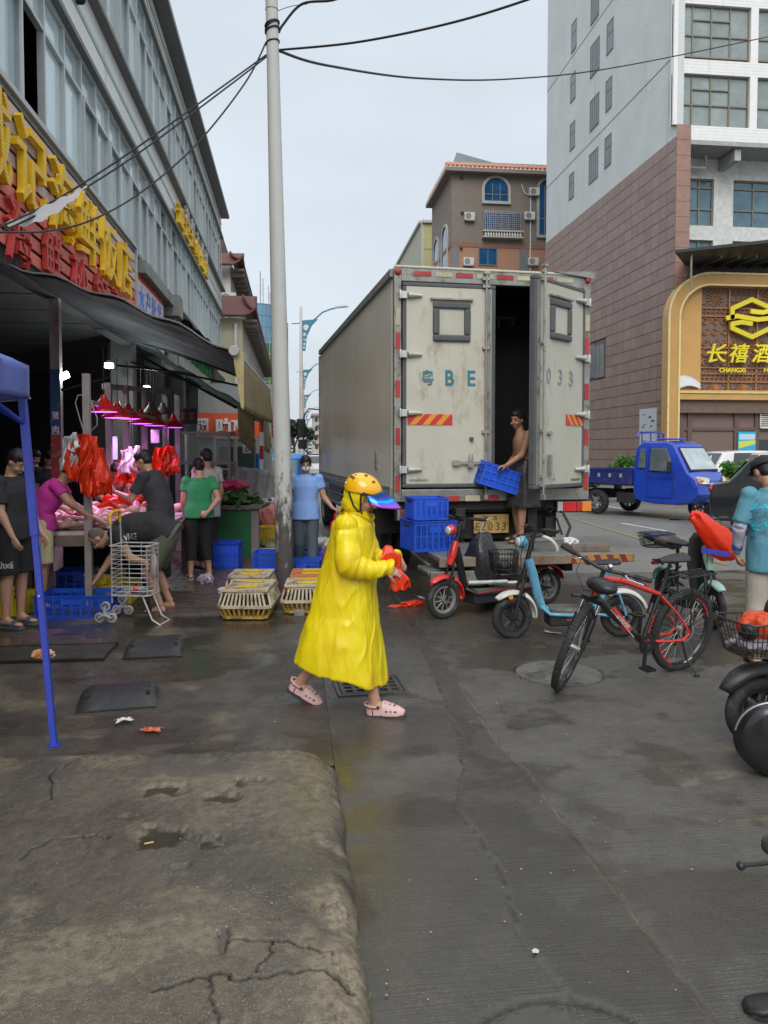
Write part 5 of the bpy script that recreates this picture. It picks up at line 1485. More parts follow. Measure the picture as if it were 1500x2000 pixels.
def make_door(tm,side,gap0):
 s=1 if side=='L' else-1
 d,g_=door('d',dw,side,DZ0,DZ1,None,'')
 dd=part(tk,'rear_door',moved(d,tm),tkw,0,bevel=.006,label='closed left rear door' if side=='L' else 'right rear door swung half open')
 def sub(name,mb,mat,sm=35,bevel=0):
  return obj(name,moved(mb,tm).mesh(name,mat,sm),dd,bevel=bevel)
 sub('door_seal',g_,tkr,0,.012)
 sub('edge_strip',MB().box((s*(dw-.085),-.04,(DZ0+DZ1)/2),(.05,.012,DZ1-DZ0-.1)),tkf,0)
 wx,wz=s*(dw*.52),3.3
 a,b_=.235,.235
 f=MB()
 for q,dd_ in(((wx,-.05,wz+b_-.04),(2*a,.05,.08)),((wx,-.05,wz-b_+.04),(2*a,.05,.08)),((wx-a+.04,-.05,wz),(.08,.05,2*b_-.16)),((wx+a-.04,-.05,wz),(.08,.05,2*b_-.16))):f.box(q,dd_)
 sub('hatch_frame',f,tkr,0,.02)
 sub('hatch_panel',MB().box((wx,-.04,wz),(2*a-.15,.012,2*b_-.15)),tkw,0)
 sub('drip_rail',MB().box((wx,-.055,wz+b_+.035),(2*a+.06,.05,.02)),tkf,0)
 for z in(3.6,2.9,2.2,1.52):
  h=MB().box((s*.02,-.062,z),(.1,.03,.085)).loft([[(s*(.06+q*.16),-.055-.012,z+k*(.034-.016*q)),(s*(.06+q*.16),-.055-.035*(1-q*.5),z+k*.5*(.03-.014*q)),(s*(.06+q*.16),-.055,z-k*0)]for q in(0,.5,1)for k in(1,)])
  h=MB().box((s*0.,-.062,z),(.1,.035,.085)).cyl((s*.06,-.07,z),(s*.235,-.055,z),.034,.018,n=10).cyl((s*-.035,-.085,z-.05),(s*-.035,-.085,z+.05),.018,n=8)
  sub('hinge',h,chrome if False else M('worn bright hinge metal',(.52,.52,.49),.4,metal=.5,bump=.1,stain=(.25,.2,.15),st_amt=.35,st_sc=14),40,.004)
 return dd,sub
mL=T(.1,-.055,0)
dL,sL=make_door(mL,'L',0)
mR=T(W-.1,-.055,0)@rotm(R(36))
dR,sR=make_door(mR,'R',0)
rod=M('galvanised lock rod',(.38,.37,.34),.4,metal=.6,bump=.2,stain=(.2,.12,.07),st_amt=.5,st_sc=10)
def lockrod(sub,s,x,zlo,zhi):
 b=MB().cyl((x,-.075,zlo),(x,-.075,zhi),.014,n=10)
 for z in(zhi-.07,zhi-.16,3.,1.98,1.45,DZ0+.05):b.box((x,-.06,z),(.09,.035,.035))
 b.box((x,-.075,zhi),(.07,.05,.03)).box((x,-.075,zlo+.03),(.05,.05,.06))
 sub('lock_rod',b,rod)
lockrod(sL,1,1.035,ZB+.02,ZT-.03)
lockrod(sR,-1,-1.02,DZ0-.12,DZ1+.12)
sL('latch_bar',MB().box((.83,-.07,1.6),(.4,.02,.028)).box((.66,-.075,1.6),(.09,.03,.06)).tube([(.82,-.08,1.6),(.82,-.09,1.7),(.86,-.09,1.7),(.86,-.08,1.6)],.007,6).box((.84,-.085,1.565),(.07,.03,.04)),rod)
sL('door_knob',MB().cyl((.86,-.035,1.89),(.86,-.065,1.89),.026,n=12),tkr)
sR('door_knob',MB().cyl((-.86,-.035,1.95),(-.86,-.085,1.95),.03,n=12),rod)
sR('padlock',MB().box((-.86,-.07,1.58),(.05,.03,.24)).tube([(-.86,-.09,1.5),(-.86,-.11,1.42),(-.82,-.1,1.4),(-.82,-.09,1.48)],.008,6),rod)
txt_b=M('faded blue stencil paint',(.03,.17,.24),.6,var=.25,sc=20,bump=0)
for ch,x,w_ in(('粤',.31,.15),('B',.585,.11),('E',.86,.1)):
 t=fit(text_mb(ch,1,.001,.015),w_,.185)
 moved(t,face_m((x,-.042,2.63),(1,0,0),(0,0,1)));sL('painted_character',t,txt_b,0)
t_f=M('fainter blue stencil paint',(.16,.24,.28),.6,var=.25,sc=20,bump=0)
for ch,x in(('Z',-1.06),('0',-.86),('3',-.6),('3',-.34)):
 t=fit(text_mb(ch,1,.001,0.),.085,.185)
 moved(t,face_m((x,-.042,2.63),(1,0,0),(0,0,1)));sR('painted_character',t,t_f,0)
hz_r,hz_y=M('red hazard stripe',(.5,.03,.04),.4,var=.05,bump=0),M('amber hazard stripe',(.6,.26,.02),.4,var=.05,bump=0)
def hazard(sub,x0,x1,z0,z1,n,y=-.0395,flip=1):
 a,b_=MB(),MB();w_=(x1-x0)/n;k=(z1-z0)*.9*flip
 sub('hazard_sticker',MB().box(((x0+x1)/2,y,(z0+z1)/2),(x1-x0,.008,z1-z0)),hz_r,0)
 for i in range(n):
  if i%2:
   lo,hi=x0+i*w_,x0+(i+1)*w_
   q=[(max(x0,lo-k/2),z0),(hi-k/2,z0),(min(x1,hi+k/2),z1),(lo+k/2,z1)]
   a.add([(p[0],y-.0055,p[1])for p in q],[(0,1,2,3)])
 sub('hazard_stripe',a,hz_y,0)
hazard(sL,.06,.62,2.06,2.19,7)
hazard(sR,-.45,-.03,2.06,2.19,7,flip=-1)
for sub,s in((sL,1),(sR,-1)):
 t=fit(text_mb('WWHWWHVV',1,.001,0),.24,.035);moved(t,face_m((s*.2 if s>0 else-.2,-.04,DZ0+.09),(1,0,0),(0,0,1)))
 sub('maker_print',t,M('dark grey print',(.12,.12,.11),.7,bump=0),0)
part(tk,'interior_bracket',MB().box((1.75,.9,3.55),(.3,.05,.03)).box((1.65,.9,3.48),(.03,.05,.14)).box((1.85,.9,3.5),(.03,.05,.1)),M('dull bracket',(.05,.05,.05),.6))
ch_=MB()
for x in(.8,W-.8):ch_.box((x,5.,.92),(.12,10.4,.26))
for y in(.6,2.5,4.5,6.6):ch_.box((W/2,y,.92),(1.5,.12,.2))
ch_.box((W/2,.25,.8),(1.9,.1,.34)).box((W/2,.16,1.05),(W-.2,.2,.14))
ch_.box((.45,4.6,.75),(.7,1.2,.5)).box((W/2,.7,.5),(.5,.3,.3))
part(tk,'chassis',ch_,tkd,0,bevel=.01)
def tyre_mb(r,w,y=0,n=32):
 prof=[(r*.6,-w/2),(r*.62,-w/2-.004),(r*.86,-w/2-.002),(r*.95,-w*.47),(r,-w*.34),(r,-w*.12),(r*.985,-w*.11),(r*.985,-w*.08),(r,-w*.07),(r,w*.07),(r*.985,w*.08),(r*.985,w*.11),(r,w*.12),(r,w*.34),(r*.95,w*.47),(r*.86,w/2+.002),(r*.62,w/2+.004),(r*.6,w/2)]
 return prof
def wheel_part(root,c,r,w,axis_rot,rim_mat,dual=False):
 tm=T(c)@axis_rot
 o=part(root,'wheel',MB().lathe(tyre_mb(r,w),36,tm),rubber,40)
 rm=MB().lathe([(r*.6,-w/2),(r*.56,-w*.3),(r*.3,-w*.25),(r*.26,-w*.42),(0.,-w*.42)],24,tm).lathe([(r*.6,w/2),(r*.56,w*.3),(r*.3,w*.25),(r*.26,w*.42),(0.,w*.42)],24,tm)
 obj('rim',rm.mesh('rim',rim_mat,40),o)
 return o
rimg=M('dusty grey rim',(.22,.22,.21),.6,metal=.3,stain=(.1,.09,.08),st_amt=.5)
rx=Matrix.Rotation(PI/2,4,'Y')
for y in(2.1,8.6):
 for x in((.22,.52,W-.52,W-.22)if y<3 else(.28,W-.28)):
  wheel_part(tk,(x,y,.49),.49,.24,rx,rimg)
for x in(.35,W-.35):part(tk,'mudguard',MB().box((x,1.35,.85),(.6,.03,.5)),tkd,0)
part(tk,'side_rail',MB().cyl((.05,2.9,.75),(.05,6.9,.75),.03).cyl((.05,2.9,.95),(.05,6.9,.95),.03),tkf)
cabm=M('white cab paint',(.5,.5,.48),.35,stain=(.3,.28,.25),st_amt=.3)
part(tk,'cab',MB().loft([[(W/2+s*(1.05),y,z)for s,z in((-1,.6),(-1,2.1),(-.94,zt_c),(.94,zt_c),(1,2.1),(1,.6))]for y,zt_c in((LT+.25,2.95),(LT+1.5,2.95),(LT+2.,2.6))]),cabm,30)
part(tk,'side_window',MB().box((W/2-1.06,LT+1.2,2.2),(.02,.8,.6)).box((W/2+1.06,LT+1.2,2.2),(.02,.8,.6)),glass_d)
mr_=part(tk,'mirror',MB().rbox((-.3,LT+1.4,2.28),(.2,.09,.44),.03),blackp,bevel=.02)
obj('lower_mirror',MB().rbox((-.27,LT+1.4,1.9),(.2,.09,.22),.03).mesh('lower_mirror',blackp),mr_)
obj('mirror_arm',MB().tube([(.2,LT+1.5,2.72),(-.12,LT+1.42,2.74),(-.22,LT+1.4,2.6),(-.26,LT+1.4,2.3),(-.25,LT+1.4,1.8),(-.1,LT+1.45,1.66),(.2,LT+1.5,1.66)],.018,6).mesh('mirror_arm',blackm),mr_)
def tail(x0,x1,z,root=tk,dirty=False):
 b=part(root,'tail_lamp',MB().rbox(((x0+x1)/2,-.02,z),(x1-x0+.03,.1,.15),.02),blackp,bevel=.01)
 cols=((0.,.16,(.5,.48,.46)),(.16,.55,(.5,.015,.02)),(.55,.72,(.42,.02,.02)),(.72,1.,(.62,.2,.03)))
 for a,c,col in cols:
  if dirty:col=tuple(v*.35+.05 for v in col)
  xa,xb=x0+(x1-x0)*a,x0+(x1-x0)*c
  obj('lens',MB().box(((xa+xb)/2,-.075,z),(xb-xa-.004,.02,.125)).mesh('lens',M('lens %.2f %.2f %d'%(col[0],col[1],dirty),col,.15,var=.1,sc=30,bump=.2,bsc=90,spec=.8),0),b,bevel=.006)
tail(W-.42,W+.04,1.045)
tail(.04,.3,.97,dirty=True)
part(tk,'lamp_cable',MB().tube([(W-.5,0,1.1),(W-.58,-.04,1.02),(W-.5,-.02,.97),(W-.42,0,1.03)],.012,6),cab)
part(tk,'bumper_beam',MB().box((W/2,.06,1.07),(W-.1,.12,.1)),tkd,0)
pl_o=part(tk,'licence_plate',MB().box((1.29,.1,.83),(.46,.01,.235)),M('dirty yellow licence plate',(.46,.3,.08),.55,var=.15,sc=10,stain=(.2,.15,.07),st_amt=.5,st_sc=8),0)
for s_,x,z,w_,h_ in(('粤',1.215,.905,.055,.05),('B',1.34,.905,.05,.05),('E',1.11,.795,.05,.1),('Z',1.19,.795,.06,.1),('0',1.28,.795,.05,.1),('3',1.37,.795,.05,.1),('3',1.455,.795,.05,.1)):
 t=fit(text_mb(s_,1,.001,0.),w_,h_);moved(t,face_m((x,.0935,z),(1,0,0),(0,0,1)))
 obj('plate_character',t.mesh('plate_character',M('worn black plate paint',(.07,.055,.03),.7,bump=0),0),pl_o)
tl_=M('scuffed steel deck',(.2,.205,.19),.5,metal=.3,var=.25,sc=4,bump=.4,bsc=20,stain=(.1,.085,.07),st_amt=.5,st_sc=3)
part(tk,'lift_platform',MB().box((1.32,-.72,.6),(2.2,1.25,.05)).box((1.32,-.08,.585),(2.1,.06,.07)),tl_,0,bevel=.006)
part(tk,'platform_edge',MB().box((1.32,-1.36,.575),(2.22,.05,.1)),M('rusted platform edge',(.24,.19,.15),.6,metal=.3,bump=.5,stain=(.12,.06,.03),st_amt=.5),0,bevel=.008)
def sP(name,mb,mat,sm=35,bevel=0):return part(tk,name,mb,mat,sm,bevel=bevel)
a=MB();x0,x1=1.65,2.4
part(tk,'edge_sticker',MB().box(((x0+x1)/2,-1.389,.575),(x1-x0,.005,.085)),M('dirty amber tape',(.42,.2,.05),.5,stain=(.2,.1,.05),st_amt=.5),0)
for i in range(5):
 q=x0+.03+i*.15;a.add([(q,-1.3935,.533),(q+.07,-1.3935,.533),(q+.03,-1.3935,.617),(q-.04 if i else q,-1.3935,.617)],[(0,1,2,3)])
part(tk,'edge_stripe',a,M('dirty dark red tape',(.16,.035,.025),.5),0)
part(tk,'folded_flap',MB().box((.42,-1.05,.45),(.62,.5,.04),rotm(0)).box((.42,-1.34,.4),(.6,.05,.16)),tl_,0,bevel=.01)
part(tk,'support_rail',MB().tube([(.15,-.3,.58),(.35,-1.,.38),(.5,-1.36,.34),(1.1,-1.36,.34)],.02,6).cyl((.52,-1.4,.36),(.95,-1.4,.36),.022),M('white worn bumper bar',(.5,.5,.48),.4,metal=.2,stain=(.2,.18,.15),st_amt=.4))
for x,x2 in((.75,.9),(1.9,1.75)):
 part(tk,'lift_arm',MB().box((x,-.2,.42),(.1,1.3,.12)).cyl((x2,-.5,.45),(x2,.6,.7),.05),tkd)
part(tk,'hydraulic_hose',MB().tube([(2.05,.1,1.),(2.15,-.12,.98),(2.22,-.2,.8),(2.12,-.25,.62)],.018,6).tube([(2.,.1,.95),(2.08,-.1,.9),(2.12,-.18,.7)],.014,6).box((2.,-.02,.8),(.1,.08,.22)),tkd)
part(tk,'hand_rail',MB().tube([(.93,-.5,.63),(.95,-.5,.85),(1.,-.5,.93),(1.12,-.45,.95)],.012,6),steel)
TM=Matrix.Translation((tx,ty,0))@rotm(TRZ)
part(tk,'wood_plank',MB().box((2.,-1.15,.66),(.45,.14,.07)),wood,0,bevel=.008)
# people
def remeshed(mb,voxel,smooth=4,decimate=0,disp=None):
 me=mb.mesh('tmp',skinA,0)
 o=bpy.data.objects.new('tmp',me);COLL.objects.link(o)
 r_=o.modifiers.new('r','REMESH');r_.mode='VOXEL';r_.voxel_size=voxel;r_.use_smooth_shade=True
 if smooth:
  s_=o.modifiers.new('s','SMOOTH');s_.factor=.5;s_.iterations=smooth
 if decimate:
  d_=o.modifiers.new('d','DECIMATE');d_.ratio=decimate
 dg=bpy.context.evaluated_depsgraph_get();dg.update()
 out=bpy.data.meshes.new_from_object(o.evaluated_get(dg))
 bpy.data.objects.remove(o);bpy.data.meshes.remove(me)
 if disp:
  n=len(out.vertices);co=np.empty(n*3,np.float32);no=np.empty(n*3,np.float32)
  out.vertices.foreach_get('co',co);out.vertices.foreach_get('normal',no)
  co=co.reshape(-1,3);no=no.reshape(-1,3)
  co=co+no*disp(co[:,0],co[:,1],co[:,2],no)[:,None]
  out.vertices.foreach_set('co',co.astype(np.float32).ravel())
 out.update()
 return out
def vn3(x,y,z,s=0):return(vn(x+z*.73,y-z*.41,s)+vn(y+5.2+x*.3,z*1.1+3.1,s+1)+vn(z-y*.2,x+8.8,s+2))/3
def folds(amp=.008,sx=6,sz=3.2,seed=0):
 def f(x,y,z,no):
  w_=vn3(x*sx,y*sx,z*sz,seed)
  ridge=1-np.abs(2*w_-1)*2.4
  w2=vn3(x*sx*2.3+z*3,y*sx*2.3,z*sz*2.4,seed+9)
  r2=1-np.abs(2*w2-1)*2.4
  return amp*(ridge*.9+r2*.45)
 return f
def cone(b,a,c,r0,r1,flat=False,n=14,tm=None,over=0):
 """tapered limb piece; rounded ends unless flat"""
 a,c=Vector(a),Vector(c)
 if over:d=(c-a).normalized();c=c+d*over
 L_=(c-a).length
 fm=frame_to(a,c)
 if flat:prof=[(r0*.98,0)]+[(r0+(r1-r0)*t,L_*t)for t in(0.,.33,.66,1)];b.lathe(prof[1:],n,fm,cap=True)
 else:
  prof=[(r0*math.cos(R(t)),-r0*math.sin(R(t)))for t in(80,55,28)]+[(r0,0),((r0+r1)/2,L_/2),(r1,L_)]+[(r1*math.cos(R(t)),L_+r1*math.sin(R(t)))for t in(28,55,80)]
  b.lathe(prof,n,fm,cap=True)
def ering(c,side,fwd,rx,ry,n=20,sq=2.3):
 out=[]
 for k in range(n):
  a=2*PI*k/n;ca,sa=math.cos(a),math.sin(a)
  x=math.copysign(abs(ca)**(2/sq),ca)*rx;y=math.copysign(abs(sa)**(2/sq),sa)*ry
  out.append(Vector(c)+Vector(side)*x+Vector(fwd)*y)
 return out
def hand(b,w,dirv,palm_n,s=1.,curl=.35,side=1,thumb_open=.6,spread=.12):
 """w wrist point, dirv finger direction, palm_n palm normal (towards the palm side)"""
 d=Vector(dirv).normalized();n_=Vector(palm_n).normalized();n_=(n_-d*n_.dot(d)).normalized()
 x=d.cross(n_)*side
 w=Vector(w)
 rings=[]
 for t,hw,ht in((-.01,.024,.018),(.02,.03,.017),(.055,.04,.016),(.088,.041,.013)):
  rings.append(ering(w+d*t*s,x,n_,hw*s,ht*s,12))
 b.loft(rings)
 for i,(off,L_,r_)in enumerate(((.03,.07,.0092),(.01,.078,.0095),(-.011,.072,.009),(-.03,.056,.0082))):
  base=w+d*.078*s+x*off*s
  ang=curl*(1+.12*i);p=base;dd=(d+x*(off*2.5*spread*10)*.3).normalized()
  for k,fr in enumerate((.45,.32,.23)):
   ang_=ang*(k+.6)
   dk=dd*math.cos(ang_)+n_*math.sin(ang_)
   q=p+dk*L_*fr*s
   cone(b,p,q,r_*s*(1-.08*k),r_*s*(.94-.08*k),n=8);p=q
 p=w+d*.022*s+x*.026*s
 for k,(L_,r_)in enumerate(((.038,.0135),(.03,.0105),(.024,.009))):
  dk=(d*(.65+.15*k)+x*(thumb_open*(1-.45*k))+n_*(.3+.25*k*(curl+.3))).normalized()
  q=p+dk*L_*s;cone(b,p,q,r_*s,r_*s*.9,n=8);p=q
def foot(b,ankle,dirv,s=1.,up=Vector((0,0,1)),sole=0.):
 a=Vector(ankle);d=Vector(dirv).normalized();sd=d.cross(up).normalized();u=sd.cross(d)
 base=a-u*.075*s
 rings=[]
 for t,hw,h in((-.055,.022,.045),(-.045,.03,.062),(-.01,.034,.08),(.05,.036,.072),(.1,.042,.048),(.145,.044,.034),(.175,.034,.026),(.188,.018,.016)):
  c=base+d*t*s+u*h/2*s
  rings.append(ering(c,sd,u,hw*s,h/2*s,12))
 b.loft(rings)
 cone(b,a+u*.02,base+u*.05*s,.036*s,.034*s)
DEF=dict(pelvis=(0,0,.95),waist=(0,0,1.08),chest=(0,0.,1.27),neck=(0,-.01,1.44),head=(0,.025,1.585),shL=(-.175,0,1.385),shR=(.175,0,1.385),elL=(-.215,-.02,1.1),elR=(.215,-.02,1.1),wrL=(-.225,.05,.86),wrR=(.225,.05,.86),hiL=(-.085,0,.92),hiR=(.085,0,.92),knL=(-.095,.015,.49),knR=(.095,.015,.49),anL=(-.1,-.01,.085),anR=(.1,-.01,.085))
def hm(J,hd,s):
 """head matrix: hd=(yaw, pitch, roll) degrees; pitch>0 looks down"""
 return T(J['head'])@rotm(R(hd[0]))@Matrix.Rotation(-R(hd[1]),4,'X')@Matrix.Rotation(R(hd[2]),4,'Y')@Matrix.Scale(s,4)
def person(loc,rotz,label,J=None,H=1.7,fat=1.,skin=skinA,voxel=.01,head=(0,0,0),hs=1.,hair='short',hairm_=None,hands=None,feet=None,shirt=None,sleeve=.55,shirt_hem=.06,pants=None,pleg=1.2,shoes=None,shoe_mat=None,group=None,female=False,face=True,belly=0.,pants_top=.04,fold=.008,dec=.5,bare=False,name='person'):
 j={k:Vector(v)for k,v in DEF.items()}
 k_=H/1.7
 for q,v in(J or{}).items():j[q]=Vector(v)
 j={q:v*k_ for q,v in j.items()}
 root=thing(name,label,'person',loc,rotz,group)
 b=MB();f=fat*k_
 shv=(j['shR']-j['shL']).normalized();hiv=(j['hiR']-j['hiL']).normalized()
 spine=[j['pelvis'],j['waist'],j['chest'],j['neck']]
 def sect(i,t):
  a,c=spine[i],spine[i+1];p=a.lerp(c,t)
  ax=(spine[min(i+1,3)]-spine[i]).normalized()
  sd=hiv.lerp(shv,(i+t)/3).normalized();sd=(sd-ax*sd.dot(ax)).normalized()
  return p,sd,ax.cross(sd)*1.,ax
 SW=(j['shR']-j['shL']).length/2
 hipw=.17 if female else .158
 prof=[(0,-.45,hipw*.8,.1),(0,-.1,hipw,.118),(0,.4,hipw*.97,.115+belly*.5),(1,0,hipw*(.83 if female else .92),.105+belly),(1,.45,SW/f*.88,.112+belly*.7),(2,0,SW/f*.96,.118),(2,.45,SW/f*.82,.105),(2,.72,SW/f*.5,.08),(2,.92,.07,.065)]
 def torso(inf=0.,lo=0,hi=None,hem=None,minr=None):
  rings=[]
  for i,t,rx_,ry_ in prof[lo:hi]:
   p,sd,fw,ax=sect(i,t)
   if hem is not None and i==0 and t<-.3:p=p-ax*hem;rx_,ry_=hipw*1.03,.12+belly*.5
   rings.append(ering(p,sd,fw,(rx_*f+inf),(ry_*f+inf)))
  return rings
 b.loft(torso())
 hmx=hm(j,head,hs*k_)
 cone(b,j['neck']-Vector((0,0,.03)),hmx@Vector((0,-.025,-.06)),.056*f,.052*k_)
 b.ell((0,-.012,.018),(.074,.094,.1),hmx,18,12)
 b.ell((0,.012,-.045),(.06,.074,.068),hmx,16,10)
 b.ell((0,.048,-.085),(.032,.03,.022),hmx,10,8)
 b.ell((0,.094,-.02),(.0125,.018,.026),hmx,10,8);b.ell((0,.104,-.034),(.014,.013,.01),hmx,8,6)
 for s in(-1,1):
  b.ell((s*.076,-.008,-.012),(.009,.02,.031),hmx,8,8)
  b.ell((s*.038,.066,-.038),(.022,.02,.018),hmx,8,6)
 for s,q in((-1,'L'),(1,'R')):
  cone(b,j['sh'+q],j['el'+q],.054*f,.04*f);cone(b,j['sh'+q].lerp(j['el'+q],.35),j['sh'+q].lerp(j['el'+q],.6),.048*f,.044*f)
  cone(b,j['el'+q],j['wr'+q],.041*f,.026*k_);cone(b,j['el'+q].lerp(j['wr'+q],.12),j['el'+q].lerp(j['wr'+q],.4),.043*f,.036*f)
  cone(b,j['hi'+q],j['kn'+q],.086*f,.056*f)
  cone(b,j['kn'+q],j['an'+q],.052*f,.036*k_)
  bk=(j['kn'+q].lerp(j['an'+q],.3));cone(b,bk.lerp(j['kn'+q],.35)+Vector((0,-.012,0)),bk.lerp(j['an'+q],.4)+Vector((0,-.012,0)),.054*f,.042*f)
  hd_=(hands or{}).get(q,{})
  d=hd_.get('d',(j['wr'+q]-j['el'+q]).normalized());n_=hd_.get('n',(-s,0,0)if abs(Vector(d).z)>.6 else(0,0,-1))
  hand(b,j['wr'+q],d,n_,k_*1.02,hd_.get('curl',.4),side=hd_.get('side',1 if s<0 else-1))
  ft=(feet or{}).get(q,(0,1,0));foot(b,j['an'+q],ft,k_)
 me=remeshed(b,voxel,3,dec)
 me.materials.clear();me.materials.append(skin)
 for p in me.polygons:p.use_smooth=True
 obj('body',me,root)
 if face:
  e=MB();w_=MB();l_=MB()
  for s in(-1,1):
   e.ell((s*.031,.0815,.006),(.0115,.006,.0055),hmx,8,6)
   w_.tube([hmx@Vector((s*.014,.0885,.026)),hmx@Vector((s*.032,.087,.031)),hmx@Vector((s*.048,.076,.025))],.0032*k_,5)
  part(root,'eyes',e,M('dark eye',(.02,.014,.012),.2,bump=0,var=0));part(root,'eyebrows',w_,hairm)
  l_.ell((0,.0865,-.062),(.021,.01,.0065),hmx,10,6);part(root,'mouth',l_,M('lips',(.34,.16,.12),.45,bump=0))
 hmat=hairm_ or hairm
 if hair:
  h=MB()
  if hair=='short':h.ell((0,-.022,.035),(.082,.096,.094),hmx,22,14);h.ell((0,-.045,-.005),(.074,.07,.075),hmx,18,10);h.ell((0,.03,.075),(.062,.055,.042),hmx,14,8)
  elif hair=='buzz':h.ell((0,-.02,.024),(.0765,.0895,.0975),hmx,22,14);h.ell((0,-.04,-.005),(.07,.066,.07),hmx,18,10)
  elif hair=='tied':h.ell((0,-.02,.03),(.082,.098,.096),hmx,22,14);h.ell((0,-.05,-.01),(.07,.065,.075),hmx,18,10);h.ell((0,-.115,-0.),(.038,.04,.04),hmx,12,8);h.ell((0,.02,.07),(.06,.055,.04),hmx)
  elif hair=='bob':h.ell((0,-.022,.025),(.09,.103,.102),hmx,22,14);h.ell((0,-.05,-.05),(.085,.062,.085),hmx,18,10)
  hme=remeshed(h,.006,2,.6,lambda x,y,z,no:.006*(vn3(x*60,y*60,z*30,5)-.5)*(.3 if hair=='buzz' else 1.6))
  hme.materials.clear();hme.materials.append(hmat)
  for p in hme.polygons:p.use_smooth=True
  obj('hair',hme,root)
 if shirt:
  c=MB();inf=.016
  c.loft(torso(inf,0,None,shirt_hem))
  for q in 'LR':
   s0=j['sh'+q];e0=j['el'+q];w0=j['wr'+q]
   if sleeve<=1:
    c.ell(tuple(s0-Vector((0,0,.006))),(.064*f,.067*f,.064*f));cone(c,s0-Vector((0,0,.014)),s0+(e0-s0)*.2,.058*f,.058*f);cone(c,s0+(e0-s0)*.05,s0.lerp(e0,sleeve),.057*f,.06*f+.004,flat=True)
   else:
    cone(c,s0,e0,.06*f,.052*f);cone(c,e0,e0.lerp(w0,sleeve-1),.055*f,.042*f,flat=True)
  sm=remeshed(c,.011,3,.7,folds(fold,7,4,int(loc[0]*10)%7))
  sm.materials.clear();sm.materials.append(shirt)
  for p in sm.polygons:p.use_smooth=True
  obj('shirt',sm,root)
 if pants:
  c=MB();inf=.012
  rg=torso(inf-.004,0,3,.02);c.loft(rg)
  for q in 'LR':
   s0=j['hi'+q];e0=j['kn'+q];w0=j['an'+q]
   if pleg<=1:
    cone(c,s0,s0.lerp(e0,.2),.1*f,.098*f);cone(c,s0,s0.lerp(e0,pleg),.1*f,.088*f+.012,flat=True)
   else:
    cone(c,s0,e0,.096*f,.074*f);cone(c,e0,e0.lerp(w0,pleg-1),.074*f,.062*f,flat=True)
  sm=remeshed(c,.011,3,.7,folds(fold,7,3,3))
  sm.materials.clear();sm.materials.append(pants)
  for p in sm.polygons:p.use_smooth=True
  obj('trousers' if pleg>1 else 'shorts',sm,root)
 if shoes:
  for s,q in((-1,'L'),(1,'R')):
   ft=Vector((feet or{}).get(q,(0,1,0))).normalized();a=j['an'+q]
   up=Vector((0,0,1));sd=ft.cross(up).normalized();u=sd.cross(ft)
   o_=Matrix((sd,ft,u)).transposed().to_4x4();o_.translation=a-u*.083*k_
   c=MB()
   if shoes=='slipper':
    pts=[(-.032,-.06),(.032,-.06),(.042,.02),(.05,.12),(.042,.18),(.015,.205),(-.02,.205),(-.044,.17),(-.05,.1),(-.04,.02)]
    c.prism([(x*k_,y*k_)for x,y in pts],-.022,.006,o_)
    c.loft([[(x*k_,(.085+dy)*k_,z*k_)for x,z in((-.052,-0.),(-.05,.035),(-.025,.062),(.025,.062),(.05,.035),(.052,0),(.046,0),(.044,.03),(.022,.054),(-.022,.054),(-.044,.03),(-.046,0))]for dy in(0,.055)],o_)
    obj('slipper',c.mesh('slipper',shoe_mat or blackp,30),root,bevel=.003)
   elif shoes=='clog':
    clog(root,o_,k_,shoe_mat)
 root['_j']=[c for v in(j['wrL'],j['wrR'],j['elL'],j['elR'],j['head'])for c in v]
 return root,j,hmx
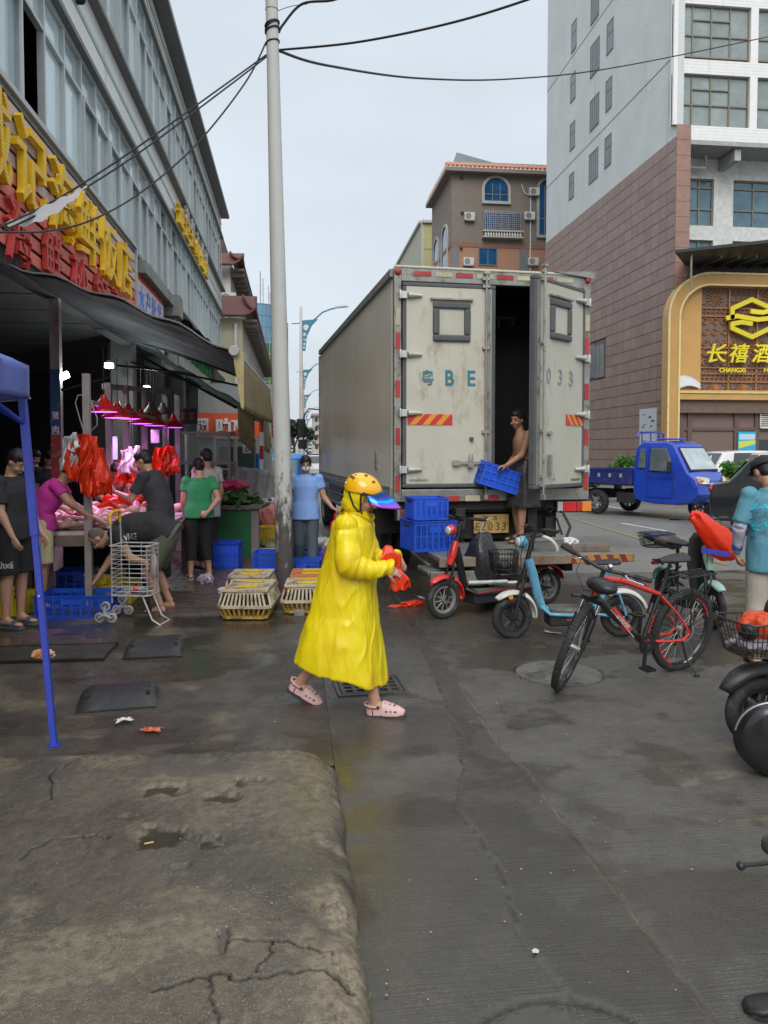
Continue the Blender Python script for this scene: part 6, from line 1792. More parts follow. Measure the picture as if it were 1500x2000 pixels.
def clog(root,o_,k_,mat):
 c=MB()
 rings=[]
 for t,hw,h,z0 in((.2,.01,.018,.012),(.19,.028,.034,0.),(.16,.044,.05,0.),(.12,.049,.066,0.),(.08,.047,.08,0.),(.055,.045,.086,0.)):
  rings.append([(x*hw*k_*1.05,t*k_,(z0+z*h)*k_)for x,z in((-1,0.),(-1,.45),(-.82,.8),(-.4,1.),(.4,1.),(.82,.8),(1,.45),(1,0.))])
 c.loft(rings,o_)
 rings=[]
 for a in range(0,181,20):
  r_=R(a);x,y=math.cos(r_)*.042,-.012-math.sin(r_)*.05
  rings.append([(x*k_*w_,y*k_*1.+dy,z*k_)for w_,dy,z in((1.08,0,0),(1.08,0,.034),(.92,0,.034),(.92,0,0))])
 c.loft(rings,o_)
 c.loft([[(x,(.055-.06*t)*k_,z*k_)for z in(0,.05-.015*t)]+[(x*.9,(.055-.06*t)*k_,z*k_)for z in(.05-.015*t,0)]for x,t in((.045,0),(.044,1))],o_)
 c.loft([[(x,(.055-.06*t)*k_,z*k_)for z in(0,.05-.015*t)]+[(x*.9,(.055-.06*t)*k_,z*k_)for z in(.05-.015*t,0)]for x,t in((-.045,0),(-.044,1))],o_)
 sh=obj('clog',c.mesh('clog',mat,50),root,bevel=.003)
 s_=MB();pts=[(-.034,-.062),(.034,-.062),(.044,.02),(.052,.12),(.044,.18),(.015,.206),(-.02,.206),(-.046,.17),(-.052,.1),(-.042,.02)]
 s_.prism([(x*k_,y*k_)for x,y in pts],-.026,.004,o_)
 obj('sole',s_.mesh('sole',M('dark brown sole',(.05,.035,.03),.7),30),sh,bevel=.004)
 st=MB().tube([o_@Vector(p)for p in((.047,.03,.055),(.05,-.02,.06),(.036,-.058,.066),(0,-.072,.07),(-.036,-.058,.066),(-.05,-.02,.06),(-.047,.03,.055))],.0065,6)
 obj('heel_strap',st.mesh('heel_strap',mat,50),sh)
 d=MB()
 for s in(-1,1):d.cyl(o_@Vector((s*.046,.03,.055)),o_@Vector((s*.056,.03,.055)),.01,n=10)
 for y in(.075,.105,.135):
  for x in(-.022,0.,.022):d.ell((x,y,.08-(y-.06)*.22),(.0042,.0055,.004),o_,8,5)
  for s in(-1,1):d.ell((s*.0485,y+.01,.03),(.004,.01,.006),o_,8,5)
 obj('vent_holes',d.mesh('vent_holes',M('dark hole',(.05,.03,.03),.8,bump=0),30),sh)
def cloth(name,col,**k):
 k.setdefault('rough',.85);k.setdefault('bump',.25);k.setdefault('bsc',220);k.setdefault('dist',.0015);k.setdefault('var',.1);k.setdefault('sc',9)
 return M(name,col,**k)
blk_t=cloth('faded black cotton',(.025,.025,.028));blk2=cloth('charcoal cotton',(.035,.036,.042))
def facing(dx,dy):return math.atan2(-dx,dy)
def wdir(cx,cd):
 return(cx*math.cos(YAW)+cd*math.sin(YAW),-cx*math.sin(YAW)+cd*math.cos(YAW))
def put_text(root,s_,w_,h_,tm,mat,name='print',shear=0.):
 t=fit(text_mb(s_,1,.0008,.01,shear=shear),w_,h_);moved(t,tm)
 return obj(name,t.mesh(name,mat,0),root)
def wrap_print(root,s_,cx,cy,w_,h_,target,fwd,mat,name='print',shear=0.,side=(1,0,0)):
 """project lettering on to a garment mesh along -fwd, in local space"""
 from mathutils.bvhtree import BVHTree
 t=fit(text_mb(s_,1,0.,.01,shear=shear),w_,h_)
 me=target.data;bv=BVHTree.FromPolygons([v.co.copy()for v in me.vertices],[tuple(p.vertices)for p in me.polygons])
 f_=Vector(fwd).normalized();sd=Vector(side).normalized();up=Vector((0,0,1))
 if abs(f_.z)>.3:up=sd.cross(f_)*-1
 out=[]
 for v in t.v:
  o_=Vector(cx)+sd*v[0]+up*v[1]+f_*.5
  h_=bv.ray_cast(o_,-f_)
  out.append(tuple(h_[0]+f_*.004)if h_[0]is not None else tuple(o_-f_*.5))
 t.v=out
 return obj(name,t.mesh(name,mat,0),root)
# woman crossing in the yellow raincoat
yel=M('yellow raincoat plastic',(.9,.74,.012),.33,var=.1,sc=3,bump=.25,bsc=22,dist=.008,transl=.26,spec=.6,rv=0.)
_n=yel.node_tree.nodes;_l=yel.node_tree.links
_tc=_n.new('ShaderNodeTexCoord');_mp=_n.new('ShaderNodeMapping');_mp.inputs['Scale'].default_value=(5,5,2.6);_mp.inputs['Rotation'].default_value=(.35,.25,0)
_l.new(_tc.outputs['Object'],_mp.inputs[0])
_nz=_n.new('ShaderNodeTexNoise');_nz.noise_type='RIDGED_MULTIFRACTAL';_nz.inputs['Scale'].default_value=1.3;_nz.inputs['Detail'].default_value=2.5;_nz.inputs['Distortion'].default_value=.5
_l.new(_mp.outputs[0],_nz.inputs['Vector'])
_bp=[q for q in _n if q.type=='BUMP'][0];_bp.inputs['Strength'].default_value=.42;_bp.inputs['Distance'].default_value=.012
_l.new(_nz.outputs[0],_bp.inputs['Height'])
_bs=_n['Principled BSDF'];_src=_bs.inputs['Base Color'].links[0].from_socket
_mx=_n.new('ShaderNodeMix');_mx.data_type='RGBA';_mr=_n.new('ShaderNodeMapRange');_mr.inputs['From Min'].default_value=.5;_mr.inputs['From Max'].default_value=.68;_mr.inputs['To Max'].default_value=.55
_nz2=_n.new('ShaderNodeTexNoise');_nz2.inputs['Scale'].default_value=2.6;_l.new(_tc.outputs['Object'],_nz2.inputs['Vector']);_l.new(_nz2.outputs[0],_mr.inputs[0])
_l.new(_mr.outputs[0],_mx.inputs[0]);_l.new(_src,_mx.inputs[6]);_mx.inputs[7].default_value=(.8,.46,.02,1);_l.new(_mx.outputs[2],_bs.inputs['Base Color'])  # orange patches paint the warm tint of light passing through the plastic
d0=5.1;base=AT(672,5.12)
hx,hy=wdir(.93,-.22)
rz=facing(hx,hy)
lowsk=skinA
J=dict(pelvis=(0,0,.88),waist=(0,.02,1.),chest=(0,.05,1.17),neck=(0,.085,1.325),head=(0,.135,1.448),shL=(-.16,.07,1.27),shR=(.16,.06,1.27),elR=(.2,.09,1.02),wrR=(.12,.31,.995),elL=(-.19,.12,1.03),wrL=(-.07,.31,1.03),hiL=(-.085,0,.86),hiR=(.085,0,.86),knR=(.07,.15,.47),anR=(.055,.225,.095),knL=(-.085,-.06,.47),anL=(-.08,-.335,.15))
wy,j,hmx=person((base.x,base.y,0),rz,'person in a long yellow raincoat and orange helmet striding across the road',J,H=1.7,voxel=.0065,head=(0,26,0),hair=None,hands={'R':dict(d=(-.4,1,-.35),n=(-.7,.1,-.7),curl=.7),'L':dict(d=(.3,1,-.2),n=(.7,0,-.7),curl=.7)},feet={'R':(0,1,.05),'L':(0,.9,-.45)},fat=.86,shoes='clog',shoe_mat=M('pale pink foam',(.62,.4,.4),.55,var=.06,bump=.05,stain=(.45,.28,.27),st_amt=.3),female=True,dec=.6)
rings=[]
rc_prof=[(.275,-.02,.228,.308),(.34,-.018,.228,.292),(.5,-.01,.222,.258),(.66,-0.,.196,.225),(.82,.01,.19,.198),(.97,.03,.185,.18),(1.08,.045,.185,.158),(1.18,.055,.19,.142),(1.26,.065,.188,.128),(1.3,.075,.135,.105),(1.33,.08,.09,.085),(1.345,.082,.075,.075)]
n=150
def tri(a):return 1-2*abs((a/PI)%2-1)
zs=np.linspace(.275,1.345,84)
pa=np.array(rc_prof)
for z in zs:
 cy,rx_,ry_=(float(np.interp(z,pa[:,0],pa[:,i]))for i in(1,2,3))
 t=(z-.275)/1.1;am=max(0,1-t*1.05)**.8
 rg=[]
 for k in range(n):
  a=2*PI*k/n;ca,sa=math.cos(a),math.sin(a)
  w_=1+am*(.05*math.sin(2*a+1.2+z*2.4)+.04*math.sin(4*a-z*3.+.5)+.018*tri(9*a+z*5.5))+.008*tri(7*a-z*14)*(1-abs(2*t-1))
  e_=1-.28*max(0,1-t*1.6);hem=(.085*sa)*max(0,1-(z-.275)/.55)
  rg.append((math.copysign(abs(ca)**e_,ca)*rx_*w_,cy+math.copysign(abs(sa)**e_,sa)*ry_*w_,z-hem+(.007*math.sin(6*a)if z<.3 else 0)))
 rings.append(rg)
c=MB();c.loft(rings)
def sleeve_(q,s):
 s0,e0,w0=j['sh'+q],j['el'+q],j['wr'+q]
 pts=[];rr_=[]
 s1=s0+Vector((-s*.02,0,0.));c.ell(tuple(s0),(.072,.075,.07))
 for t in np.linspace(0,1,9):pts.append(s1.lerp(e0,t)+Vector((s*.012*t,0,-.012*(1-t))));rr_.append(.078+.006*t+.005*tri(t*12))
 for t in np.linspace(.12,1.,14):pts.append(e0.lerp(w0,t)+Vector((0,0,-.024*math.sin(PI*t))));rr_.append(.084-.036*t+.006*tri(t*26))
 d=(w0-e0).normalized()
 pts+=[w0+d*.004,w0+d*.022,w0+d*.045];rr_+=[.036,.05,.056]
 c.tube(pts,1.,22,taper=rr_)
sleeve_('R',1);sleeve_('L',-1)
def coat_disp(x,y,z,no):
 def rdg(w):return 1-np.minimum(1,np.abs(2*w-1)*5.)
 u=np.arctan2(x,y)*.2
 w1=vn3(u*16+z*5,y*3+z*3,z*2.2-u*6,12);w2=vn3(u*26-z*7,y*5+z*2,z*5+u*9,22);w3=vn3(x*13+z*8,y*13-z*8,z*14,32)
 return .0085*rdg(w1)+.003*rdg(w2)
cm_=remeshed(c,.0062,1,.9,coat_disp)
cm_.materials.clear();cm_.materials.append(yel)
for p in cm_.polygons:p.use_smooth=True
coat=obj('raincoat',cm_,wy)
hd=MB();hd.ell((0,-.03,0.),(.09,.105,.118),hmx,24,14);hd.ell((0,-.035,-.075),(.08,.088,.075),hmx,20,10)
cut=remeshed(hd,.006,2,0,folds(.004,16,16,4))
im=hmx.inverted();import bmesh
bmh=bmesh.new();bmh.from_mesh(cut)
bmesh.ops.delete(bmh,geom=[v for v in bmh.verts if(im@v.co).y>.03+.15*max(0,abs((im@v.co).x)-.07)and(im@v.co).z>-.128],context='VERTS')
bmh.to_mesh(cut);bmh.free()
cut.materials.clear();cut.materials.append(yel)
for p in cut.polygons:p.use_smooth=True
o=obj('hood',cut,wy);s_=o.modifiers.new('t','SOLIDIFY');s_.thickness=.003
cl=MB();rg=[]
for t,rx_,ry_,z,cy in((0,.14,.115,1.275,.07),(.3,.12,.112,1.3,.08),(.6,.104,.11,1.325,.085),(.8,.11,.118,1.335,.088),(1,.095,.1,1.31,.085)):
 rg.append([(math.cos(2*PI*k/60)*rx_*(1+.03*math.sin(5*2*PI*k/60+t*4)),cy+math.sin(2*PI*k/60)*ry_,z+.015*math.sin(3*2*PI*k/60+1)-.03*math.sin(2*PI*k/60))for k in range(60)])
cl.loft(rg,cap=False)
o=obj('collar',cl.mesh('collar',yel,60),wy);s_=o.modifiers.new('t','SOLIDIFY');s_.thickness=.004
hel=M('orange yellow helmet shell',(.8,.42,.01),.22,var=.04,bump=0,coat=.6,rv=0)
h=MB();hc=(0,-.022,.038)
def helm(u,v):
 a=-PI+2*PI*u;el=PI/2*(1-v*1.2)if False else PI/2-v*R(112)
 front=max(0,math.sin(a));back=max(0,-math.sin(a))
 el=PI/2-v*R(92+34*back-10*front+18*max(0,abs(math.cos(a))-.55)*(1 if math.sin(a)<.2 else .2))
 r_=1.+.02*math.sin(el*3)**2
 return tuple(hmx@Vector((math.cos(el)*math.cos(a)*.108*r_,hc[1]+math.cos(el)*math.sin(a)*.13*r_,hc[2]+math.sin(el)*.108)))
h.grid(helm,48,22)
ho=obj('helmet',h.mesh('helmet',hel,60),wy);s_=ho.modifiers.new('t','SOLIDIFY');s_.thickness=.008;s_.offset=1
vm=bpy.data.materials.new('iridescent visor');vm.use_nodes=True;vt=vm.node_tree;vb=vt.nodes['Principled BSDF']
vb.inputs['Metallic'].default_value=.75;vb.inputs['Roughness'].default_value=.1
tcn=vt.nodes.new('ShaderNodeTexCoord');spn=vt.nodes.new('ShaderNodeSeparateXYZ')
mpn=vt.nodes.new('ShaderNodeMapping');nn=vt.nodes.new('ShaderNodeTexNoise');nn.inputs['Scale'].default_value=9
vt.links.new(tcn.outputs['UV'],spn.inputs[0]);vt.links.new(tcn.outputs['Object'],nn.inputs['Vector'])
av=vt.nodes.new('ShaderNodeMath');av.operation='MULTIPLY_ADD';vt.links.new(nn.outputs[0],av.inputs[0]);av.inputs[1].default_value=.22;vt.links.new(spn.outputs[1],av.inputs[2])
crn=vt.nodes.new('ShaderNodeValToRGB');e=crn.color_ramp.elements
e[0].position=.18;e[0].color=(.35,.1,.55,1);e[1].position=1.;e[1].color=(.01,.04,.16,1)
for p_,c_2 in((.4,(.42,.1,.7,1)),(.55,(.06,.14,.85,1)),(.66,(.01,.45,.9,1)),(.76,(.02,.1,.55,1)),(.9,(.02,.05,.22,1))):
 q=e.new(p_);q.color=c_2
vt.links.new(av.outputs[0],crn.inputs[0]);vt.links.new(crn.outputs[0],vb.inputs['Base Color'])
vz=MB()
def vis(u,v):
 a=R(14+152*u)
 ex=math.sin(a);ex=max(-.15,ex)
 y=.006+ex*.106+v*(.15*max(0,ex)**.7)
 x=math.cos(a)*(.112+.006*v)
 z=.094-.034*v-.07*abs(math.cos(a))**2*(1-.2*v)-.02*v*v
 return tuple(hmx@Vector((x,y,z)))
vz.grid(vis,32,12)
vme=vz.mesh('visor',vm,60)
uv=vme.uv_layers.new(name='uv')
for li,l in enumerate(vme.loops):
 k=l.vertex_index;uu=(k%33)/32;vv=(k//33)/12
 uv.data[li].uv=(uu,1-vv*.8-0.*uu)
vo=obj('visor',vme,wy);s_=vo.modifiers.new('t','SOLIDIFY');s_.thickness=.003
for s in(-1,1):
 part(wy,'visor_screw',MB().cyl(hmx@Vector((s*.104,.022,.03)),hmx@Vector((s*.12,.022,.03)),.013,n=12),blackp)
st=MB()
for s in(-1,1):
 st.tube([hmx@Vector((s*.1,0.,.02)),hmx@Vector((s*.088,.03,-.06)),hmx@Vector((s*.05,.062,-.118)),hmx@Vector((0,.072,-.128))],.0062,6)
 st.tube([hmx@Vector((s*.095,-.085,0.)),hmx@Vector((s*.086,-.02,-.07)),hmx@Vector((s*.05,.055,-.116))],.0062,6)
st.tube([hmx@Vector((.02,.07,-.126)),hmx@Vector((.035,.085,-.155)),hmx@Vector((.035,.088,-.185))],.008,6)
part(wy,'chin_strap',st,blackp)
lgm=M('black decal',(.03,.02,.01),.5,bump=0,var=0)
lgb=MB()
def hp(a,el,off=1.022):return hmx@Vector((math.cos(el)*math.cos(a)*.108*off,hc[1]+math.cos(el)*math.sin(a)*.13*off,hc[2]+math.sin(el)*.108*off))
a0=R(-52)
lgb.add([hp(a0-.12,R(46)),hp(a0+0.,R(36)),hp(a0+.14,R(46)),hp(a0+0.,R(42))],[(0,1,2,3)])
for k in range(5):
 aa=a0-.24+k*.115
 lgb.add([hp(aa,R(22)),hp(aa+.09,R(22)),hp(aa+.09,R(32)),hp(aa,R(32))],[(0,1,2,3)]);
lgb.add([hp(a0-.24,R(15)),hp(a0+.33,R(15)),hp(a0+.33,R(18.5)),hp(a0-.24,R(18.5))],[(0,1,2,3)])
obj('decal',lgb.mesh('decal',lgm,0),ho)
vh=MB()
for a_,e_ in((R(-128),R(14)),(R(40),R(52)),(R(-15),R(66))):vh.ell(hp(a_,e_,.995),(.016,.013,.01),None,10,6)
obj('helmet_vent',vh.mesh('helmet_vent',M('helmet vent',(.25,.1,.01),.6,bump=0)),ho)
def bag(name,label,cat,loc,rz,size,mat,seed,pointy=.35,squash=1.,group=None,vox=None,parent=None,n=20,handles=False):
 rn=random.Random(seed);b=MB();nu,nv=64,40
 ph=[rn.uniform(0,6)for _ in range(6)]
 def fn(u,v):
  a=2*PI*u;el=PI*v
  r_=1+pointy*(.5*math.sin(3*a+ph[0])*math.sin(2*el+ph[1])+.3*math.sin(5*a+ph[2]+3*el)+.22*math.sin(9*a+ph[3])*math.sin(el*5+ph[4]))
  s_=math.sin(el)**.8
  x,y,z=math.cos(a)*s_*r_*size[0],math.sin(a)*s_*r_*size[1],(math.cos(el)*(1+.25*pointy*math.sin(4*a+ph[5])))*size[2]*squash
  sc_=.9/max(size);q=abs(noise.noise(Vector((x*sc_*2.4,y*sc_*2.4,z*sc_*1.6+seed))))+.25*abs(noise.noise(Vector((x*sc_*6,y*sc_*6,z*sc_*4-seed))))
  k=1.04-.22*q;sag=-.18*size[2]*max(0,1-math.sin(el))*(1 if z>0 else 0)
  return(x*k,y*k,z*k+sag)
 b.grid(fn,nu,nv)
 if handles:
  for s in(-1,1):b.tube([(s*size[0]*.25,0,size[2]*.8),(s*size[0]*.3,0,size[2]*1.3),(0,0,size[2]*1.75)],size[0]*.1,6)
 if parent is not None:return part(parent,name,moved(b,T(loc)@rotm(rz)),mat,50)
 return solo(name,b,mat,label,cat,loc,rz,50,group=group)
wloc=Matrix.Translation((base.x,base.y,0))@rotm(rz)
b=MB()
def rb2(u,v):
 a=2*PI*u
 R_=.04+.028*v+.02*tri(3*a+5*v)+.008*tri(8*a-7*v)
 pts=.055*v*v*max(0,math.cos(2*a+.6))
 return(math.cos(a)*R_*.6,-.01+math.sin(a)*R_*1.25+.06*v+.015*math.sin(v*9),.085-.25*v-pts+.03*math.sin(4*a+3)*v+.02*math.sin(7*a))
b.grid(rb2,72,36);b.v=[(x_*.78,y_*.74-.02,z_*.78)for x_,y_,z_ in b.v]
mid=(j['wrR']+j['wrL'])/2
gp_=wloc@(Vector((mid.x+.04,mid.y+.055,mid.z-.01)))
o=solo('plastic_bag',b,red_bag,'crumpled red plastic bag held in both hands by the raincoat wearer','bag',gp_,rz,60)
s_=o.modifiers.new('t','SOLIDIFY');s_.thickness=.002
o2=MB();o2.grid(lambda u,v:((u-.5)*.1,(v-.5)*.12-.01,.04*math.sin(u*7)+.05*(1-v)*math.sin(v*5+u*3)+.05*(1-abs(2*v-1))),12,12)
moved(o2,T(0,-.02,.03));q=obj('bag_fold',o2.mesh('bag_fold',red_bag,60),o)
# shirtless worker on the tail lift
def tkp(x,y,z=.626):v=TM@Vector((x,y,0));return Vector((v.x,v.y,z))
wp=tkp(1.62,-.15)
J=dict(pelvis=(0,0,.91),waist=(0,.01,1.04),chest=(0.,.02,1.23),neck=(.01,.05,1.4),head=(.03,.09,1.535),shL=(-.155,.05,1.35),shR=(.16,-.04,1.34),elR=(.235,-.02,1.07),wrR=(.2,.17,.9),elL=(-.17,.14,1.1),wrL=(-.16,.36,.97),knR=(.12,.06,.49),anR=(.13,-.02,.085),knL=(-.08,.08,.49),anL=(-.09,.1,.085))
dx_,dy_=wdir(-.8,-.45)
wk,jw,_=person(wp,facing(dx_,dy_)-.1,'shirtless worker in dark apron standing on the truck tail lift',J,H=1.66,skin=skinB,voxel=.0085,head=(28,8,0),hands={'R':dict(d=(-.25,.7,-.45),n=(-.7,0,-.7),curl=.7),'L':dict(d=(.2,1,-.2),n=(0,0,-1),curl=.6)},feet={'L':(-.2,1,0),'R':(.25,1,0)},shoes='slipper',shoe_mat=blackp,pants=cloth('black work shorts',(.02,.02,.022)),pleg=.95,dec=.6)
ap=MB()
ap.loft([ering((0,.01,z),(1,0,0),(0,1,0),rx_,ry_,30)for z,rx_,ry_ in((.44,.225,.185),(.6,.215,.175),(.8,.195,.15),(.95,.172,.13),(1.02,.16,.122))])
sm=remeshed(ap,.011,2,.7,folds(.012,6,1.5,4));sm.materials.clear();sm.materials.append(M('grey black rubber apron',(.035,.035,.036),.42,bump=.2,bsc=30,stain=(.1,.095,.09),st_amt=.5,st_sc=5))
for p in sm.polygons:p.use_smooth=True
obj('apron',sm,wk)
gl=MB();w0=jw['wrR'];e0=jw['elR']
cone(gl,w0-(w0-e0).normalized()*.05,w0,.04,.036,flat=True)
hand(gl,w0,(-.25,.7,-.45),(-.7,0,-.7),1.1,.7,side=-1)
gm_=remeshed(gl,.007,2,0);gm_.materials.clear();gm_.materials.append(M('dark work glove',(.05,.055,.062),.8,bump=.3));[setattr(p,'use_smooth',True)for p in gm_.polygons]
obj('work_glove',gm_,wk)
part(wk,'glove_cuff',MB().cyl(w0-(w0-e0).normalized()*.055,w0-(w0-e0).normalized()*.035,.0415),M('red glove cuff',(.4,.03,.02),.8))
# crates
def crate_mb(w,d,h,slots=True,t=.012,ribs=6):
 """open plastic crate with slotted sides; origin at bottom centre"""
 b=MB()
 b.box((0,0,t/2),(w,d,t))
 for(lx,nx,ny)in((w,0,1),(w,0,-1),(d,1,0),(d,-1,0)):
  rot=rotm(0 if nx==0 else PI/2)
  off=(d if nx==0 else w)/2*(ny+nx)
  def pl(cx,cz,sx,sz,thick=t,o_=0.):
   if nx==0:b.box((cx,off-ny*(thick/2-o_),cz),(sx,thick,sz))
   else:b.box((off-nx*(thick/2-o_),cx,cz),(thick,sx,sz))
  L_=lx-(0 if nx==0 else 2*t)
  pl(0,h-.025,L_,.05);pl(0,t+.012,L_,.024);pl(0,h*.5,L_,.022)
  pl(0,h-.006,L_+(.02 if nx==0 else 0.),.012,.018,.012)
  n=ribs if nx==0 else max(3,int(ribs*d/w))
  for k in range(n+1):pl(-L_/2+.012+(L_-.024)*k/n,h/2-.006,.022,h-.03,t,.006)
  if slots:
   m_=n*4
   for k in range(m_):
    if k%4:pl(-L_/2+L_*k/m_,h*.5-.01,.008,h-.06,t*.6)
  else:pl(0,h/2,L_,h-.02,t*.5)
 return b
def crate(loc,rz,label,size=(.55,.38,.24),mat=blue_crate,slots=True,group=None,tilt=None,solid=False,ribs=6):
 t=thing('crate',label,'crate',loc,rz,group)
 if tilt:t.rotation_euler=tilt
 b=crate_mb(*size,slots=not solid,ribs=ribs)
 part(t,'shell',b,mat,0)
 w,d,h=size
 lp=MB().box((0,-d/2-.004,h*.72),(w*.3,.006,h*.2))
 part(t,'label_plate',lp,mat,0)
 hn=MB().box((-w/2-.003,0,h*.82),(.006,d*.35,.03)).box((w/2+.003,0,h*.82),(.006,d*.35,.03))
 part(t,'handle',MB().box((-w/2-.003,0,h*.82),(.006,d*.35,.03)),darkin,0);part(t,'handle',MB().box((w/2+.003,0,h*.82),(.006,d*.35,.03)),darkin,0)
 return t
gC='blue plastic crates around the truck'
c1=tkp(.28,-.62);crate((c1.x,c1.y,.626),TRZ+.1,'lower wide blue crate of the stack on the tail lift',(.5,.5,.34),slots=True,group=gC,ribs=7)
c1=tkp(.26,-.55);crate((c1.x+.02,c1.y,.968),TRZ+.02,'upper smaller blue crate on top of the stack on the tail lift',(.4,.42,.25),slots=True,group=gC,ribs=6)
wm=Matrix.Translation(wp)@rotm(facing(dx_,dy_)-.1)
mid=wm@((jw['wrR']+jw['wrL'])/2+Vector((.03,.13,-.06)))
hp1=TM.inverted()@mid
pA=PY(937,918,mid.y-.12);pB=PY(1036,950,mid.y-.02)
cc=(pA+pB)/2
ck=crate((cc.x+.02,cc.y-.03,cc.z-.03),0,'blue crate tilted in the hands of the shirtless worker',(.66,.27,.2),group=gC,ribs=8)
ck.rotation_euler=(R(-84),R(17),R(6))
lat_=MB()
for k in range(9):lat_.box((-.32+k*.08,0,-.006),(.012,.26,.012))
for k in range(4):lat_.box((0,-.125+k*.0833,-.006),(.65,.012,.0125))
part(ck,'base_ribs',lat_,M('lighter blue ribs',(.03,.12,.62),.4),0)
# bent man with trolley
def at_(px,d,z=0):return AT(px,d,z)
bp_=at_(296,8.3)
dx_,dy_=wdir(-1,-.12)
J=dict(pelvis=(0,-.16,.86),waist=(0,-.03,.93),chest=(0,.2,.93),neck=(0,.42,.895),head=(0,.575,.815),shL=(-.17,.36,.9),shR=(.17,.36,.9),elL=(-.2,.2,.62),wrL=(-.26,.02,.58),elR=(.19,.46,.6),wrR=(.12,.62,.36),hiL=(-.09,-.16,.83),hiR=(.09,-.16,.83),knL=(-.13,.04,.47),anL=(-.13,-.1,.085),knR=(.11,0.,.45),anR=(.12,-.16,.085))
bent,jb,_=person((bp_.x,bp_.y,0.),facing(dx_,dy_),'man in black shirt and olive shorts bending far down beside the wire trolley',J,H=1.68,fat=1.18,voxel=.0085,head=(0,60,0),hair='buzz',hairm_=M('grey brown cropped hair',(.1,.08,.065),.8,bump=.5,bsc=200),hands={'L':dict(d=(-.1,-.2,-1),n=(0,1,0),curl=.8),'R':dict(d=(-.2,.6,-.8),n=(0,0,-1),curl=.5)},shirt=blk_t,sleeve=.5,shirt_hem=-.02,pants=cloth('olive shorts',(.085,.088,.06)),pleg=.85,shoes='slipper',belly=.03,feet={'L':(.15,1,0),'R':(-.1,1,0)})
pr_m=M('pale grey shirt print',(.5,.5,.5),.8,bump=0)
bsh=[c for c in bent.children if c.name.startswith('shirt')][0]
wrap_print(bent,'NIKE',(-.18,.2,.84),0,.13,.07,bsh,(-1,0,0),pr_m,'shirt_print',side=(0,-1,0))
# trolley
tp=at_(262,7.75)
tv=thing('shopping_trolley','wire shopping trolley with yellow handle and stair climbing wheels','trolley',(tp.x,tp.y,0),R(-6)-YAW)
wr=M('white coated wire',(.55,.55,.55),.35,metal=.3,bump=0)
w_,d_,z0,z1=.4,.3,.3,.8
def rect(w,d,z):return[(-w/2,-d/2,z),(w/2-.04,-d/2,z),(w/2,-d/2+.04,z),(w/2,d/2-.04,z),(w/2-.04,d/2,z),(-w/2,d/2,z)]
fr=MB().tube(rect(w_,d_,z1),.008,6,closed=True).tube(rect(w_-.02,d_-.02,z0),.008,6,closed=True)
for s in(-1,1):fr.tube([(-w_/2,s*.11,.22),(-w_/2,s*.11,z1),(-w_/2-.01,s*.11,1.1)],.008,6)
fr.tube([(w_/2-.08,-.12,z0),(w_/2+.02,-.12,.06),(w_/2+.1,-.12,.01),(w_/2+.1,.12,.01),(w_/2+.02,.12,.06),(w_/2-.08,.12,z0)],.009,6)
part(tv,'frame',fr,wr)
wi=MB()
for k in range(1,11):
 z=z0+(z1-z0)*k/11;wi.tube(rect(w_-.015,d_-.015,z),.0032,4,closed=True)
for x,y in((w_/2-.02,-d_/2+.01),(w_/2-.02,d_/2-.01),(0,-d_/2+.004),(0,d_/2-.004),(w_/2-.004,0)):wi.cyl((x,y,z0),(x,y,z1),.004,n=4)
for k in range(10):wi.cyl((-w_/2+.02+k*.04,-d_/2+.01,z0),(-w_/2+.02+k*.04,d_/2-.01,z0),.0035,n=4)
for k in range(10):wi.cyl((-w_/2,-.12,z0+(k+1)*.045),(-w_/2,.12,z0+(k+1)*.045),.0035,n=4)
part(tv,'wire_basket',wi,wr)
part(tv,'handle',MB().tube([(-w_/2-.01,-.11,1.02),(-w_/2-.012,-.11,1.1),(-w_/2-0.,-.085,1.135),(-w_/2+0.,.085,1.135),(-w_/2-.012,.11,1.1),(-w_/2-.01,.11,1.02)],.016,8),M('yellow foam grip',(.7,.4,.01),.5))
for s in(-1,1):
 cx,cy,cz=-w_/2-.03,s*.19,.125
 arms=MB();hubs=[]
 for k in range(3):
  a=R(90+120*k);x,z=cx+.075*math.cos(a),cz+.075*math.sin(a)
  arms.cyl((cx,cy+s*.028,cz),(x,cy+s*.028,z),.016,.011,n=8);hubs.append((x,z))
 arms.cyl((cx,cy-s*.02,cz),(cx,cy+s*.04,cz),.02,n=12)
 so=part(tv,'spider_bracket',arms,M('grey green hub plastic',(.36,.4,.38),.5))
 for x,z in hubs:
  wm_=T(x,cy,z)@Matrix.Rotation(PI/2,4,'X')
  wb_=MB().lathe([(.03,-.012),(.04,-.014),(.05,-.008),(.05,.008),(.04,.014),(.03,.012)],20,wm_)
  for q in range(5):
   a=R(q*72);wb_.box((x+.018*math.cos(a),cy,z+.018*math.sin(a)),(.005,.01,.004));wb_.cyl((x,cy,z),(x+.034*math.cos(a),cy,z+.034*math.sin(a)),.004,n=5)
  wb_.cyl((x,cy-.012,z),(x,cy+.012,z),.01,n=10)
  obj('wheel',wb_.mesh('wheel',M('dirty white wheel',(.42,.41,.4),.6,stain=(.2,.18,.16),st_amt=.4)),so)
part(tv,'axle',MB().cyl((-w_/2-.03,-.2,.125),(-w_/2-.03,.2,.125),.007).tube([(-w_/2-.03,0,.125),(-.02,0,z0)],.007,5),wr)
TT=Matrix.Translation(tv.location)@rotm(tv.rotation_euler.z)
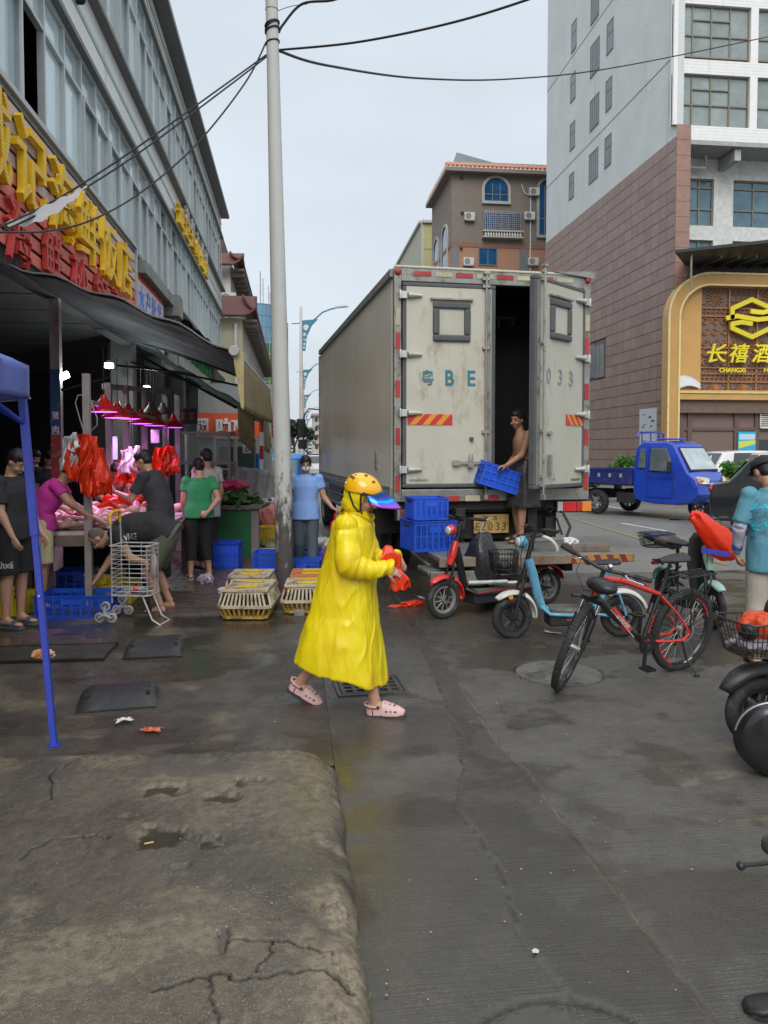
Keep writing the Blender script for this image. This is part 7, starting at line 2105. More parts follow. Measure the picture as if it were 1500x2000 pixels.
def bottle(loc,label,axis=(1,0,0)):
 t=thing('bottle',label,'bottle',loc)
 fm=frame_to((0,0,0),axis)
 part(t,'body',MB().lathe([(0,0),(.036,0.),(.038,.02),(.038,.17),(.03,.2),(.013,.225),(.013,.245),(0,.245)],16,fm),M('clear plastic',(.75,.78,.78),.08,trans=.85,var=0,bump=0))
 part(t,'label_band',MB().lathe([(.0385,.09),(.0385,.14)],16,fm),M('red white band',(.55,.04,.04),.4))
 return t
p=TT@Vector((-.1,-.05,.345));bottle(p,'clear bottle with red band lying in the wire trolley')
hb_=TT@Vector((w_/2+.035,-.1,.6))
bag('plastic_bag','small clear white bag of meat hanging from the trolley beside the bent man','bag',hb_,0,(.035,.05,.13),M('cloudy thin plastic',(.55,.45,.45),.25,bump=.5,bsc=30,dist=.01,transl=.4),8,.3,handles=True)
# other people under the awnings
ppl=[dict(px=312,d=9.3,f=(-1,.15),lab='man in charcoal tee leaning over the meat stall with one hand raised',H=1.76,shirt=blk2,pants=cloth('black long trousers',(.018,.018,.02)),pleg=1.8,head=(0,25,0),sleeve=.7,fat=1.08,J=dict(chest=(0,.08,1.26),neck=(0,.14,1.42),head=(0,.21,1.545),shL=(-.17,.12,1.37),shR=(.17,.12,1.37),elL=(-.2,.26,1.1),wrL=(-.12,.5,1.18),elR=(.2,.3,1.12),wrR=(.12,.52,1.02)),hands={'L':dict(d=(0,.5,.8),n=(0,1,0),curl=.5)}),dict(px=388,d=10.3,f=(-.35,1),lab='woman in green tee seen from behind, one arm folded back',H=1.62,shirt=cloth('green cotton',(.03,.24,.1)),pants=cloth('black wide trousers',(.014,.014,.015)),pleg=1.55,hair='tied',head=(20,22,0),sleeve=.5,fat=1.1,female=True,shoes='slipper',fold=.006,shirt_hem=.03,J=dict(elR=(.26,-.08,1.12),wrR=(.1,-.2,.95),elL=(-.21,.02,1.1),wrL=(-.2,.12,.9),head=(0,.07,1.57),knL=(-.11,0,.48),anL=(-.13,-.05,.085),anR=(.14,.02,.085)),hands={'R':dict(d=(-.6,-.2,-.4),n=(0,1,0),curl=.9)},shoe_mat=M('white slipper',(.5,.5,.45),.6)),dict(px=404,d=11.2,f=(-.7,.7),lab='man in pale grey shirt behind the woman in green',H=1.74,shirt=cloth('pale grey shirt',(.48,.47,.49)),pants=blk_t,pleg=1.9,head=(0,10,0),shirt_hem=.16,fat=1.05,shoes='slipper'),dict(px=80,d=8.3,f=(1,.35),lab='man in magenta polo and cream shorts reaching over the stall',H=1.72,shirt=cloth('magenta polo',(.5,.035,.27)),pants=cloth('cream shorts',(.52,.46,.27)),pleg=.98,head=(0,38,0),hair='buzz',fat=1.05,shirt_hem=.04,J=dict(chest=(0,.1,1.22),neck=(0,.2,1.37),head=(0,.3,1.475),shL=(-.17,.16,1.33),shR=(.17,.16,1.33),elR=(.24,.28,1.16),wrR=(.16,.44,1.02),elL=(-.2,.3,1.1),wrL=(-.12,.52,.98))),dict(px=22,d=7.55,f=(.9,-.25),lab='person in black tee and shorts at the left edge behind the blue tent leg',H=1.74,shirt=blk_t,pants=cloth('black sport shorts',(.015,.015,.017)),pleg=.98,head=(0,35,0),hair='short',fat=1.1,shoes='slipper',fold=.007,sleeve=.75,shoe_mat=M('grey rubber slipper',(.08,.09,.11),.6),J=dict(head=(0,.07,1.57),elR=(.22,.06,1.1),wrR=(.2,.18,.87),elL=(-.22,.02,1.1),wrL=(-.22,.16,.86))),dict(px=218,d=11.6,f=(.5,-.9),lab='shirtless stall vendor bending behind the meat stall',H=1.7,shirt=None,pants=blk_t,pleg=.9,head=(0,45,0),skin=skinB,fat=1.18,J=dict(chest=(0,.12,1.2),neck=(0,.25,1.33),head=(0,.36,1.42),shL=(-.18,.22,1.29),shR=(.18,.22,1.29),elL=(-.22,.32,1.05),wrL=(-.12,.46,.94),elR=(.22,.32,1.05),wrR=(.12,.46,.94))),dict(px=200,d=13.,f=(1,-.3),lab='second shirtless vendor farther back with head bowed',H=1.72,shirt=None,pants=blk_t,pleg=.9,head=(0,30,0),skin=skinB,fat=1.1,J=None),dict(px=96,d=12.,f=(.8,-.6),lab='dim figure in dark clothes deep inside the market hall',H=1.7,shirt=blk_t,pants=blk_t,pleg=1.9,head=(0,30,0),J=None),dict(px=68,d=13.,f=(.8,-.6),lab='second dim figure deep inside the market hall',H=1.72,shirt=blk_t,pants=blk_t,pleg=1.9,head=(0,30,0),J=None),]
for q in ppl:
 p=at_(q['px'],q['d']);dx,dy=wdir(*q['f'])
 kw={k:v for k,v in q.items()if k in('H','shirt','pants','pleg','head','hair','sleeve','fat','female','shoes','fold','hands','skin','shirt_hem','shoe_mat')}
 kw.setdefault('shoes','slipper')
 r_,jj,hh=person((p.x,p.y,.03),facing(dx,dy),q['lab'],q.get('J'),voxel=.012,face=q['px']in(312,80,22),**kw)
 q['root']=r_;q['j']=jj
r_=ppl[4]['root'];sh=[c for c in r_.children if c.name.startswith('shorts')][0]
wrap_print(r_,'Ahxin',(.18,.075,.62),0,.17,.07,sh,(1,0,0),pr_m,'shorts_print',side=(0,1,0))
# woman in blue with mask
p=at_(597,10.3);dx,dy=wdir(.12,-1)
J=dict(elL=(-.24,.02,1.1),wrL=(-.25,.1,.88),elR=(.235,0.,1.11),wrR=(.235,.06,.88),knL=(-.085,.05,.49),anL=(-.08,.1,.085),anR=(.09,-.16,.1),head=(0,.03,1.575))
J['elL']=(-.25,.02,1.12);J['wrL']=(-.36,.12,.98)
wb2,jw2,hb2=person((p.x,p.y,.03),facing(dx,dy),'woman in light blue tee, face mask and jeans walking toward the camera',J,H=1.66,female=True,hair='tied',head=(0,12,0),voxel=.0095,shirt=cloth('light blue cotton',(.2,.34,.66)),pants=cloth('grey blue denim',(.08,.11,.14)),pleg=1.85,sleeve=.55,shoes='slipper',fat=1.02,shirt_hem=.07,fold=.005,hands={'L':dict(d=(-.6,.3,-.3),n=(0,0,-1),curl=.8)})
mk=MB().ell((0,.04,-.048),(.062,.066,.042),hb2,16,10)
part(wb2,'face_mask',mk,M('pale blue face mask',(.45,.58,.66),.8))
# man in teal tee right
p=at_(1510,6.2);dx,dy=wdir(.15,1)
J=dict(head=(-.05,.07,1.56),neck=(0,0.,1.44),elL=(-.245,0.,1.11),wrL=(-.235,.1,.885),elR=(.24,0,1.1),wrR=(.24,.05,.86),knL=(-.1,.02,.5),anL=(-.11,-.02,.085))
wt2,jt,ht2=person((p.x,p.y,0.),facing(dx,dy),'man in teal tee, beige trousers and black cap, seen from behind at the right edge',J,H=1.72,fat=1.06,head=(22,24,0),voxel=.0085,hair='buzz',shirt=cloth('teal blue cotton',(.1,.28,.37)),sleeve=.85,shirt_hem=.13,pants=cloth('beige trousers',(.42,.38,.32)),pleg=1.9,shoes='slipper',fold=.007,hands={'L':dict(d=(.25,.35,-.8),n=(.9,0,-.2),curl=1.)})
shm=[c for c in wt2.children if c.name.startswith('shirt')][0]
tp1=M('bright cyan shirt print',(.02,.5,.66),.6,bump=0,var=0);tp2=M('dark outline shirt print',(.08,.2,.27),.7,bump=0,var=0)
for k,(s_,m_)in enumerate((('JAC',tp1),('JAD',tp2),('JAC',tp1),('JAC',tp2))):
 wrap_print(wt2,s_,(-.085,-.3,1.3-k*.072),0,.22,.058,shm,(0,-1,0),m_,'shirt_print',shear=.25)
cp=MB()
def capf(u,v):
 a=2*PI*u;el=PI/2-v*R(88);q=1+.01*math.cos(6*a)
 return tuple(ht2@Vector((math.cos(el)*math.cos(a)*.09*q,-.018+math.cos(el)*math.sin(a)*.106*q,.03+math.sin(el)*.095)))
cp.grid(capf,30,10)
cp.grid(lambda u,v:tuple(ht2@Vector(((u-.5)*.15*(1-.25*v),.078-.9*(u-.5)**2*.12+v*.075,.042-.012*v-.25*(u-.5)**2*.3))),10,4)
o=part(wt2,'cap',cp,cloth('black cap cloth',(.02,.021,.023)),60);s_=o.modifiers.new('t','SOLIDIFY');s_.thickness=.005
part(wt2,'necklace',MB().tube([Vector((math.cos(a)*.066,-.012+math.sin(a)*.066,1.455-.018*math.sin(a)))*(1.72/1.7)for a in[2*PI*k/24 for k in range(24)]],.0035,5,closed=True),M('gold chain',(.8,.5,.12),.25,metal=1,var=0,bump=0))
slv=MB();e0,w0=jt['elL'],jt['wrL'];cone(slv,e0.lerp(jt['shL'],.35),e0,.056,.053,flat=True);cone(slv,e0,e0.lerp(w0,.9),.053,.036,flat=True)
sl2=remeshed(slv,.009,2,0,folds(.003,20,20,2));sl2.materials.clear();sl2.materials.append(M('lilac arm sleeve',(.42,.42,.52),.6,stain=(.2,.22,.38),st_amt=.5,st_sc=9));[setattr(p_,'use_smooth',True)for p_ in sl2.polygons]
obj('arm_sleeve',sl2,wt2)
cone_b=MB();cone(cone_b,e0.lerp(w0,.62),e0.lerp(w0,.82),.0435,.0405,flat=True);part(wt2,'sleeve_band',cone_b,M('blue sleeve band',(.03,.1,.45),.6))
# meat stall
sp0=at_(90,8.25);sp1=at_(300,8.35)
st=thing('meat_stall','long wooden meat stall counter under purple lamps','market stall',((sp0.x+sp1.x)/2,sp0.y,0))
sx0,sx1,sy0,sy1,sz=sp0.x-.35,sp1.x,8.75,11.3,.86
part(st,'counter_top',MB().box(((sx0+sx1)/2,(sy0+sy1)/2,sz-.02),(sx1-sx0,sy1-sy0,.04)),M('pale stained counter board',(.45,.4,.4),.5,stain=(.3,.2,.2),st_amt=.5),0,world=True)
part(st,'front_rail',MB().box(((sx0+sx1)/2,sy0-.02,sz-.1),(sx1-sx0,.05,.12)),wood,0,world=True,bevel=.006)
part(st,'side_rail',MB().box((sx1+.02,(sy0+sy1)/2,sz-.1),(.05,sy1-sy0,.12)),wood,0,world=True,bevel=.006)
for x in(sx0+.1,sx1-.05):
 for y in(sy0+.05,sy1-.1):part(st,'leg',MB().box((x,y,(sz-.05)/2),(.07,.07,sz-.06)),wood,0,world=True)
part(st,'back_panel',MB().box(((sx0+sx1)/2,sy0+1.3,.4),(sx1-sx0-.2,.03,.75)),darkin,0,world=True)
def post(px,d,z1,lab,w_=.075,mat=wood):
 p=at_(px,d);return solo('stall_post',MB().box((0,0,z1/2),(w_,w_,z1)),mat,lab,'post',(p.x,p.y,0),0,0,bevel=.005)
pwood=M('planed grey timber',(.27,.24,.235),.7,bump=.3,stain=(.14,.12,.11),st_amt=.4,st_str=(1,1,.3))
post(171,8.35,2.58,'tall grey timber post in front of the meat stall',.075,pwood)
for k,(px,d)in enumerate(((214,11.4),(247,11.8),(283,12.2),(324,12.8),(348,13.2))):
 post(px,d,2.75,['thin timber post behind the red lamp shades, leftmost','timber post second from left behind the lamps','timber post above the man in the charcoal tee','grey timber post right of the purple lamps','last timber post next to the small neon sign'][k],.09,pwood)
bm0,bm1=at_(205,11.4,2.7),at_(352,13.2,2.75)
solo('stall_beam',MB().box((0,0,0),(.07,(bm1-bm0).length,.08),T((bm0+bm1)/2)@frame_to(bm0,bm1).to_3x3().to_4x4()@Matrix.Rotation(-PI/2,4,'X')),pwood,'timber beam running over the stall posts','beam')
rl0,rl1=at_(178,9.2,2.33),at_(345,13.,2.2)
solo('hanging_rail',MB().cyl(rl0,rl1,.022),steel,'steel rail with hooks glowing purple behind the post','rail')
p=at_(113,11.)
cm2=thing('poster_column','square hall column wrapped with blue and red paper strips','column',(p.x,p.y,0))
part(cm2,'core',MB().box((0,0,2.1),(.13,.13,4.2)),conc)
part(cm2,'blue_strip',MB().box((0,-.068,2.45),(.14,.006,.9)),M('faded blue paper',(.02,.07,.18),.6,stain=(.3,.3,.3),st_amt=.3,st_sc=9),0)
part(cm2,'red_strip',MB().box((0,-.0685,1.4),(.14,.006,1.15)),M('torn red paper',(.2,.03,.022),.6,stain=(.25,.2,.18),st_amt=.5,st_sc=9),0)
for k,ch in enumerate('猪肉'):
 t=fit(text_mb(ch,1,.001,.01),.09,.11);moved(t,face_m((0,-.074,2.25-k*.2),(1,0,0),(0,0,1)));obj('character',t.mesh('character',wt,0),cm2)
pork=M('pale pink pork fat',(.62,.38,.36),.42,var=.15,sc=14,bump=.3,bsc=50,sss=.1,stain=(.38,.1,.09),st_amt=.42,st_sc=7)
lean=M('dark red lean meat',(.3,.06,.055),.38,var=.3,sc=20,bump=.4,bsc=50,stain=(.5,.3,.27),st_amt=.4,st_sc=12)
def slab_piece(L_,w_,h_,bend,seed):
 rn=random.Random(seed);rings=[]
 for i in range(9):
  t=i/8;s_=math.sin(PI*(.08+.84*t))**.5*(1+.15*math.sin(t*9+seed))
  c_=Vector(((t-.5)*L_,bend*math.sin(t*PI),.02*math.sin(t*7+seed)))
  rings.append([c_+Vector((0,math.cos(2*PI*k/10)*w_/2*s_,math.sin(2*PI*k/10)*h_/2*s_*(1+.2*math.sin(k*2+seed))))for k in range(10)])
 return MB().loft(rings)
mts=[slab_piece(.34,.15,.07,.03,1).mesh('pork',[pork],60),slab_piece(.42,.12,.08,-.05,2).mesh('pork',[pork],60),slab_piece(.25,.18,.06,.02,3).mesh('pork',[pork],60),slab_piece(.3,.09,.06,.08,5).mesh('pork',[lean],60),slab_piece(.36,.11,.1,.04,7).mesh('pork',[pork],60)]
rm=random.Random(21);names=['pale pork cut','long pink pork cut','broad pork slab','dark lean strip','thick pork leg']
for k in range(120):
 x=rm.uniform(sx0+.2,sx1-.1);y=sy0+.12+(sy1-sy0-.5)*rm.random()**1.5
 hgt=.03+.16*max(0,1-abs((x-(sx0+sx1)/2-.15))/1.)*min(1,(y-sy0)/.7)*rm.random()+.07*rm.random()
 i=rm.choice((0,0,1,1,2,3,4))
 o=obj('pork_cut',mts[i],None,(x,y,sz+hgt),rm.uniform(0,6.28));o.rotation_euler=(rm.uniform(-.35,.35),rm.uniform(-.3,.3),rm.uniform(0,6.28))
 o['label']='cut of raw pork lying in the heap on the meat stall counter';o['category']='meat';o['group']='cuts of pork heaped on the stall'
bag('plastic_bag','bright red plastic bag slumped on the pork heap','bag',(*at_(245,9.5)[:2],1.07),.3,(.3,.22,.17),red_bag,12,.35)
bag('plastic_bag','clear lilac bag at the right end of the pork heap','bag',(*at_(290,8.75)[:2],.97),0,(.11,.09,.08),M('clear lilac film',(.55,.5,.62),.15,trans=.5,bump=.5,bsc=30,dist=.01),14,.5)
hb=thing('bag_bunch','big bunch of red and white plastic bags hanging from a wire hook on the post','bags',(*at_(168,8.2)[:2],1.9))
def sheet(root,name,mat,x,y,z,w_,h_,ph,rz=0,tap=.5,curl=.05):
 b=MB()
 def fn(u,v):
  ww=w_*(tap+(1-tap)*min(1,v*1.6))
  xx=(u-.5)*ww;a=u*12+ph
  return(xx+.02*tri(v*6+ph),curl*tri(a)*(.4+.6*v)+.02*tri(v*9+ph+2*u)+.01*tri(u*29+v*12),-v*h_+.03*tri(u*7+ph)*v)
 b.grid(fn,40,28,T(x,y,z)@rotm(rz))
 o=part(root,name,b,mat,60);s_=o.modifiers.new('t','SOLIDIFY');s_.thickness=.002
for k,(x,y,z,w_,h_,rz_,m_)in enumerate(((-.06,-.05,.02,.2,.34,.5,red_bag),(.02,-.08,.03,.24,.42,0.,red_bag),(.09,-.06,0.,.24,.52,-.5,red_bag),(.16,-.03,-.12,.22,.5,-.2,red_bag),(0.,-.02,-.02,.26,.46,1.2,red_bag),(.07,-.11,-.1,.2,.52,.2,red_bag),(-.12,-.09,-.05,.16,.4,.9,red_bag),(-.15,-.1,0.,.15,.34,.3,white_bag),(-.19,-.07,-.1,.12,.26,-.4,white_bag),(-.1,-.12,.04,.14,.18,-.2,white_bag),(.1,-.12,-.28,.17,.34,.1,red_bag))):
 sheet(hb,'white_bag' if m_ is white_bag else 'red_bag',m_,x,y,z,w_,h_,k*1.7,rz_,.35,.035)
part(hb,'wire_hook',MB().tube([(0,0,-.02),(-.06,0,.2),(-.1,0,.36),(-.07,0,.44),(0.,0.,.44)],.006,6).tube([(.05,0,.4),(.12,0,.2),(.12,0,.12),(.05,0,.05)],.006,6),steel)
for(px,d,z,lab,m_,s_)in((262,10.6,1.78,'white bag bunch glowing violet above the pork heap',white_bag,1.),(258,10.7,1.62,'red bag bunch hanging under the violet one',red_bag,.9),(325,11.6,1.8,'dark red net bag bunch behind the man in charcoal',red_bag,1.2)):
 p=at_(px,d)
 q=thing('bag_bunch',lab,'bags',(p.x,p.y,z),0)
 for k in range(6):sheet(q,'bag',m_,rm.uniform(-.12,.12)*s_,rm.uniform(-.1,.1),rm.uniform(-.05,.05),.28*s_,.34*s_,k*2.1,rm.uniform(-1.5,1.5),.35,.05)
 part(q,'string',MB().cyl((0,0,0),(0,0,2.35-z),.004,n=5),cab)
shade=M('red enamel lamp shade',(.5,.02,.02),.3,coat=.4,bump=0,transl=.15)
vio=M('violet led glow',(.5,.1,.8),.5,emit=(.55,.06,1.),estr=3.5,bump=0,var=0)
lampw_=M('white led panel',(1,1,1),.5,emit=(.92,.97,1.),estr=14,bump=0,var=0)
slab_lamp=M('violet lit rail tube',(.5,.2,.8),.5,emit=(.45,.08,.9),estr=.7,bump=0,var=0)
def pend(px,py,d,col,lab,w=.2,light=True):
 p=PY(px,py,at_(px,d).y)
 t=thing('pendant_lamp',lab,'lamp',p,0,'red pendant lamps over the meat')
 part(t,'shade',MB().lathe([(.03,.17),(.045,.12),(.1,.06),(w,-.02),(w+.005,-.045),(w-.01,-.04),(.09,.05),(.02,.15)],28),col)
 part(t,'led_ring',MB().lathe([(w*.8,-.03),(w*.8,-.042),(w*.55,-.042),(w*.55,-.03)],24),vio)
 part(t,'cord',MB().cyl((0,0,.16),(0,0,.75),.006,n=6),cab)
 if light:
  l=bpy.data.lights.new('lamp_glow','SPOT');l.energy=light*3.6;l.color=(1.,.4,.85);l.shadow_soft_size=.1;l.spot_size=R(112);l.spot_blend=.35
  lo=bpy.data.objects.new('lamp_glow',l);COLL.objects.link(lo);lo.parent=t;lo.location=(0,0,.01)
for k,(px,py,d,c_,en)in enumerate(((203,798,9.6,shade,16),(229,810,10.2,shade,14),(250,812,10.8,shade,8),(276,822,11.4,shade,7),(302,826,11.9,shade,3),(338,830,12.8,shade,1.5))):
 pend(px,py,d,c_,['frontmost and highest red pendant lamp shade','second red pendant shade overlapping the first','third red pendant with violet ring','fourth red pendant, wide and low','fifth red pendant near the man in charcoal','small last red pendant near the neon sign'][k],.2,en)
for k,(px,py,d)in enumerate(((295,805,12.),(318,806,12.5))):
 p=PY(px,py,at_(px,d).y);t=thing('pendant_lamp',['unlit brown dome lamp between the red ones','second unlit brown dome lamp'][k],'lamp',p)
 part(t,'shade',MB().lathe([(.03,.16),(.05,.1),(.14,0.),(.15,-.02)],24),M('brown lamp shade',(.14,.11,.1),.4))
 part(t,'cord',MB().cyl((0,0,.15),(0,0,.6),.005,n=6),cab)
solo('violet_tube',MB().cyl(at_(190,9.4,2.3),at_(232,10.6,2.24),.014),slab_lamp,'violet glowing tube light along the hanging rail','tube light')
for k,(px,py,d,sz_)in enumerate(((126,734,11.2,(.13,.05,.1)),(213,714,12.4,(.12,.12,.08)),(287,759,15.4,(.13,.13,.09)))):
 p=PY(px,py,at_(px,d).y)
 t=thing('white_lamp',['tilted white floodlight on the poster column','white bulb lamp left of centre under the awning','small white bulb lamp farther back in the hall'][k],'lamp',p,R(-20)if k==0 else 0)
 if k==0:t.rotation_euler=(R(-25),R(-25),R(0))
 part(t,'glow_panel',MB().box((0,0,0),sz_),lampw_,0,bevel=.015)
 part(t,'fitting',MB().box((0,.03 if k==0 else 0,.06),(sz_[0]*.6,.04,.05)).cyl((0,0,.05),(0,0,.35),.006,n=5),blackm)
 l=bpy.data.lights.new('lamp_glow','POINT');l.energy=(10,18,40)[k];l.color=(.9,.96,1.);l.shadow_soft_size=.06
 lo=bpy.data.objects.new('lamp_glow',l);COLL.objects.link(lo);lo.parent=t;lo.location=(0,-.16,-.12)
p=PY(367,813,at_(367,13.4).y)
ns=thing('neon_sign','small dark shop panel with dull red characters at the end of the stalls','sign',p)
part(ns,'panel',MB().box((0,0,0),(.3,.04,.26)),blackp,0);part(ns,'border',MB().box((0,0.,0),(.33,.03,.29)),M('dull blue border',(.05,.1,.16),.4),0)
for k,ch in enumerate('凉菜'):obj('character',moved(fit(text_mb(ch,1,.004,.01),.1,.14),face_m((-.065+k*.13,-.024,0),(1,0,0),(0,0,1))).mesh('character',M('dull red neon',(.5,.1,.1),.5),0),ns)
solo('ceiling_strut',MB().tube([PY(120,762,11),PY(215,735,11)],.02,6),blackm,'thin dark strut from the poster column up to the awning bracket','strut')
for k,(px,py,d,s_)in enumerate(((225,875,10.,(.06,.3)),(303,852,11.5,(.12,.2)))):
 p=PY(px,py,at_(px,d).y)
 solo('hanging_card',MB().box((0,0,0),(s_[0],.01,s_[1])),M('pale blue card',(.35,.5,.65),.5)if k==0 else M('white card',(.55,.5,.6),.5),['narrow pale blue card hanging above the stall','white price card under the violet lamps'][k],'card',p)
# crates on the pavement
gP='plastic crates on the pavement'
def cr_px(px,d,z,rz,lab,size,mat=blue_crate,**k):
 p=at_(px,d,z);return crate(p,rz-YAW,lab,size,mat,group=gP,**k)
cr_px(152,8.15,0.,.03,'wide blue crate on the ground that the bent man reaches into',(.78,.46,.24),ribs=8)
cr_px(165,9.2,.03,.2,'dark blue crate under the meat counter',(.6,.4,.3))
cr_px(204,8.95,.02,.1,'yellow crate of meat half under the counter',(.34,.5,.32),yel_crate)
cr_px(235,8.8,.02,.1,'yellow crate seen through the wire trolley',(.3,.5,.22),yel_crate)
cr_px(8,8.1,.02,-.5,'yellow crate at the left photo edge',(.42,.36,.25),yel_crate)
cr_px(444,11.3,.03,0.,'upright blue bin crate beside the vegetable counter',(.36,.36,.38),solid=True)
cr_px(532,10.1,.03,.06,'lower blue crate left of the concrete pole',(.44,.4,.14))
cr_px(530,10.1,.175,.02,'upper blue crate left of the concrete pole',(.44,.42,.25),ribs=6)
cr_px(585,10.6,.03,.06,'blue crate right of the pole stacked at the back',(.62,.45,.34))
cr_px(590,10.,.05,0.,'blue crate resting on the teal box right of the pole',(.46,.34,.28),ribs=5)
cr_px(583,9.75,.02,0.,'teal green box between pole and raincoat',(.34,.3,.24),M('teal plastic',(.02,.14,.12),.4),solid=True)
cr_px(524,14.,.03,.05,'yellow crate in front of the vegetables behind the pole',(.48,.4,.34),yel_crate)
cr_px(585,13.6,.03,.05,'dark green crate behind the woman in blue',(.5,.4,.34),M('dark green plastic',(.02,.13,.04),.45))
cr_px(497,16.2,.4,0.,'black crate with white and red print on the vegetable pile',(.55,.35,.42),M('black crate plastic',(.02,.02,.022),.5))
cage_w=M('dirty cream cage plastic',(.46,.41,.29),.55,bump=.2,stain=(.17,.11,.06),st_amt=.62,st_sc=7)
cage_y=M('dirty yellow cage plastic',(.48,.3,.05),.55,bump=.2,stain=(.12,.08,.04),st_amt=.68,st_sc=6)
cage_o=M('orange cage plastic',(.55,.19,.06),.5,bump=.2,stain=(.3,.14,.08),st_amt=.4)
cy_=M('yellow cage hatch',(.66,.45,.03),.45,stain=(.4,.28,.08),st_amt=.3)
hen=M('rust brown feathers',(.2,.075,.035),.8,var=.5,sc=14,bump=.6,bsc=40)
def cage(loc,rz,lab,top=cage_w,bot=cage_y,W_=.56,D_=.72,H_=.3,hens=True):
 t=thing('poultry_cage',lab,'cage',loc,rz,'plastic poultry cages beside the pole')
 zt_,zm=H_,H_*.42
 def ringp(w,d,z,r=.05):return[(x,y,z)for x,y in[(w/2-r,-d/2),(w/2,-d/2+r),(w/2,d/2-r),(w/2-r,d/2),(-w/2+r,d/2),(-w/2,d/2-r),(-w/2,-d/2+r),(-w/2+r,-d/2)]]
 def barwall(z0,z1,w0,d0,w1,d1,mat,name,pitch=.042,bw=.02):
  b=MB()
  for s in(-1,1):
   n=int((w0-.1)/pitch)
   for k in range(n+1):
    u=-.5+k/n
    b.loft([[(u*(w-.1)+dx,s*(d/2+dy),z)for dx,dy in((-bw/2,-.008),(bw/2,-.008),(bw/2,.008),(-bw/2,.008))]for w,d,z in((w0,d0,z0),(w1,d1,z1))])
   n=int((d0-.1)/pitch)
   for k in range(n+1):
    u=-.5+k/n
    b.loft([[(s*(w/2+dx),u*(d-.1)+dy,z)for dx,dy in((-.008,-bw/2),(.008,-bw/2),(.008,bw/2),(-.008,bw/2))]for w,d,z in((w0,d0,z0),(w1,d1,z1))])
  part(t,name,b,mat,0)
 rim=MB()
 def rimring(w,d,z,h=.022,th=.026):
  o_=ringp(w,d,z);i_=ringp(w-2*th,d-2*th,z)
  rim.loft([[a,(a[0],a[1],z+h),(c[0],c[1],z+h),c]for a,c in zip(o_,i_)],closed=True)
 rimring(W_,D_,zm-.012,.03);rimring(W_*.84,D_*.86,zt_-.045,.02)
 part(t,'rim',rim,top,30)
 barwall(zm+.01,zt_-.04,W_-.02,D_-.02,W_*.84,D_*.86,top,'upper_bars')
 barwall(.02,zm-.01,W_-.1,D_-.1,W_-.03,D_-.03,bot,'lower_bars')
 rim=MB();rimring(W_-.09,D_-.09,0,.03)
 part(t,'base_rim',rim,bot,30)
 part(t,'floor',MB().box((0,0,.012),(W_-.14,D_-.14,.015)),bot,0)
 lid=MB();lw,ld=W_*.8,D_*.84
 n=18
 for k in range(n+1):lid.box((-lw/2+lw*k/n,0,zt_-.012),(.014,ld,.014))
 n=16
 for k in range(n+1):lid.box((0,-ld/2+ld*k/n,zt_-.013),(lw,.014,.013))
 for y in(-ld/2,0,ld/2):lid.box((0,y,zt_-.008),(lw+.02,.028,.022))
 for x in(-lw/2,lw/2):lid.box((x,0,zt_-.008),(.026,ld,.021))
 part(t,'lid_grid',lid,top,0)
 for y in(-ld*.25,ld*.25):
  h=MB();h.box((0,y,zt_+.004),(lw*.46,.012,.012)).box((0,y+.07,zt_+.004),(lw*.46,.012,.012)).box((0,y+.035,zt_+.002),(lw*.4,.05,.008))
  for k in range(5):h.box((-lw*.22+lw*.11*k,y+.035,zt_+.004),(.012,.075,.014))
  part(t,'hatch',h,cy_,0)
 part(t,'tie',MB().tube([(-lw*.3,-ld*.1,zt_+.01),(-lw*.42,-ld*.3,zt_+.015),(-lw*.5,-ld*.42,zt_-.02),(-lw*.55,-ld*.45,zt_-.12)],.004,5),M('red string',(.4,.06,.05),.7))
 if hens:
  for k in range(3):
   x=-W_*.26+k*W_*.26
   hh=MB().ell((x,-D_*.16+.1*(k%2),.13),(.085,.13,.09)).ell((x+.03,-D_*.3,.18),(.03,.035,.04)).cyl((x+.02,-D_*.24,.15),(x+.03,-D_*.3,.18),.03)
   h2=solo('hen',hh,hen,'brown hen crouched inside the near cream cage, '+('left','middle','right')[k]+' one','hen',loc,rz)
 return t
p=at_(487,8.15);cage((p.x,p.y,.02),R(-1)-YAW,'near dirty cream and yellow poultry cage left of the pole',D_=.74)
p=at_(490,8.95);cage((p.x,p.y,.02),R(1)-YAW,'dirty cream poultry cage behind the near one',D_=.62,hens=False)
p=at_(600,8.35);cage((p.x,p.y,.02),R(3)-YAW,'cream poultry cage half hidden by the yellow raincoat',D_=.55,hens=False)
p=at_(608,9.);cage((p.x,p.y,.02),R(3)-YAW,'orange topped poultry cage behind the raincoat',top=cage_o,D_=.6,hens=False)
p0_,p1_=at_(468,13.,.06),at_(587,13.,.06)
solo('white_pipe',MB().cyl(p0_,p1_,.035),M('white pvc',(.5,.5,.48),.4),'white pipe lying across the pavement','pipe')
vc=thing('vegetable_counter','green sided vegetable counter piled with leafy greens','market stall',at_(452,12.4),-YAW)
part(vc,'green_panel',MB().box((-.05,0,.4),(.75,.03,.78)),M('green plastic panel',(.02,.16,.05),.5),0)
for k in range(8):part(vc,'panel_hole',MB().cyl((-.2+.12*(k%4),-.017,.3+.22*(k//4)),(-.2+.12*(k%4),-.012,.3+.22*(k//4)),.012,n=8),darkin)
part(vc,'counter_top',MB().box((0,.35,.84),(1.,.9,.06)),wood,0,bevel=.006)
part(vc,'leg',MB().box((.38,0.,.4),(.12,.08,.8)),M('grey plank',(.22,.2,.19),.7),0)
veg=M('leafy greens',(.05,.13,.03),.6,var=.4,sc=9,bump=0,transl=.25)
vegp=M('pale cabbage leaves',(.3,.36,.18),.6,var=.3,sc=9,bump=0,transl=.2)
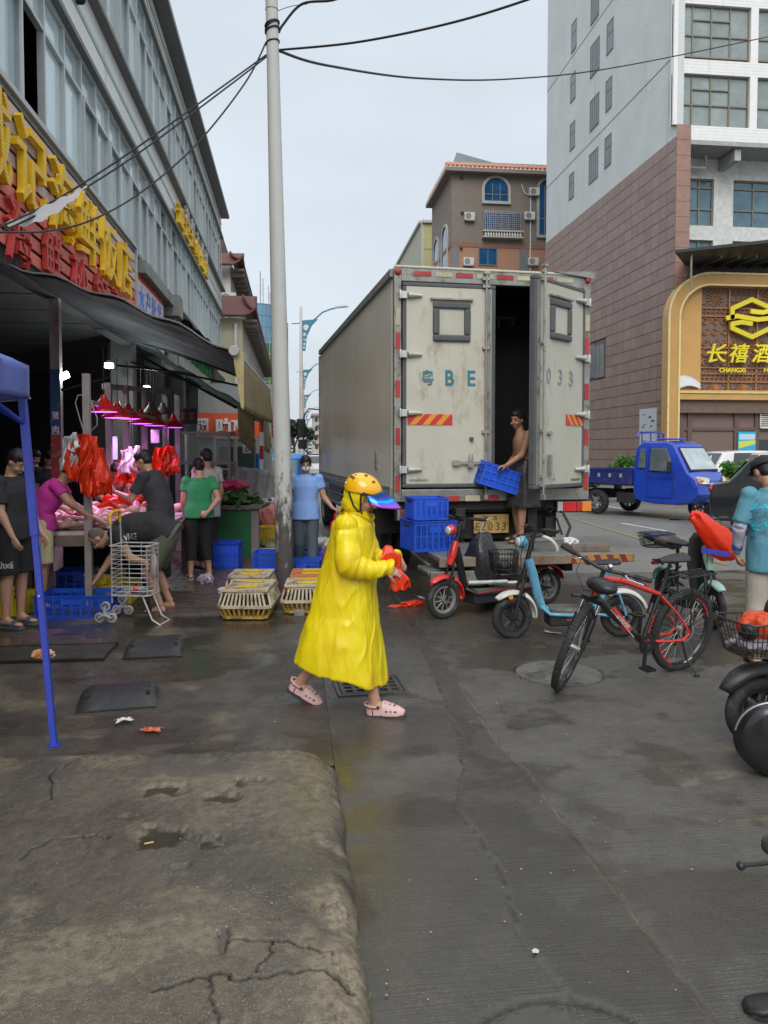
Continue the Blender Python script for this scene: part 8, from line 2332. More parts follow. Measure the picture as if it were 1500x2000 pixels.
def leaves(name,lab,cat,c_,r_,n_,s_,mat,seed):
 rn=random.Random(seed);b=MB()
 for _ in range(n_):
  p_=Vector((rn.gauss(0,.4)*r_[0],rn.gauss(0,.4)*r_[1],abs(rn.gauss(0,.45))*r_[2]))
  u=Vector((rn.gauss(0,1),rn.gauss(0,1),rn.gauss(0,.5))).normalized();v=u.cross(Vector((rn.gauss(0,.5),rn.gauss(0,.5),1))).normalized();w_=u.cross(v)
  s=s_*rn.uniform(.6,1.4)
  b.add([p_-u*s,p_-u*s*.3+v*s*.5+w_*s*.1,p_+u*s*.4+v*s*.4,p_+u*s,p_+u*s*.4-v*s*.4,p_-u*s*.3-v*s*.5+w_*s*.1],[(0,1,2,3,4,5)])
 o=obj(name,b.mesh(name,mat,0),None,c_);o['kind']='stuff';return o
leaves('leafy_greens','','',at_(456,12.7,.88),(.5,.45,.16),500,.07,veg,1)
leaves('cabbage_leaves','','',at_(490,14.,.03),(1.,.8,.1),420,.08,vegp,2)
leaves('cabbage_leaves','','',at_(478,13.3,.25),(.18,.18,.25),130,.08,vegp,3)
bag('plastic_bag','magenta bag lying on the leafy greens','bag',at_(452,13.2,1.15),0,(.28,.2,.12),M('magenta film',(.5,.03,.14),.3,bump=.4,transl=.25),5,.3)
bag('plastic_bag','salmon pink sack behind the yellow crate by the pole','bag',at_(534,14.6,.5),0,(.3,.25,.26),M('salmon net sack',(.55,.2,.16),.6,bump=.5),6,.2)
bag('plastic_bag','shiny red bag on the ground by the woman in blue','bag',at_(618,11.2,.14),.2,(.2,.18,.15),red_bag,7,.35)
bag('plastic_bag','grey clear bag on top of the red bag near the woman in blue','bag',at_(628,11.6,.36),.2,(.14,.12,.09),white_bag,8,.4)
bag('plastic_bag','pinkish clear bag dropped at the feet of the woman in green','bag',at_(400,9.9,.08),.2,(.09,.09,.08),MATS['clear lilac film'],9,.5)
bag('plastic_bag','small white bag scrap beside the near poultry cage','bag',at_(436,9.2,.06),.2,(.07,.06,.05),white_bag,10,.5)
bag('plastic_bag','pale knotted bag on the paving behind the blue crates','bag',at_(580,11.9,.13),.2,(.13,.11,.1),white_bag,11,.4)
hh_=(Matrix.Translation(wb2.location)@rotm(wb2.rotation_euler.z))@jw2['wrL']
bag('plastic_bag','red and white bag carried low by the woman in blue','bag',hh_+Vector((.05,-.02,-.3)),0,(.09,.08,.15),red_bag,13,.35,handles=True)
bu=thing('bucket','orange plastic bucket by the cabbage leaves','bucket',at_(487,14.6,.03));part(bu,'body',MB().lathe([(0,0),(.14,0),(.17,.32),(.185,.33),(.185,.35),(.16,.35),(.135,.02),(0,.02)],24),M('orange bucket plastic',(.62,.15,.04),.4));part(bu,'handle',MB().tube([(-.17,0,.33),(-.15,-.12,.26),(0,-.19,.22),(.15,-.12,.26),(.17,0,.33)],.005,5),steel)
fo=M('white foam',(.62,.63,.62),.8,var=.04,stain=(.5,.48,.45),st_amt=.3)
for k,(px,d,z,s_)in enumerate(((502,15.3,.42,(.7,.5,.3)),(526,14.8,.03,(.5,.4,.7)),(498,15.3,.74,(.85,.55,.06)))):
 solo('foam_box',MB().rbox((0,0,s_[2]/2),s_,.03),fo,['white foam box behind the black crate','tall white foam box left of the concrete pole','flat white foam lid on the vegetable pile'][k],'box',at_(px,d,z),-YAW,bevel=.01)
ych=M('yellow chair plastic',(.68,.4,.01),.4,var=.05)
def chair_():
 t=thing('plastic_chair','yellow plastic armchair in the stack under the orange sign','chair',(0,0,0),0,'yellow chairs in one stack')
 part(t,'seat',MB().grid(lambda u,v:((u-.5)*.44,(v-.5)*.42,.4-.03*math.sin(PI*u)*math.sin(PI*v)),8,8),ych,60)
 part(t,'backrest',MB().grid(lambda u,v:((u-.5)*(.44-.06*v),.21+.09*v-.05*(1-(2*u-1)**2)*-1,.4+.38*v-.04*(2*u-1)**2*v),8,8),ych,60)
 for sx in(-1,1):
  part(t,'armrest',MB().loft([[(sx*.235+a,y,z+b_)for a,b_ in((-.025,0),(.025,0),(.025,.02),(-.025,.02))]for y,z in((-.2,.58),(0,.62),(.2,.64))]),ych)
  for sy in(-1,1):part(t,'leg',MB().loft([[(sx*(.21+.03*q)+a,sy*(.19+.03*q)+b_,z)for a,b_ in((-.02,-.02),(.02,-.02),(.02,.02),(-.02,.02))]for z,q in((.6 if sy<0 else .4,0),(0,1))]),ych)
 for o in t.children:
  if o.name.startswith(('seat','backrest')):s_=o.modifiers.new('t','SOLIDIFY');s_.thickness=.012
 return t
c0=chair_();c0['label']='lowest yellow plastic chair of the stack under the orange sign';p=at_(486,17.2,.03);c0.location=p;c0.rotation_euler=(0,0,R(110))
for k in range(1,7):copy_thing(c0,(p.x+.006*k,p.y,p.z+.075*k),R(110),['second','third','fourth','fifth','sixth','topmost'][k-1]+(' yellow plastic chair from the bottom of the stack' if k<6 else ' yellow plastic chair of the stack'))
wb_=thing('wheelie_bin','dark grey lidded bin behind the yellow chair stack','bin',at_(505,18.2,.03),-YAW)
part(wb_,'body',MB().loft([ering((0,0,z),(1,0,0),(0,1,0),w_,w_,16,6)for z,w_ in((0,.28),(.95,.36))]),M('dark bin plastic',(.04,.042,.045),.5),bevel=.01)
part(wb_,'lid',MB().box((0,0,.99),(.76,.76,.06)),MATS['dark bin plastic'],0,bevel=.015)
for px,d,lab,sh_,H_,hd_ in((456,16.4,'boy in dark top standing by the yellow chairs',blk_t,1.5,(40,25,0)),(446,15.6,'person bent low in grey top behind the magenta bag',cloth('grey top',(.16,.16,.18)),1.3,(0,40,0))):
 p=at_(px,d,.03);dx,dy=wdir(-.6,-1);person((p.x,p.y,.03),facing(dx,dy),lab,None,H=H_,voxel=.014,shirt=sh_,pants=blk_t,pleg=1.8,shoes='slipper',head=hd_,face=False)
bo_=thing('glass_booth','grey framed glass booth with plastic sheeting under the orange sign','booth',at_(405,15.5),-YAW)
fb_=MB()
for x in(-.5,.5):
 for y in(-.3,.3):fb_.box((x,y,1.05),(.05,.05,2.1))
for z in(.9,1.5,2.1):fb_.box((0,-.3,z),(1.,.045,.05)).box((.5,0,z),(.045,.6,.05))
part(bo_,'frame',fb_,M('pinkish grey frame',(.34,.27,.28),.5),0)
part(bo_,'glass',MB().box((0,-.29,1.8),(.95,.01,.55)),M('clear booth glass',(.6,.65,.65),.05,alpha=.25,var=0,bump=0),0)
part(bo_,'red_base',MB().box((0,0,.45),(1.,.58,.9)),M('dull red base',(.28,.05,.04),.6),0)
psh=MB().grid(lambda u,v:(.5+.9*u,-.28+.06*math.sin(u*25+v*4),1.45-v*(1.1-.2*u)-.1*u),24,8)
o=part(bo_,'plastic_sheet',psh,M('wrinkled clear sheet',(.5,.52,.53),.2,bump=.5,bsc=12,dist=.02,transl=.3),60);s_=o.modifiers.new('t','SOLIDIFY');s_.thickness=.002
for k,(px,d,z,c_,lab,cat,r_)in enumerate(((541,15.5,.95,(.6,.45,.42),'pale pink round bundle leaning by the pole','bundle',(.16,.14,.2)),(540,14.8,.78,(.6,.6,.58),'white tub beside the pink bundle','tub',(.17,.16,.07)))):
 solo('bundle' if k==0 else 'tub',MB().ell((0,0,0),r_),M('bundle %d'%k,c_,.6,stain=(.4,.2,.2),st_amt=.4,st_sc=9),lab,cat,at_(px,d,z))
solo('low_table',MB().box((0,0,.66),(1.2,.5,.04)).box((-.5,0,.32),(.05,.4,.64)).box((.5,0,.32),(.05,.4,.64)),wood,'low wooden table carrying boxes left of the pole','table',at_(528,15.2,.03),-YAW,0)
# two wheelers
def wheel2(root,y,r,w_,steer=None,rim_mat=None,spokes=8,spoke_r=.005,hub=.03,knob=False,tyre_mat=None,rim_in=.8,motor=False,tm0=None):
 """wheel with axle along local x at (0, y, r)"""
 tm=(tm0 or Matrix())@T(0,y,r)@Matrix.Rotation(PI/2,4,'Y')
 prof=[(r-w_*.95,-w_*.3)]+[(r-w_/2+w_/2*math.cos(R(a)),w_/2*math.sin(R(a)))for a in range(-100,101,20)]+[(r-w_*.95,w_*.3)]
 o=part(root,'wheel',MB().lathe(prof,44,tm),tyre_mat or rubber,40)
 if knob:
  kb=MB()
  for k in range(64):
   a=2*PI*k/64
   for s in(-1,0,1):
    aa=a+(.045 if s else 0)
    c=Vector(((r-.001-abs(s)*.009)*math.cos(aa),(r-.001-abs(s)*.009)*math.sin(aa),s*w_*.34))
    kb.box((0,0,0),(.01,.014,.013),tm@T(c)@rotm(aa))
  obj('tread_knobs',kb.mesh('tread_knobs',rubber,0),o)
 rm=MB().lathe([(r-w_*.95,-w_*.32),(r-w_*1.25,-w_*.28),(r-w_*1.4,0),(r-w_*1.25,w_*.28),(r-w_*.95,w_*.32),(r-w_*.9,0)],40,tm)
 obj('rim',rm.mesh('rim',rim_mat or blackm,40),o)
 sp=MB();ri=r-w_*1.3
 if spokes<=12:
  for k in range(spokes):
   a=2*PI*k/spokes;d=Vector((math.cos(a),math.sin(a),0));e_=Vector((math.cos(a+.16),math.sin(a+.16),0))
   sp.cyl(tm@(d*hub),tm@(e_*ri),spoke_r*1.6,spoke_r,n=6)
 else:
  for k in range(spokes):
   a=2*PI*k/spokes;s=1 if k%2 else-1;off=.35*(1 if(k//2)%2 else-1)
   sp.cyl(tm@Vector((math.cos(a+off)*hub,math.sin(a+off)*hub,s*.028)),tm@Vector((math.cos(a)*ri,math.sin(a)*ri,0)),spoke_r,n=4)
 sp.cyl(tm@Vector((0,0,-.05)),tm@Vector((0,0,.05)),hub,n=14)
 obj('spokes',sp.mesh('spokes',(rim_mat or blackm)if spokes<=12 else steel),o)
 return o
def saddle(root,c,L_,w_,mat=blackp,name='seat',tilt=0.):
 b=MB();rings=[]
 for t in np.linspace(0,1,12):
  y=(t-.42)*L_;ww=w_*(.16+.84*(1-t)**.8*min(1,.45+t*4))/2+.012;h=.035+.02*(1-t)
  rings.append([(ww*math.cos(2*PI*k/14),y,h*.5*math.sin(2*PI*k/14)+.012*(1-t))for k in range(14)])
 b.loft(rings,T(c)@Matrix.Rotation(tilt,4,'X'))
 return part(root,name,b,mat,60)
def fender(root,y,r,a0,a1,w_,mat,tm0=None,drop=.05,flare=0.):
 tm=tm0 or Matrix();b=MB();nA,nB=20,8
 def fn(u,v):
  a=R(a0+(a1-a0)*u);s=(v-.5)*2
  rr=r+drop*.35-(abs(s)**2.5)*drop*(.7+flare*(abs(2*u-1)**2))
  ww=w_/2*(1-.5*(abs(2*u-1)**4))
  return tuple(tm@Vector((s*ww,y+rr*math.cos(a),r*0+rr*math.sin(a)+fn.z)))
 fn.z=fender.z
 b.grid(fn,nA,nB)
 o=part(root,'fender',b,mat,60);s_=o.modifiers.new('t','SOLIDIFY');s_.thickness=.006
 return o
fender.z=.2
def two_pts(root,rear,front):
 rear,front=Vector(rear),Vector(front);d=front-rear
 root.location=(rear.x,rear.y,0);root.rotation_euler=(0,0,facing(d.x,d.y));return d.length
def wire_basket(root,c,w_,d_,h,mat,taper=.8,n=7,name='wire_basket'):
 b=MB();x,y,z=c
 def rc(q,zz,r=.05):
  W2,D2=w_*q/2,d_*q/2;return[(x+sx*(W2-(r if i else 0)),y+sy*(D2-(0 if i else r)),zz)for sx,sy,i in((1,-1,1),(1,-1,0),(1,1,0),(1,1,1),(-1,1,1),(-1,1,0),(-1,-1,0),(-1,-1,1))]
 b.tube(rc(1,z+h),.007,6,closed=True);b.tube(rc(taper,z),.006,6,closed=True)
 for k in(1,2,3):b.tube(rc(taper+(1-taper)*k/4,z+h*k/4),.0035,5,closed=True)
 for k in range(n+1):
  u=-.42+.84*k/n
  for s in(-1,1):
   b.cyl((x+u*w_*taper,y+s*d_*taper/2,z),(x+u*w_,y+s*d_/2,z+h),.003,n=4)
   b.cyl((x+s*w_*taper/2,y+u*d_*taper,z),(x+s*w_/2,y+u*d_,z+h),.003,n=4)
  b.cyl((x+u*w_*taper,y-d_*taper/2,z),(x+u*w_*taper,y+d_*taper/2,z),.003,n=4)
 return part(root,name,b,mat,40)
def ebike(label,rear,front,body,fend,deck=None,seat_z=.72,basket=None,shroud=None,fork=None,steer=0.,r=.205,hz=.98,wheelrim=None,accent=None,seat_y=.3,style=0):
 t=thing('electric_bike',label,'electric bike',group=None)
 L_=two_pts(t,rear,front)
 rim=wheelrim or blackm
 SM=T(0,L_-.1,.6)@rotm(steer)@T(0,-(L_-.1),-.6)
 wheel2(t,0,r,.065,rim_mat=rim,spokes=10,hub=.055)
 wheel2(t,L_,r,.065,rim_mat=rim,spokes=10,hub=.035,tm0=SM)
 fender.z=r
 fender(t,0,r+.045,55,165,.12,fend)
 fender(t,L_,r+.04,48,108,.12,fend,tm0=SM,drop=.05);fender(t,L_,r+.045,122,186,.11,fend,tm0=SM,drop=.05)
 fr=MB()
 fr.tube([(0,L_-.16,.74),(0,L_-.2,.6),(0,L_-.25,.4),(0,L_-.29,.29),(0,L_-.36,.245),(0,.34,.245),(0,.24,.3),(0,.14,.44)],.034,10,taper=[1.2,1.3,1.2,1.1,1,1,1,.9])
 for s in(-1,1):
  fr.tube([(s*.05,.42,.25),(s*.075,.15,.22),(s*.075,0,r)],.014,6);fr.tube([(s*.05,.25,.5),(s*.08,.05,.42),(s*.075,-.02,r+.02)],.012,6)
  fr.tube([(s*.04,L_-.27,.3),(s*.12,L_-.34,.245),(s*.135,L_/2,.238),(s*.12,.32,.25),(s*.05,.22,.32)],.017,8)
 fr.cyl((0,.26,.3),(0,seat_y-.06,seat_z-.06),.018)
 part(t,'frame',fr,body)
 dk=MB().rbox((0,L_/2-.02,.272),(.25,L_-.66,.045),.05)
 part(t,'foot_deck',dk,M('grey rubber deck mat',(.085,.085,.083),.7,bump=.4,bsc=60,stain=(.2,.19,.17),st_amt=.4),bevel=.012)
 part(t,'battery_box',MB().rbox((0,L_/2-.02,.185),(.225,L_-.62,.11),.03),blackp,bevel=.012)
 if accent:part(t,'side_stripe',MB().box((-.131,L_/2,.255),(.006,L_-.7,.022)).box((.131,L_/2,.255),(.006,L_-.7,.022)),accent,0)
 fk=MB()
 for s in(-1,1):fk.tube([SM@Vector((s*.055,L_+0.,r)),SM@Vector((s*.058,L_-.05,r+.2)),SM@Vector((s*.045,L_-.1,.55))],.015,8)
 fk.cyl(SM@Vector((0,L_-.1,.53)),SM@Vector((0,L_-.22,hz-.02)),.022)
 part(t,'fork',fk,fork or blackm)
 hb_=MB();pts=[(-.3,L_-.3,hz+.02),(-.18,L_-.22,hz+.03),(-.05,L_-.22,hz),(.05,L_-.22,hz),(.18,L_-.22,hz+.03),(.3,L_-.3,hz+.02)]
 hb_.tube([SM@Vector(p)for p in pts],.012,8)
 for s in(-1,1):
  hb_.tube([SM@Vector((s*.14,L_-.17,hz+.03)),SM@Vector((s*.26,L_-.21,hz+.02))],.005,5)
 hb_.box((0,0,0),(.1,.05,.05),SM@T(0,L_-.2,hz+.03))
 part(t,'handlebar',hb_,blackm)
 gr=MB()
 for s in(-1,1):gr.cyl(SM@Vector((s*.19,L_-.23,hz+.028)),SM@Vector((s*.31,L_-.305,hz+.02)),.018)
 part(t,'grip',gr,rubber)
 for s in(-1,1):part(t,'brake_cable',MB().tube([SM@Vector((s*.15,L_-.18,hz+.02)),SM@Vector((s*.12,L_-.06,hz-.06)),SM@Vector((s*.03,L_-.07,hz-.22)),SM@Vector((s*.03,L_-.08,.55))],.004,5),cab)
 hl=MB().ell((0,0,0),(.06,.055,.06),SM@T(0,L_-.1,hz-.1));part(t,'headlight',hl,shroud or fend)
 part(t,'headlight_lens',MB().ell((0,0,0),(.045,.02,.045),SM@T(0,L_-.055,hz-.1)),M('headlight lens',(.5,.5,.52),.1,spec=.9))
 if style==0:part(t,'column_cover',MB().tube([SM@Vector((0,L_-.075,.56)),SM@Vector((0,L_-.12,.68)),SM@Vector((0,L_-.16,.8))],.042,12,taper=[.8,1.1,.8]),shroud or fend)
 saddle(t,(0,seat_y-.02,seat_z),.3,.24)
 part(t,'kickstand',MB().tube([(-.06,.42,.2),(-.16,.36,.015),(-.2,.36,.01)],.011,6),blackm)
 part(t,'tail_light',MB().rbox((0,-.24,.47),(.09,.03,.04),.01),M('tail light lens',(.4,.02,.02),.2),bevel=.004)
 rk=MB().tube([(-.07,.1,.5),(-.07,-.16,.52),(.07,-.16,.52),(.07,.1,.5)],.009,6)
 part(t,'rear_rack',rk,blackm)
 if basket:wire_basket(t,tuple(SM@Vector((0,L_+.09,.62))),.3,.24,.2,blackm)
 return t,L_,SM
pr,pf=P(1068,1180),P(866,1209)
red_f=M('scratched red plastic',(.52,.025,.02),.35,coat=.3,bump=.05,stain=(.25,.05,.04),st_amt=.3,st_sc=9)
eb1,L1,S1=ebike('red and black electric bike with a black bag on its deck beside the tail lift',pr,pf,blackm,red_f,wheelrim=M('grey alloy rim',(.33,.33,.33),.4,metal=.6),accent=red_f,seat_z=.8,hz=1.02,seat_y=.28)
t=fit(text_mb('N',1,.001,.01),.045,.03)
EB=Matrix.Translation(eb1.location)@rotm(eb1.rotation_euler.z)
bg=MB();rb_=[]
for k,(z,w_,d_)in enumerate(((.31,.1,.12),(.45,.16,.17),(.62,.16,.18),(.76,.11,.15),(.83,.06,.1),(.86,.03,.07))):
 rb_.append([(math.cos(a)*w_*(1+.22*math.sin(5*a+k)),L1-.52+math.sin(a)*d_*(1+.18*math.sin(4*a+2*k)),z+.02*math.sin(3*a))for a in[2*PI*q/26 for q in range(26)]])
bg.loft(rb_)
bgm=bg.mesh('holdall',M('shiny black bag film',(.022,.022,.025),.25,bump=.6,bsc=25,dist=.015),60)
o=obj('holdall',bgm,None,eb1.location,eb1.rotation_euler.z);o['label']='shiny black bag standing on the deck of the red electric bike';o['category']='bag'
rg_=MB().lathe([(.17+.02*math.cos(R(a)),.02*math.sin(R(a)))for a in range(0,360,30)]+[(.19,0)],32,T(0,.08,.62)@Matrix.Rotation(R(70),4,'X')@Matrix.Rotation(R(35),4,'Y'))
part(eb1,'rear_grab_ring',rg_,M('white rubber ring',(.5,.5,.48),.5))
pr,pf=P(1213,1244),P(998,1246)
sky_p=M('sky blue frame paint',(.09,.27,.4),.3,coat=.4,bump=.03,stain=(.3,.3,.28),st_amt=.2,st_sc=14)
whf=M('dirty white fender',(.52,.52,.48),.4,stain=(.25,.22,.18),st_amt=.4,st_sc=8)
eb2,L2,S2=ebike('sky blue electric bike with white fenders and front wire basket',pr,pf,sky_p,whf,basket=True,shroud=sky_p,seat_z=.7,hz=1.,steer=R(14),r=.2,style=1,seat_y=.18)
saddle(eb2,(0,.33,.4),.24,.2,name='child_seat')
part(eb2,'child_seat_post',MB().cyl((0,.32,.28),(0,.33,.39),.014),blackm)
part(eb2,'reflector',MB().cyl((-.075,L2+.02,.4),(-.085,L2+.02,.4),.022,n=12),M('amber reflector',(.65,.22,.01),.2))
lgo=MB()
for k in range(3):
 a=R(90+120*k);c_=Vector((-.1135,L2*.5+.055*0,.2))
 lgo.add([(c_.x,c_.y+math.cos(a)*.004,c_.z+math.sin(a)*.004),(c_.x,c_.y+math.cos(a-.5)*.027,c_.z+math.sin(a-.5)*.027),(c_.x,c_.y+math.cos(a+.5)*.027,c_.z+math.sin(a+.5)*.027)],[(0,1,2)])
for sx in(1,):
 part(eb2,'emblem',lgo,M('orange emblem',(.7,.1,.02),.4,var=0,bump=0),0)
 t=fit(text_mb('雅迪',1,.0005,.01),.075,.028);moved(t,face_m((-.1132,L2*.5-.075,.2),(0,-1,0),(0,0,1)));part(eb2,'lettering',t,M('grey lettering',(.3,.3,.3),.5,var=0,bump=0),0)
 t=fit(text_mb('YADEA',1,.0005,.01),.1,.02);moved(t,face_m((-.036,L2-.355,.46),(0,.25,-1),(0,1,.25)));part(eb2,'lettering',t,M('dark lettering',(.02,.05,.08),.5,var=0,bump=0),0)
part(eb2,'basket_bag',MB().ell(tuple(S2@Vector((0,L2+.09,.69))),(.11,.08,.05)),MATS['shiny black bag film'])
pr,pf=P(1290,1200),P(1400,1165)
mint=M('mint green plastic',(.32,.52,.44),.35,coat=.3,stain=(.2,.25,.22),st_amt=.3,st_sc=9)
pa_,pb_=AT(1302,8.5),AT(1398,7.5)
eb3,L3,S3=ebike('mint and black electric scooter behind the mountain bike rear wheel',pa_,pb_,blackm,mint,seat_z=.76,hz=1.04,r=.21,shroud=mint,style=0,seat_y=.34)
part(eb3,'leg_shield',MB().loft([[(x*w_,L3-.3+dy+.03*abs(x),z)for x,dy in((-1,0),(-.5,.05),(.5,.05),(1,0),(.5,.02),(-.5,.02))]for z,w_ in((.35,.1),(.6,.14),(.85,.12),(.92,.07))]),blackp)
part(eb3,'rear_seat',MB().loft([ering((0,y,z),(1,0,0),(0,0,1),w_,h_,16)for y,z,w_,h_ in((-.14,.72,.06,.03),(-.05,.74,.12,.06),(.1,.75,.13,.065),(.22,.73,.09,.05))]),M('brownish black vinyl',(.05,.04,.045),.35))
wire_basket(eb3,(0,-.22,.66),.34,.3,.15,blackm)
M3=Matrix.Translation(eb3.location)@rotm(eb3.rotation_euler.z)
c_=PY(1385,1055,pb_.y+.05)
bgk=MB();rg_b=[]
yb0=pb_.y-.05
for q,(px_,py_,rr_)in enumerate(((1349,1010,.02),(1352,1010,.06),(1362,1018,.1),(1378,1034,.13),(1394,1052,.155),(1412,1062,.155),(1428,1070,.13),(1438,1072,.09),(1442,1074,.03))):
 c_=PY(px_,py_,yb0+.02*math.sin(q*2))
 rg_b.append([(c_.x+.015*tri(3*a+q),c_.y+math.sin(a)*rr_*.75*(1+.1*tri(5*a+q*1.3)),c_.z+math.cos(a)*rr_*(1+.14*tri(4*a+q*.9)+.06*tri(9*a-q)))for a in[2*PI*k_/40 for k_ in range(40)]])
bgk.loft(rg_b)
bk_o=solo('plastic_bag',bgk,red_bag,'large bright red shopping bag slumped over the mint scooter handlebars','bag',smooth=50)
c_=PY(1404,1086,yb0-.16)
part(bk_o,'print_band',MB().grid(lambda u,v:(c_.x+(u-.5)*.3,c_.y+.05*(2*u-1)**2,c_.z+.03-(u-.5)*.05+(v-.5)*.05),10,2),M('violet blue print',(.06,.06,.45),.5,bump=0),0)
c_=PY(1330,1100,pa_.y)
bag('denim_bundle','dark blue cloth bundle in the rear basket of the mint scooter','bundle',M3@Vector((0,-.22,.78)),0,(.14,.12,.06),cloth('navy cloth',(.02,.03,.08)),33,.3)
# mountain bike
pr,pf=P(1322,1309),P(1092,1353)
mb_=thing('mountain_bike','black and red mountain bike on its kickstand with the front wheel turned','bicycle')
L4=two_pts(mb_,pr,pf);r4=.335
L4=min(L4,1.12)
lean=R(8)
mb_.rotation_euler=(0,0,mb_.rotation_euler.z)
LN=Matrix.Rotation(-lean,4,'Y')
axis_b,axis_t=Vector((0,L4-.02,.4)),Vector((0,L4-.22,.92))
ax=(axis_t-axis_b).normalized()
ST=T(axis_b)@Matrix.Rotation(R(34),4,ax)@T(-axis_b)
def mp_(b):return moved(b,LN)
def part4(name,b,mat,**k):return part(mb_,name,mp_(b),mat,**k)
bl4=M('satin black bike paint',(.018,.018,.02),.3,coat=.3,bump=0)
rd4=M('red bike paint',(.55,.02,.015),.28,coat=.5,bump=0)
def wheel4(y,tm0):
 return wheel2(mb_,y,r4,.055,rim_mat=bl4,spokes=28,spoke_r=.0012,hub=.022,knob=True,tm0=LN@(tm0 or Matrix()))
w1=wheel4(0,None);w2_=wheel4(L4,ST)
for tm0,y,w_ in((None,0,w1),(ST,L4,w2_)):
 tmx=LN@(tm0 or Matrix())@T(0,y,r4)@Matrix.Rotation(PI/2,4,'Y')
 for a0,a1 in((200,250),(20,75),(330,350)):
  b=MB()
  for s in(-1,1):b.lathe([(r4-.068,s*.0165),(r4-.056,s*.0185)],14,tmx,0,a0,a1)
  obj('rim_decal',b.mesh('rim_decal',rd4 if a0!=330 else whf,0),w_)
 obj('brake_disc',MB().lathe([(.055,-.045),(.08,-.045),(.08,-.047),(.055,-.047)],24,tmx).mesh('brake_disc',steel),w_)
BBp,HTt,HTb,STt=(0,.43,.295),(0,L4-.185,.835),(0,L4-.145,.71),(0,.27,.76)
part4('down_tube',MB().tube([HTb,(0,L4-.3,.58),BBp],.026,10,taper=[1,1.25,1]),bl4)
part4('top_tube',MB().tube([HTt,(0,L4-.4,.8),(0,.31,.66)],.021,10,taper=[1.2,1.1,.9]),rd4)
part4('seat_tube',MB().tube([BBp,STt],.018,10),bl4)
dcl=MB().tube([(0,L4-.34,.575),(0,L4-.52,.41)],.0335,10);part4('down_tube_decal',dcl,rd4)
part4('seat_tube_decal',MB().tube([(0,.4,.36),(0,.355,.5)],.0195,10),rd4)
ly_=MB().tube([(-.03,L4-.29,.6),(-.03,L4-.56,.355)],.004,5);part4('white_pinstripe',ly_,whf)
ss_=MB()
for s in(-1,1):
 ss_.tube([(0,.31,.66),(s*.05,.16,.52),(s*.068,0,r4+.01)],.009,6)
 ss_.tube([(s*.02,.4,.3),(s*.06,.2,.29),(s*.068,.06,.285),(s*.068,0,r4)],.011,6)
part4('rear_stays',ss_,rd4)
part4('head_tube',MB().cyl(HTb,HTt,.026),rd4)
part4('seat_post',MB().cyl(STt,(0,.235,.9),.0135),bl4)
so=saddle(mb_,(0,.2,.925),.28,.18,M('black padded saddle',(.02,.02,.022),.5));so.data.transform(LN)
fk=MB()
for s in(-1,1):
 fk.tube([ST@Vector((s*.062,L4,r4)),ST@Vector((s*.062,L4-.03,r4+.1)),ST@Vector((s*.06,L4-.085,.56))],.02,10,taper=[.8,1.1,1.1])
fk.tube([ST@Vector((-.06,L4-.03,r4+.02)),ST@Vector((-.06,L4-.09,.6))],.017,8)
fk.tube([ST@Vector((s_,L4-.105+.04*(1-abs(s_)/.06),.565+.085*(1-(s_/.062)**2)))for s_ in np.linspace(-.062,.062,9)],.017,8)
part4('suspension_fork',fk,bl4)
fs=MB()
for s in(-1,1):fs.cyl(ST@Vector((s*.06,L4-.085,.56)),ST@Vector((s*.06,L4-.125,.675)),.0135)
part4('fork_stanchion',fs,chrome)
cr_=MB().box((0,0,0),(.16,.05,.035),ST@T(0,L4-.128,.685)).cyl(ST@Vector((0,L4-.13,.69)),ST@Vector((0,L4-.2,.9)),.016).cyl(ST@Vector((0,L4-.2,.9)),ST@Vector((0,L4-.12,.935)),.019)
part4('stem',cr_,bl4)
hb4=[ST@Vector(p)for p in((-.335,L4-.17,.965),(-.16,L4-.13,.955),(-.04,L4-.12,.935),(.04,L4-.12,.935),(.16,L4-.13,.955),(.335,L4-.17,.965))]
part4('handlebar',MB().tube(hb4,.0135,10),bl4)
g4=MB();
for a,c in((0,1),(5,4)):g4.cyl(hb4[a],hb4[a].lerp(hb4[c],.7),.0185)
part4('grip',g4,rubber)
lv4=MB()
for s,i in((-1,1),(1,4)):
 p=hb4[i];lv4.tube([p,ST@Vector((s*.19,L4-.085,.94)),ST@Vector((s*.3,L4-.11,.935))],.006,6);lv4.box(tuple(p),(.03,.04,.03))
part4('brake_lever',lv4,chrome)
part4('bell',MB().ell(tuple(hb4[2]+Vector((-.02,0.,.035))),(.022,.022,.018)),chrome)
for s in(-1,1):
 part4('brake_cable',MB().tube([hb4[1 if s<0 else 4],ST@Vector((s*.14,L4+.03,.9)),ST@Vector((s*.05,L4+.02,.78)),Vector((s*.02,L4-.2,.74)),Vector((s*.02,L4-.45,.6))],.0028,5),cab)
part4('handlebar_bag',MB().ell(tuple(ST@Vector((-.05,L4-.02,.85))),(.13,.085,.055),None,16,10),M('smooth black bag',(.018,.018,.02),.4))
cs=MB()
tmc=T(BBp)@Matrix.Rotation(PI/2,4,'Y')
cs.lathe([(.075,-.052),(.085,-.054),(.085,-.05),(.04,-.048)],24,tmc).cyl((-.05,BBp[1],BBp[2]),(.05,BBp[1],BBp[2]),.022)
cs.box((-.075,BBp[1]+.035,BBp[2]-.08),(.014,.028,.19),None);cs.box((.075,BBp[1]-.035,BBp[2]+.08),(.014,.028,.19),None)
part4('crankset',cs,bl4)
pd=MB()
for s,y,z in((-1,BBp[1]+.05,BBp[2]-.165),(1,BBp[1]-.05,BBp[2]+.165)):
 for k in(-1,1):pd.box((s*.125,y+k*.038,z),(.085,.016,.016)).box((s*.125+k*.038,y,z),(.012,.065,.014))
 pd.cyl((s*.08,y,z),(s*.16,y,z),.008)
part4('pedal',pd,blackm)
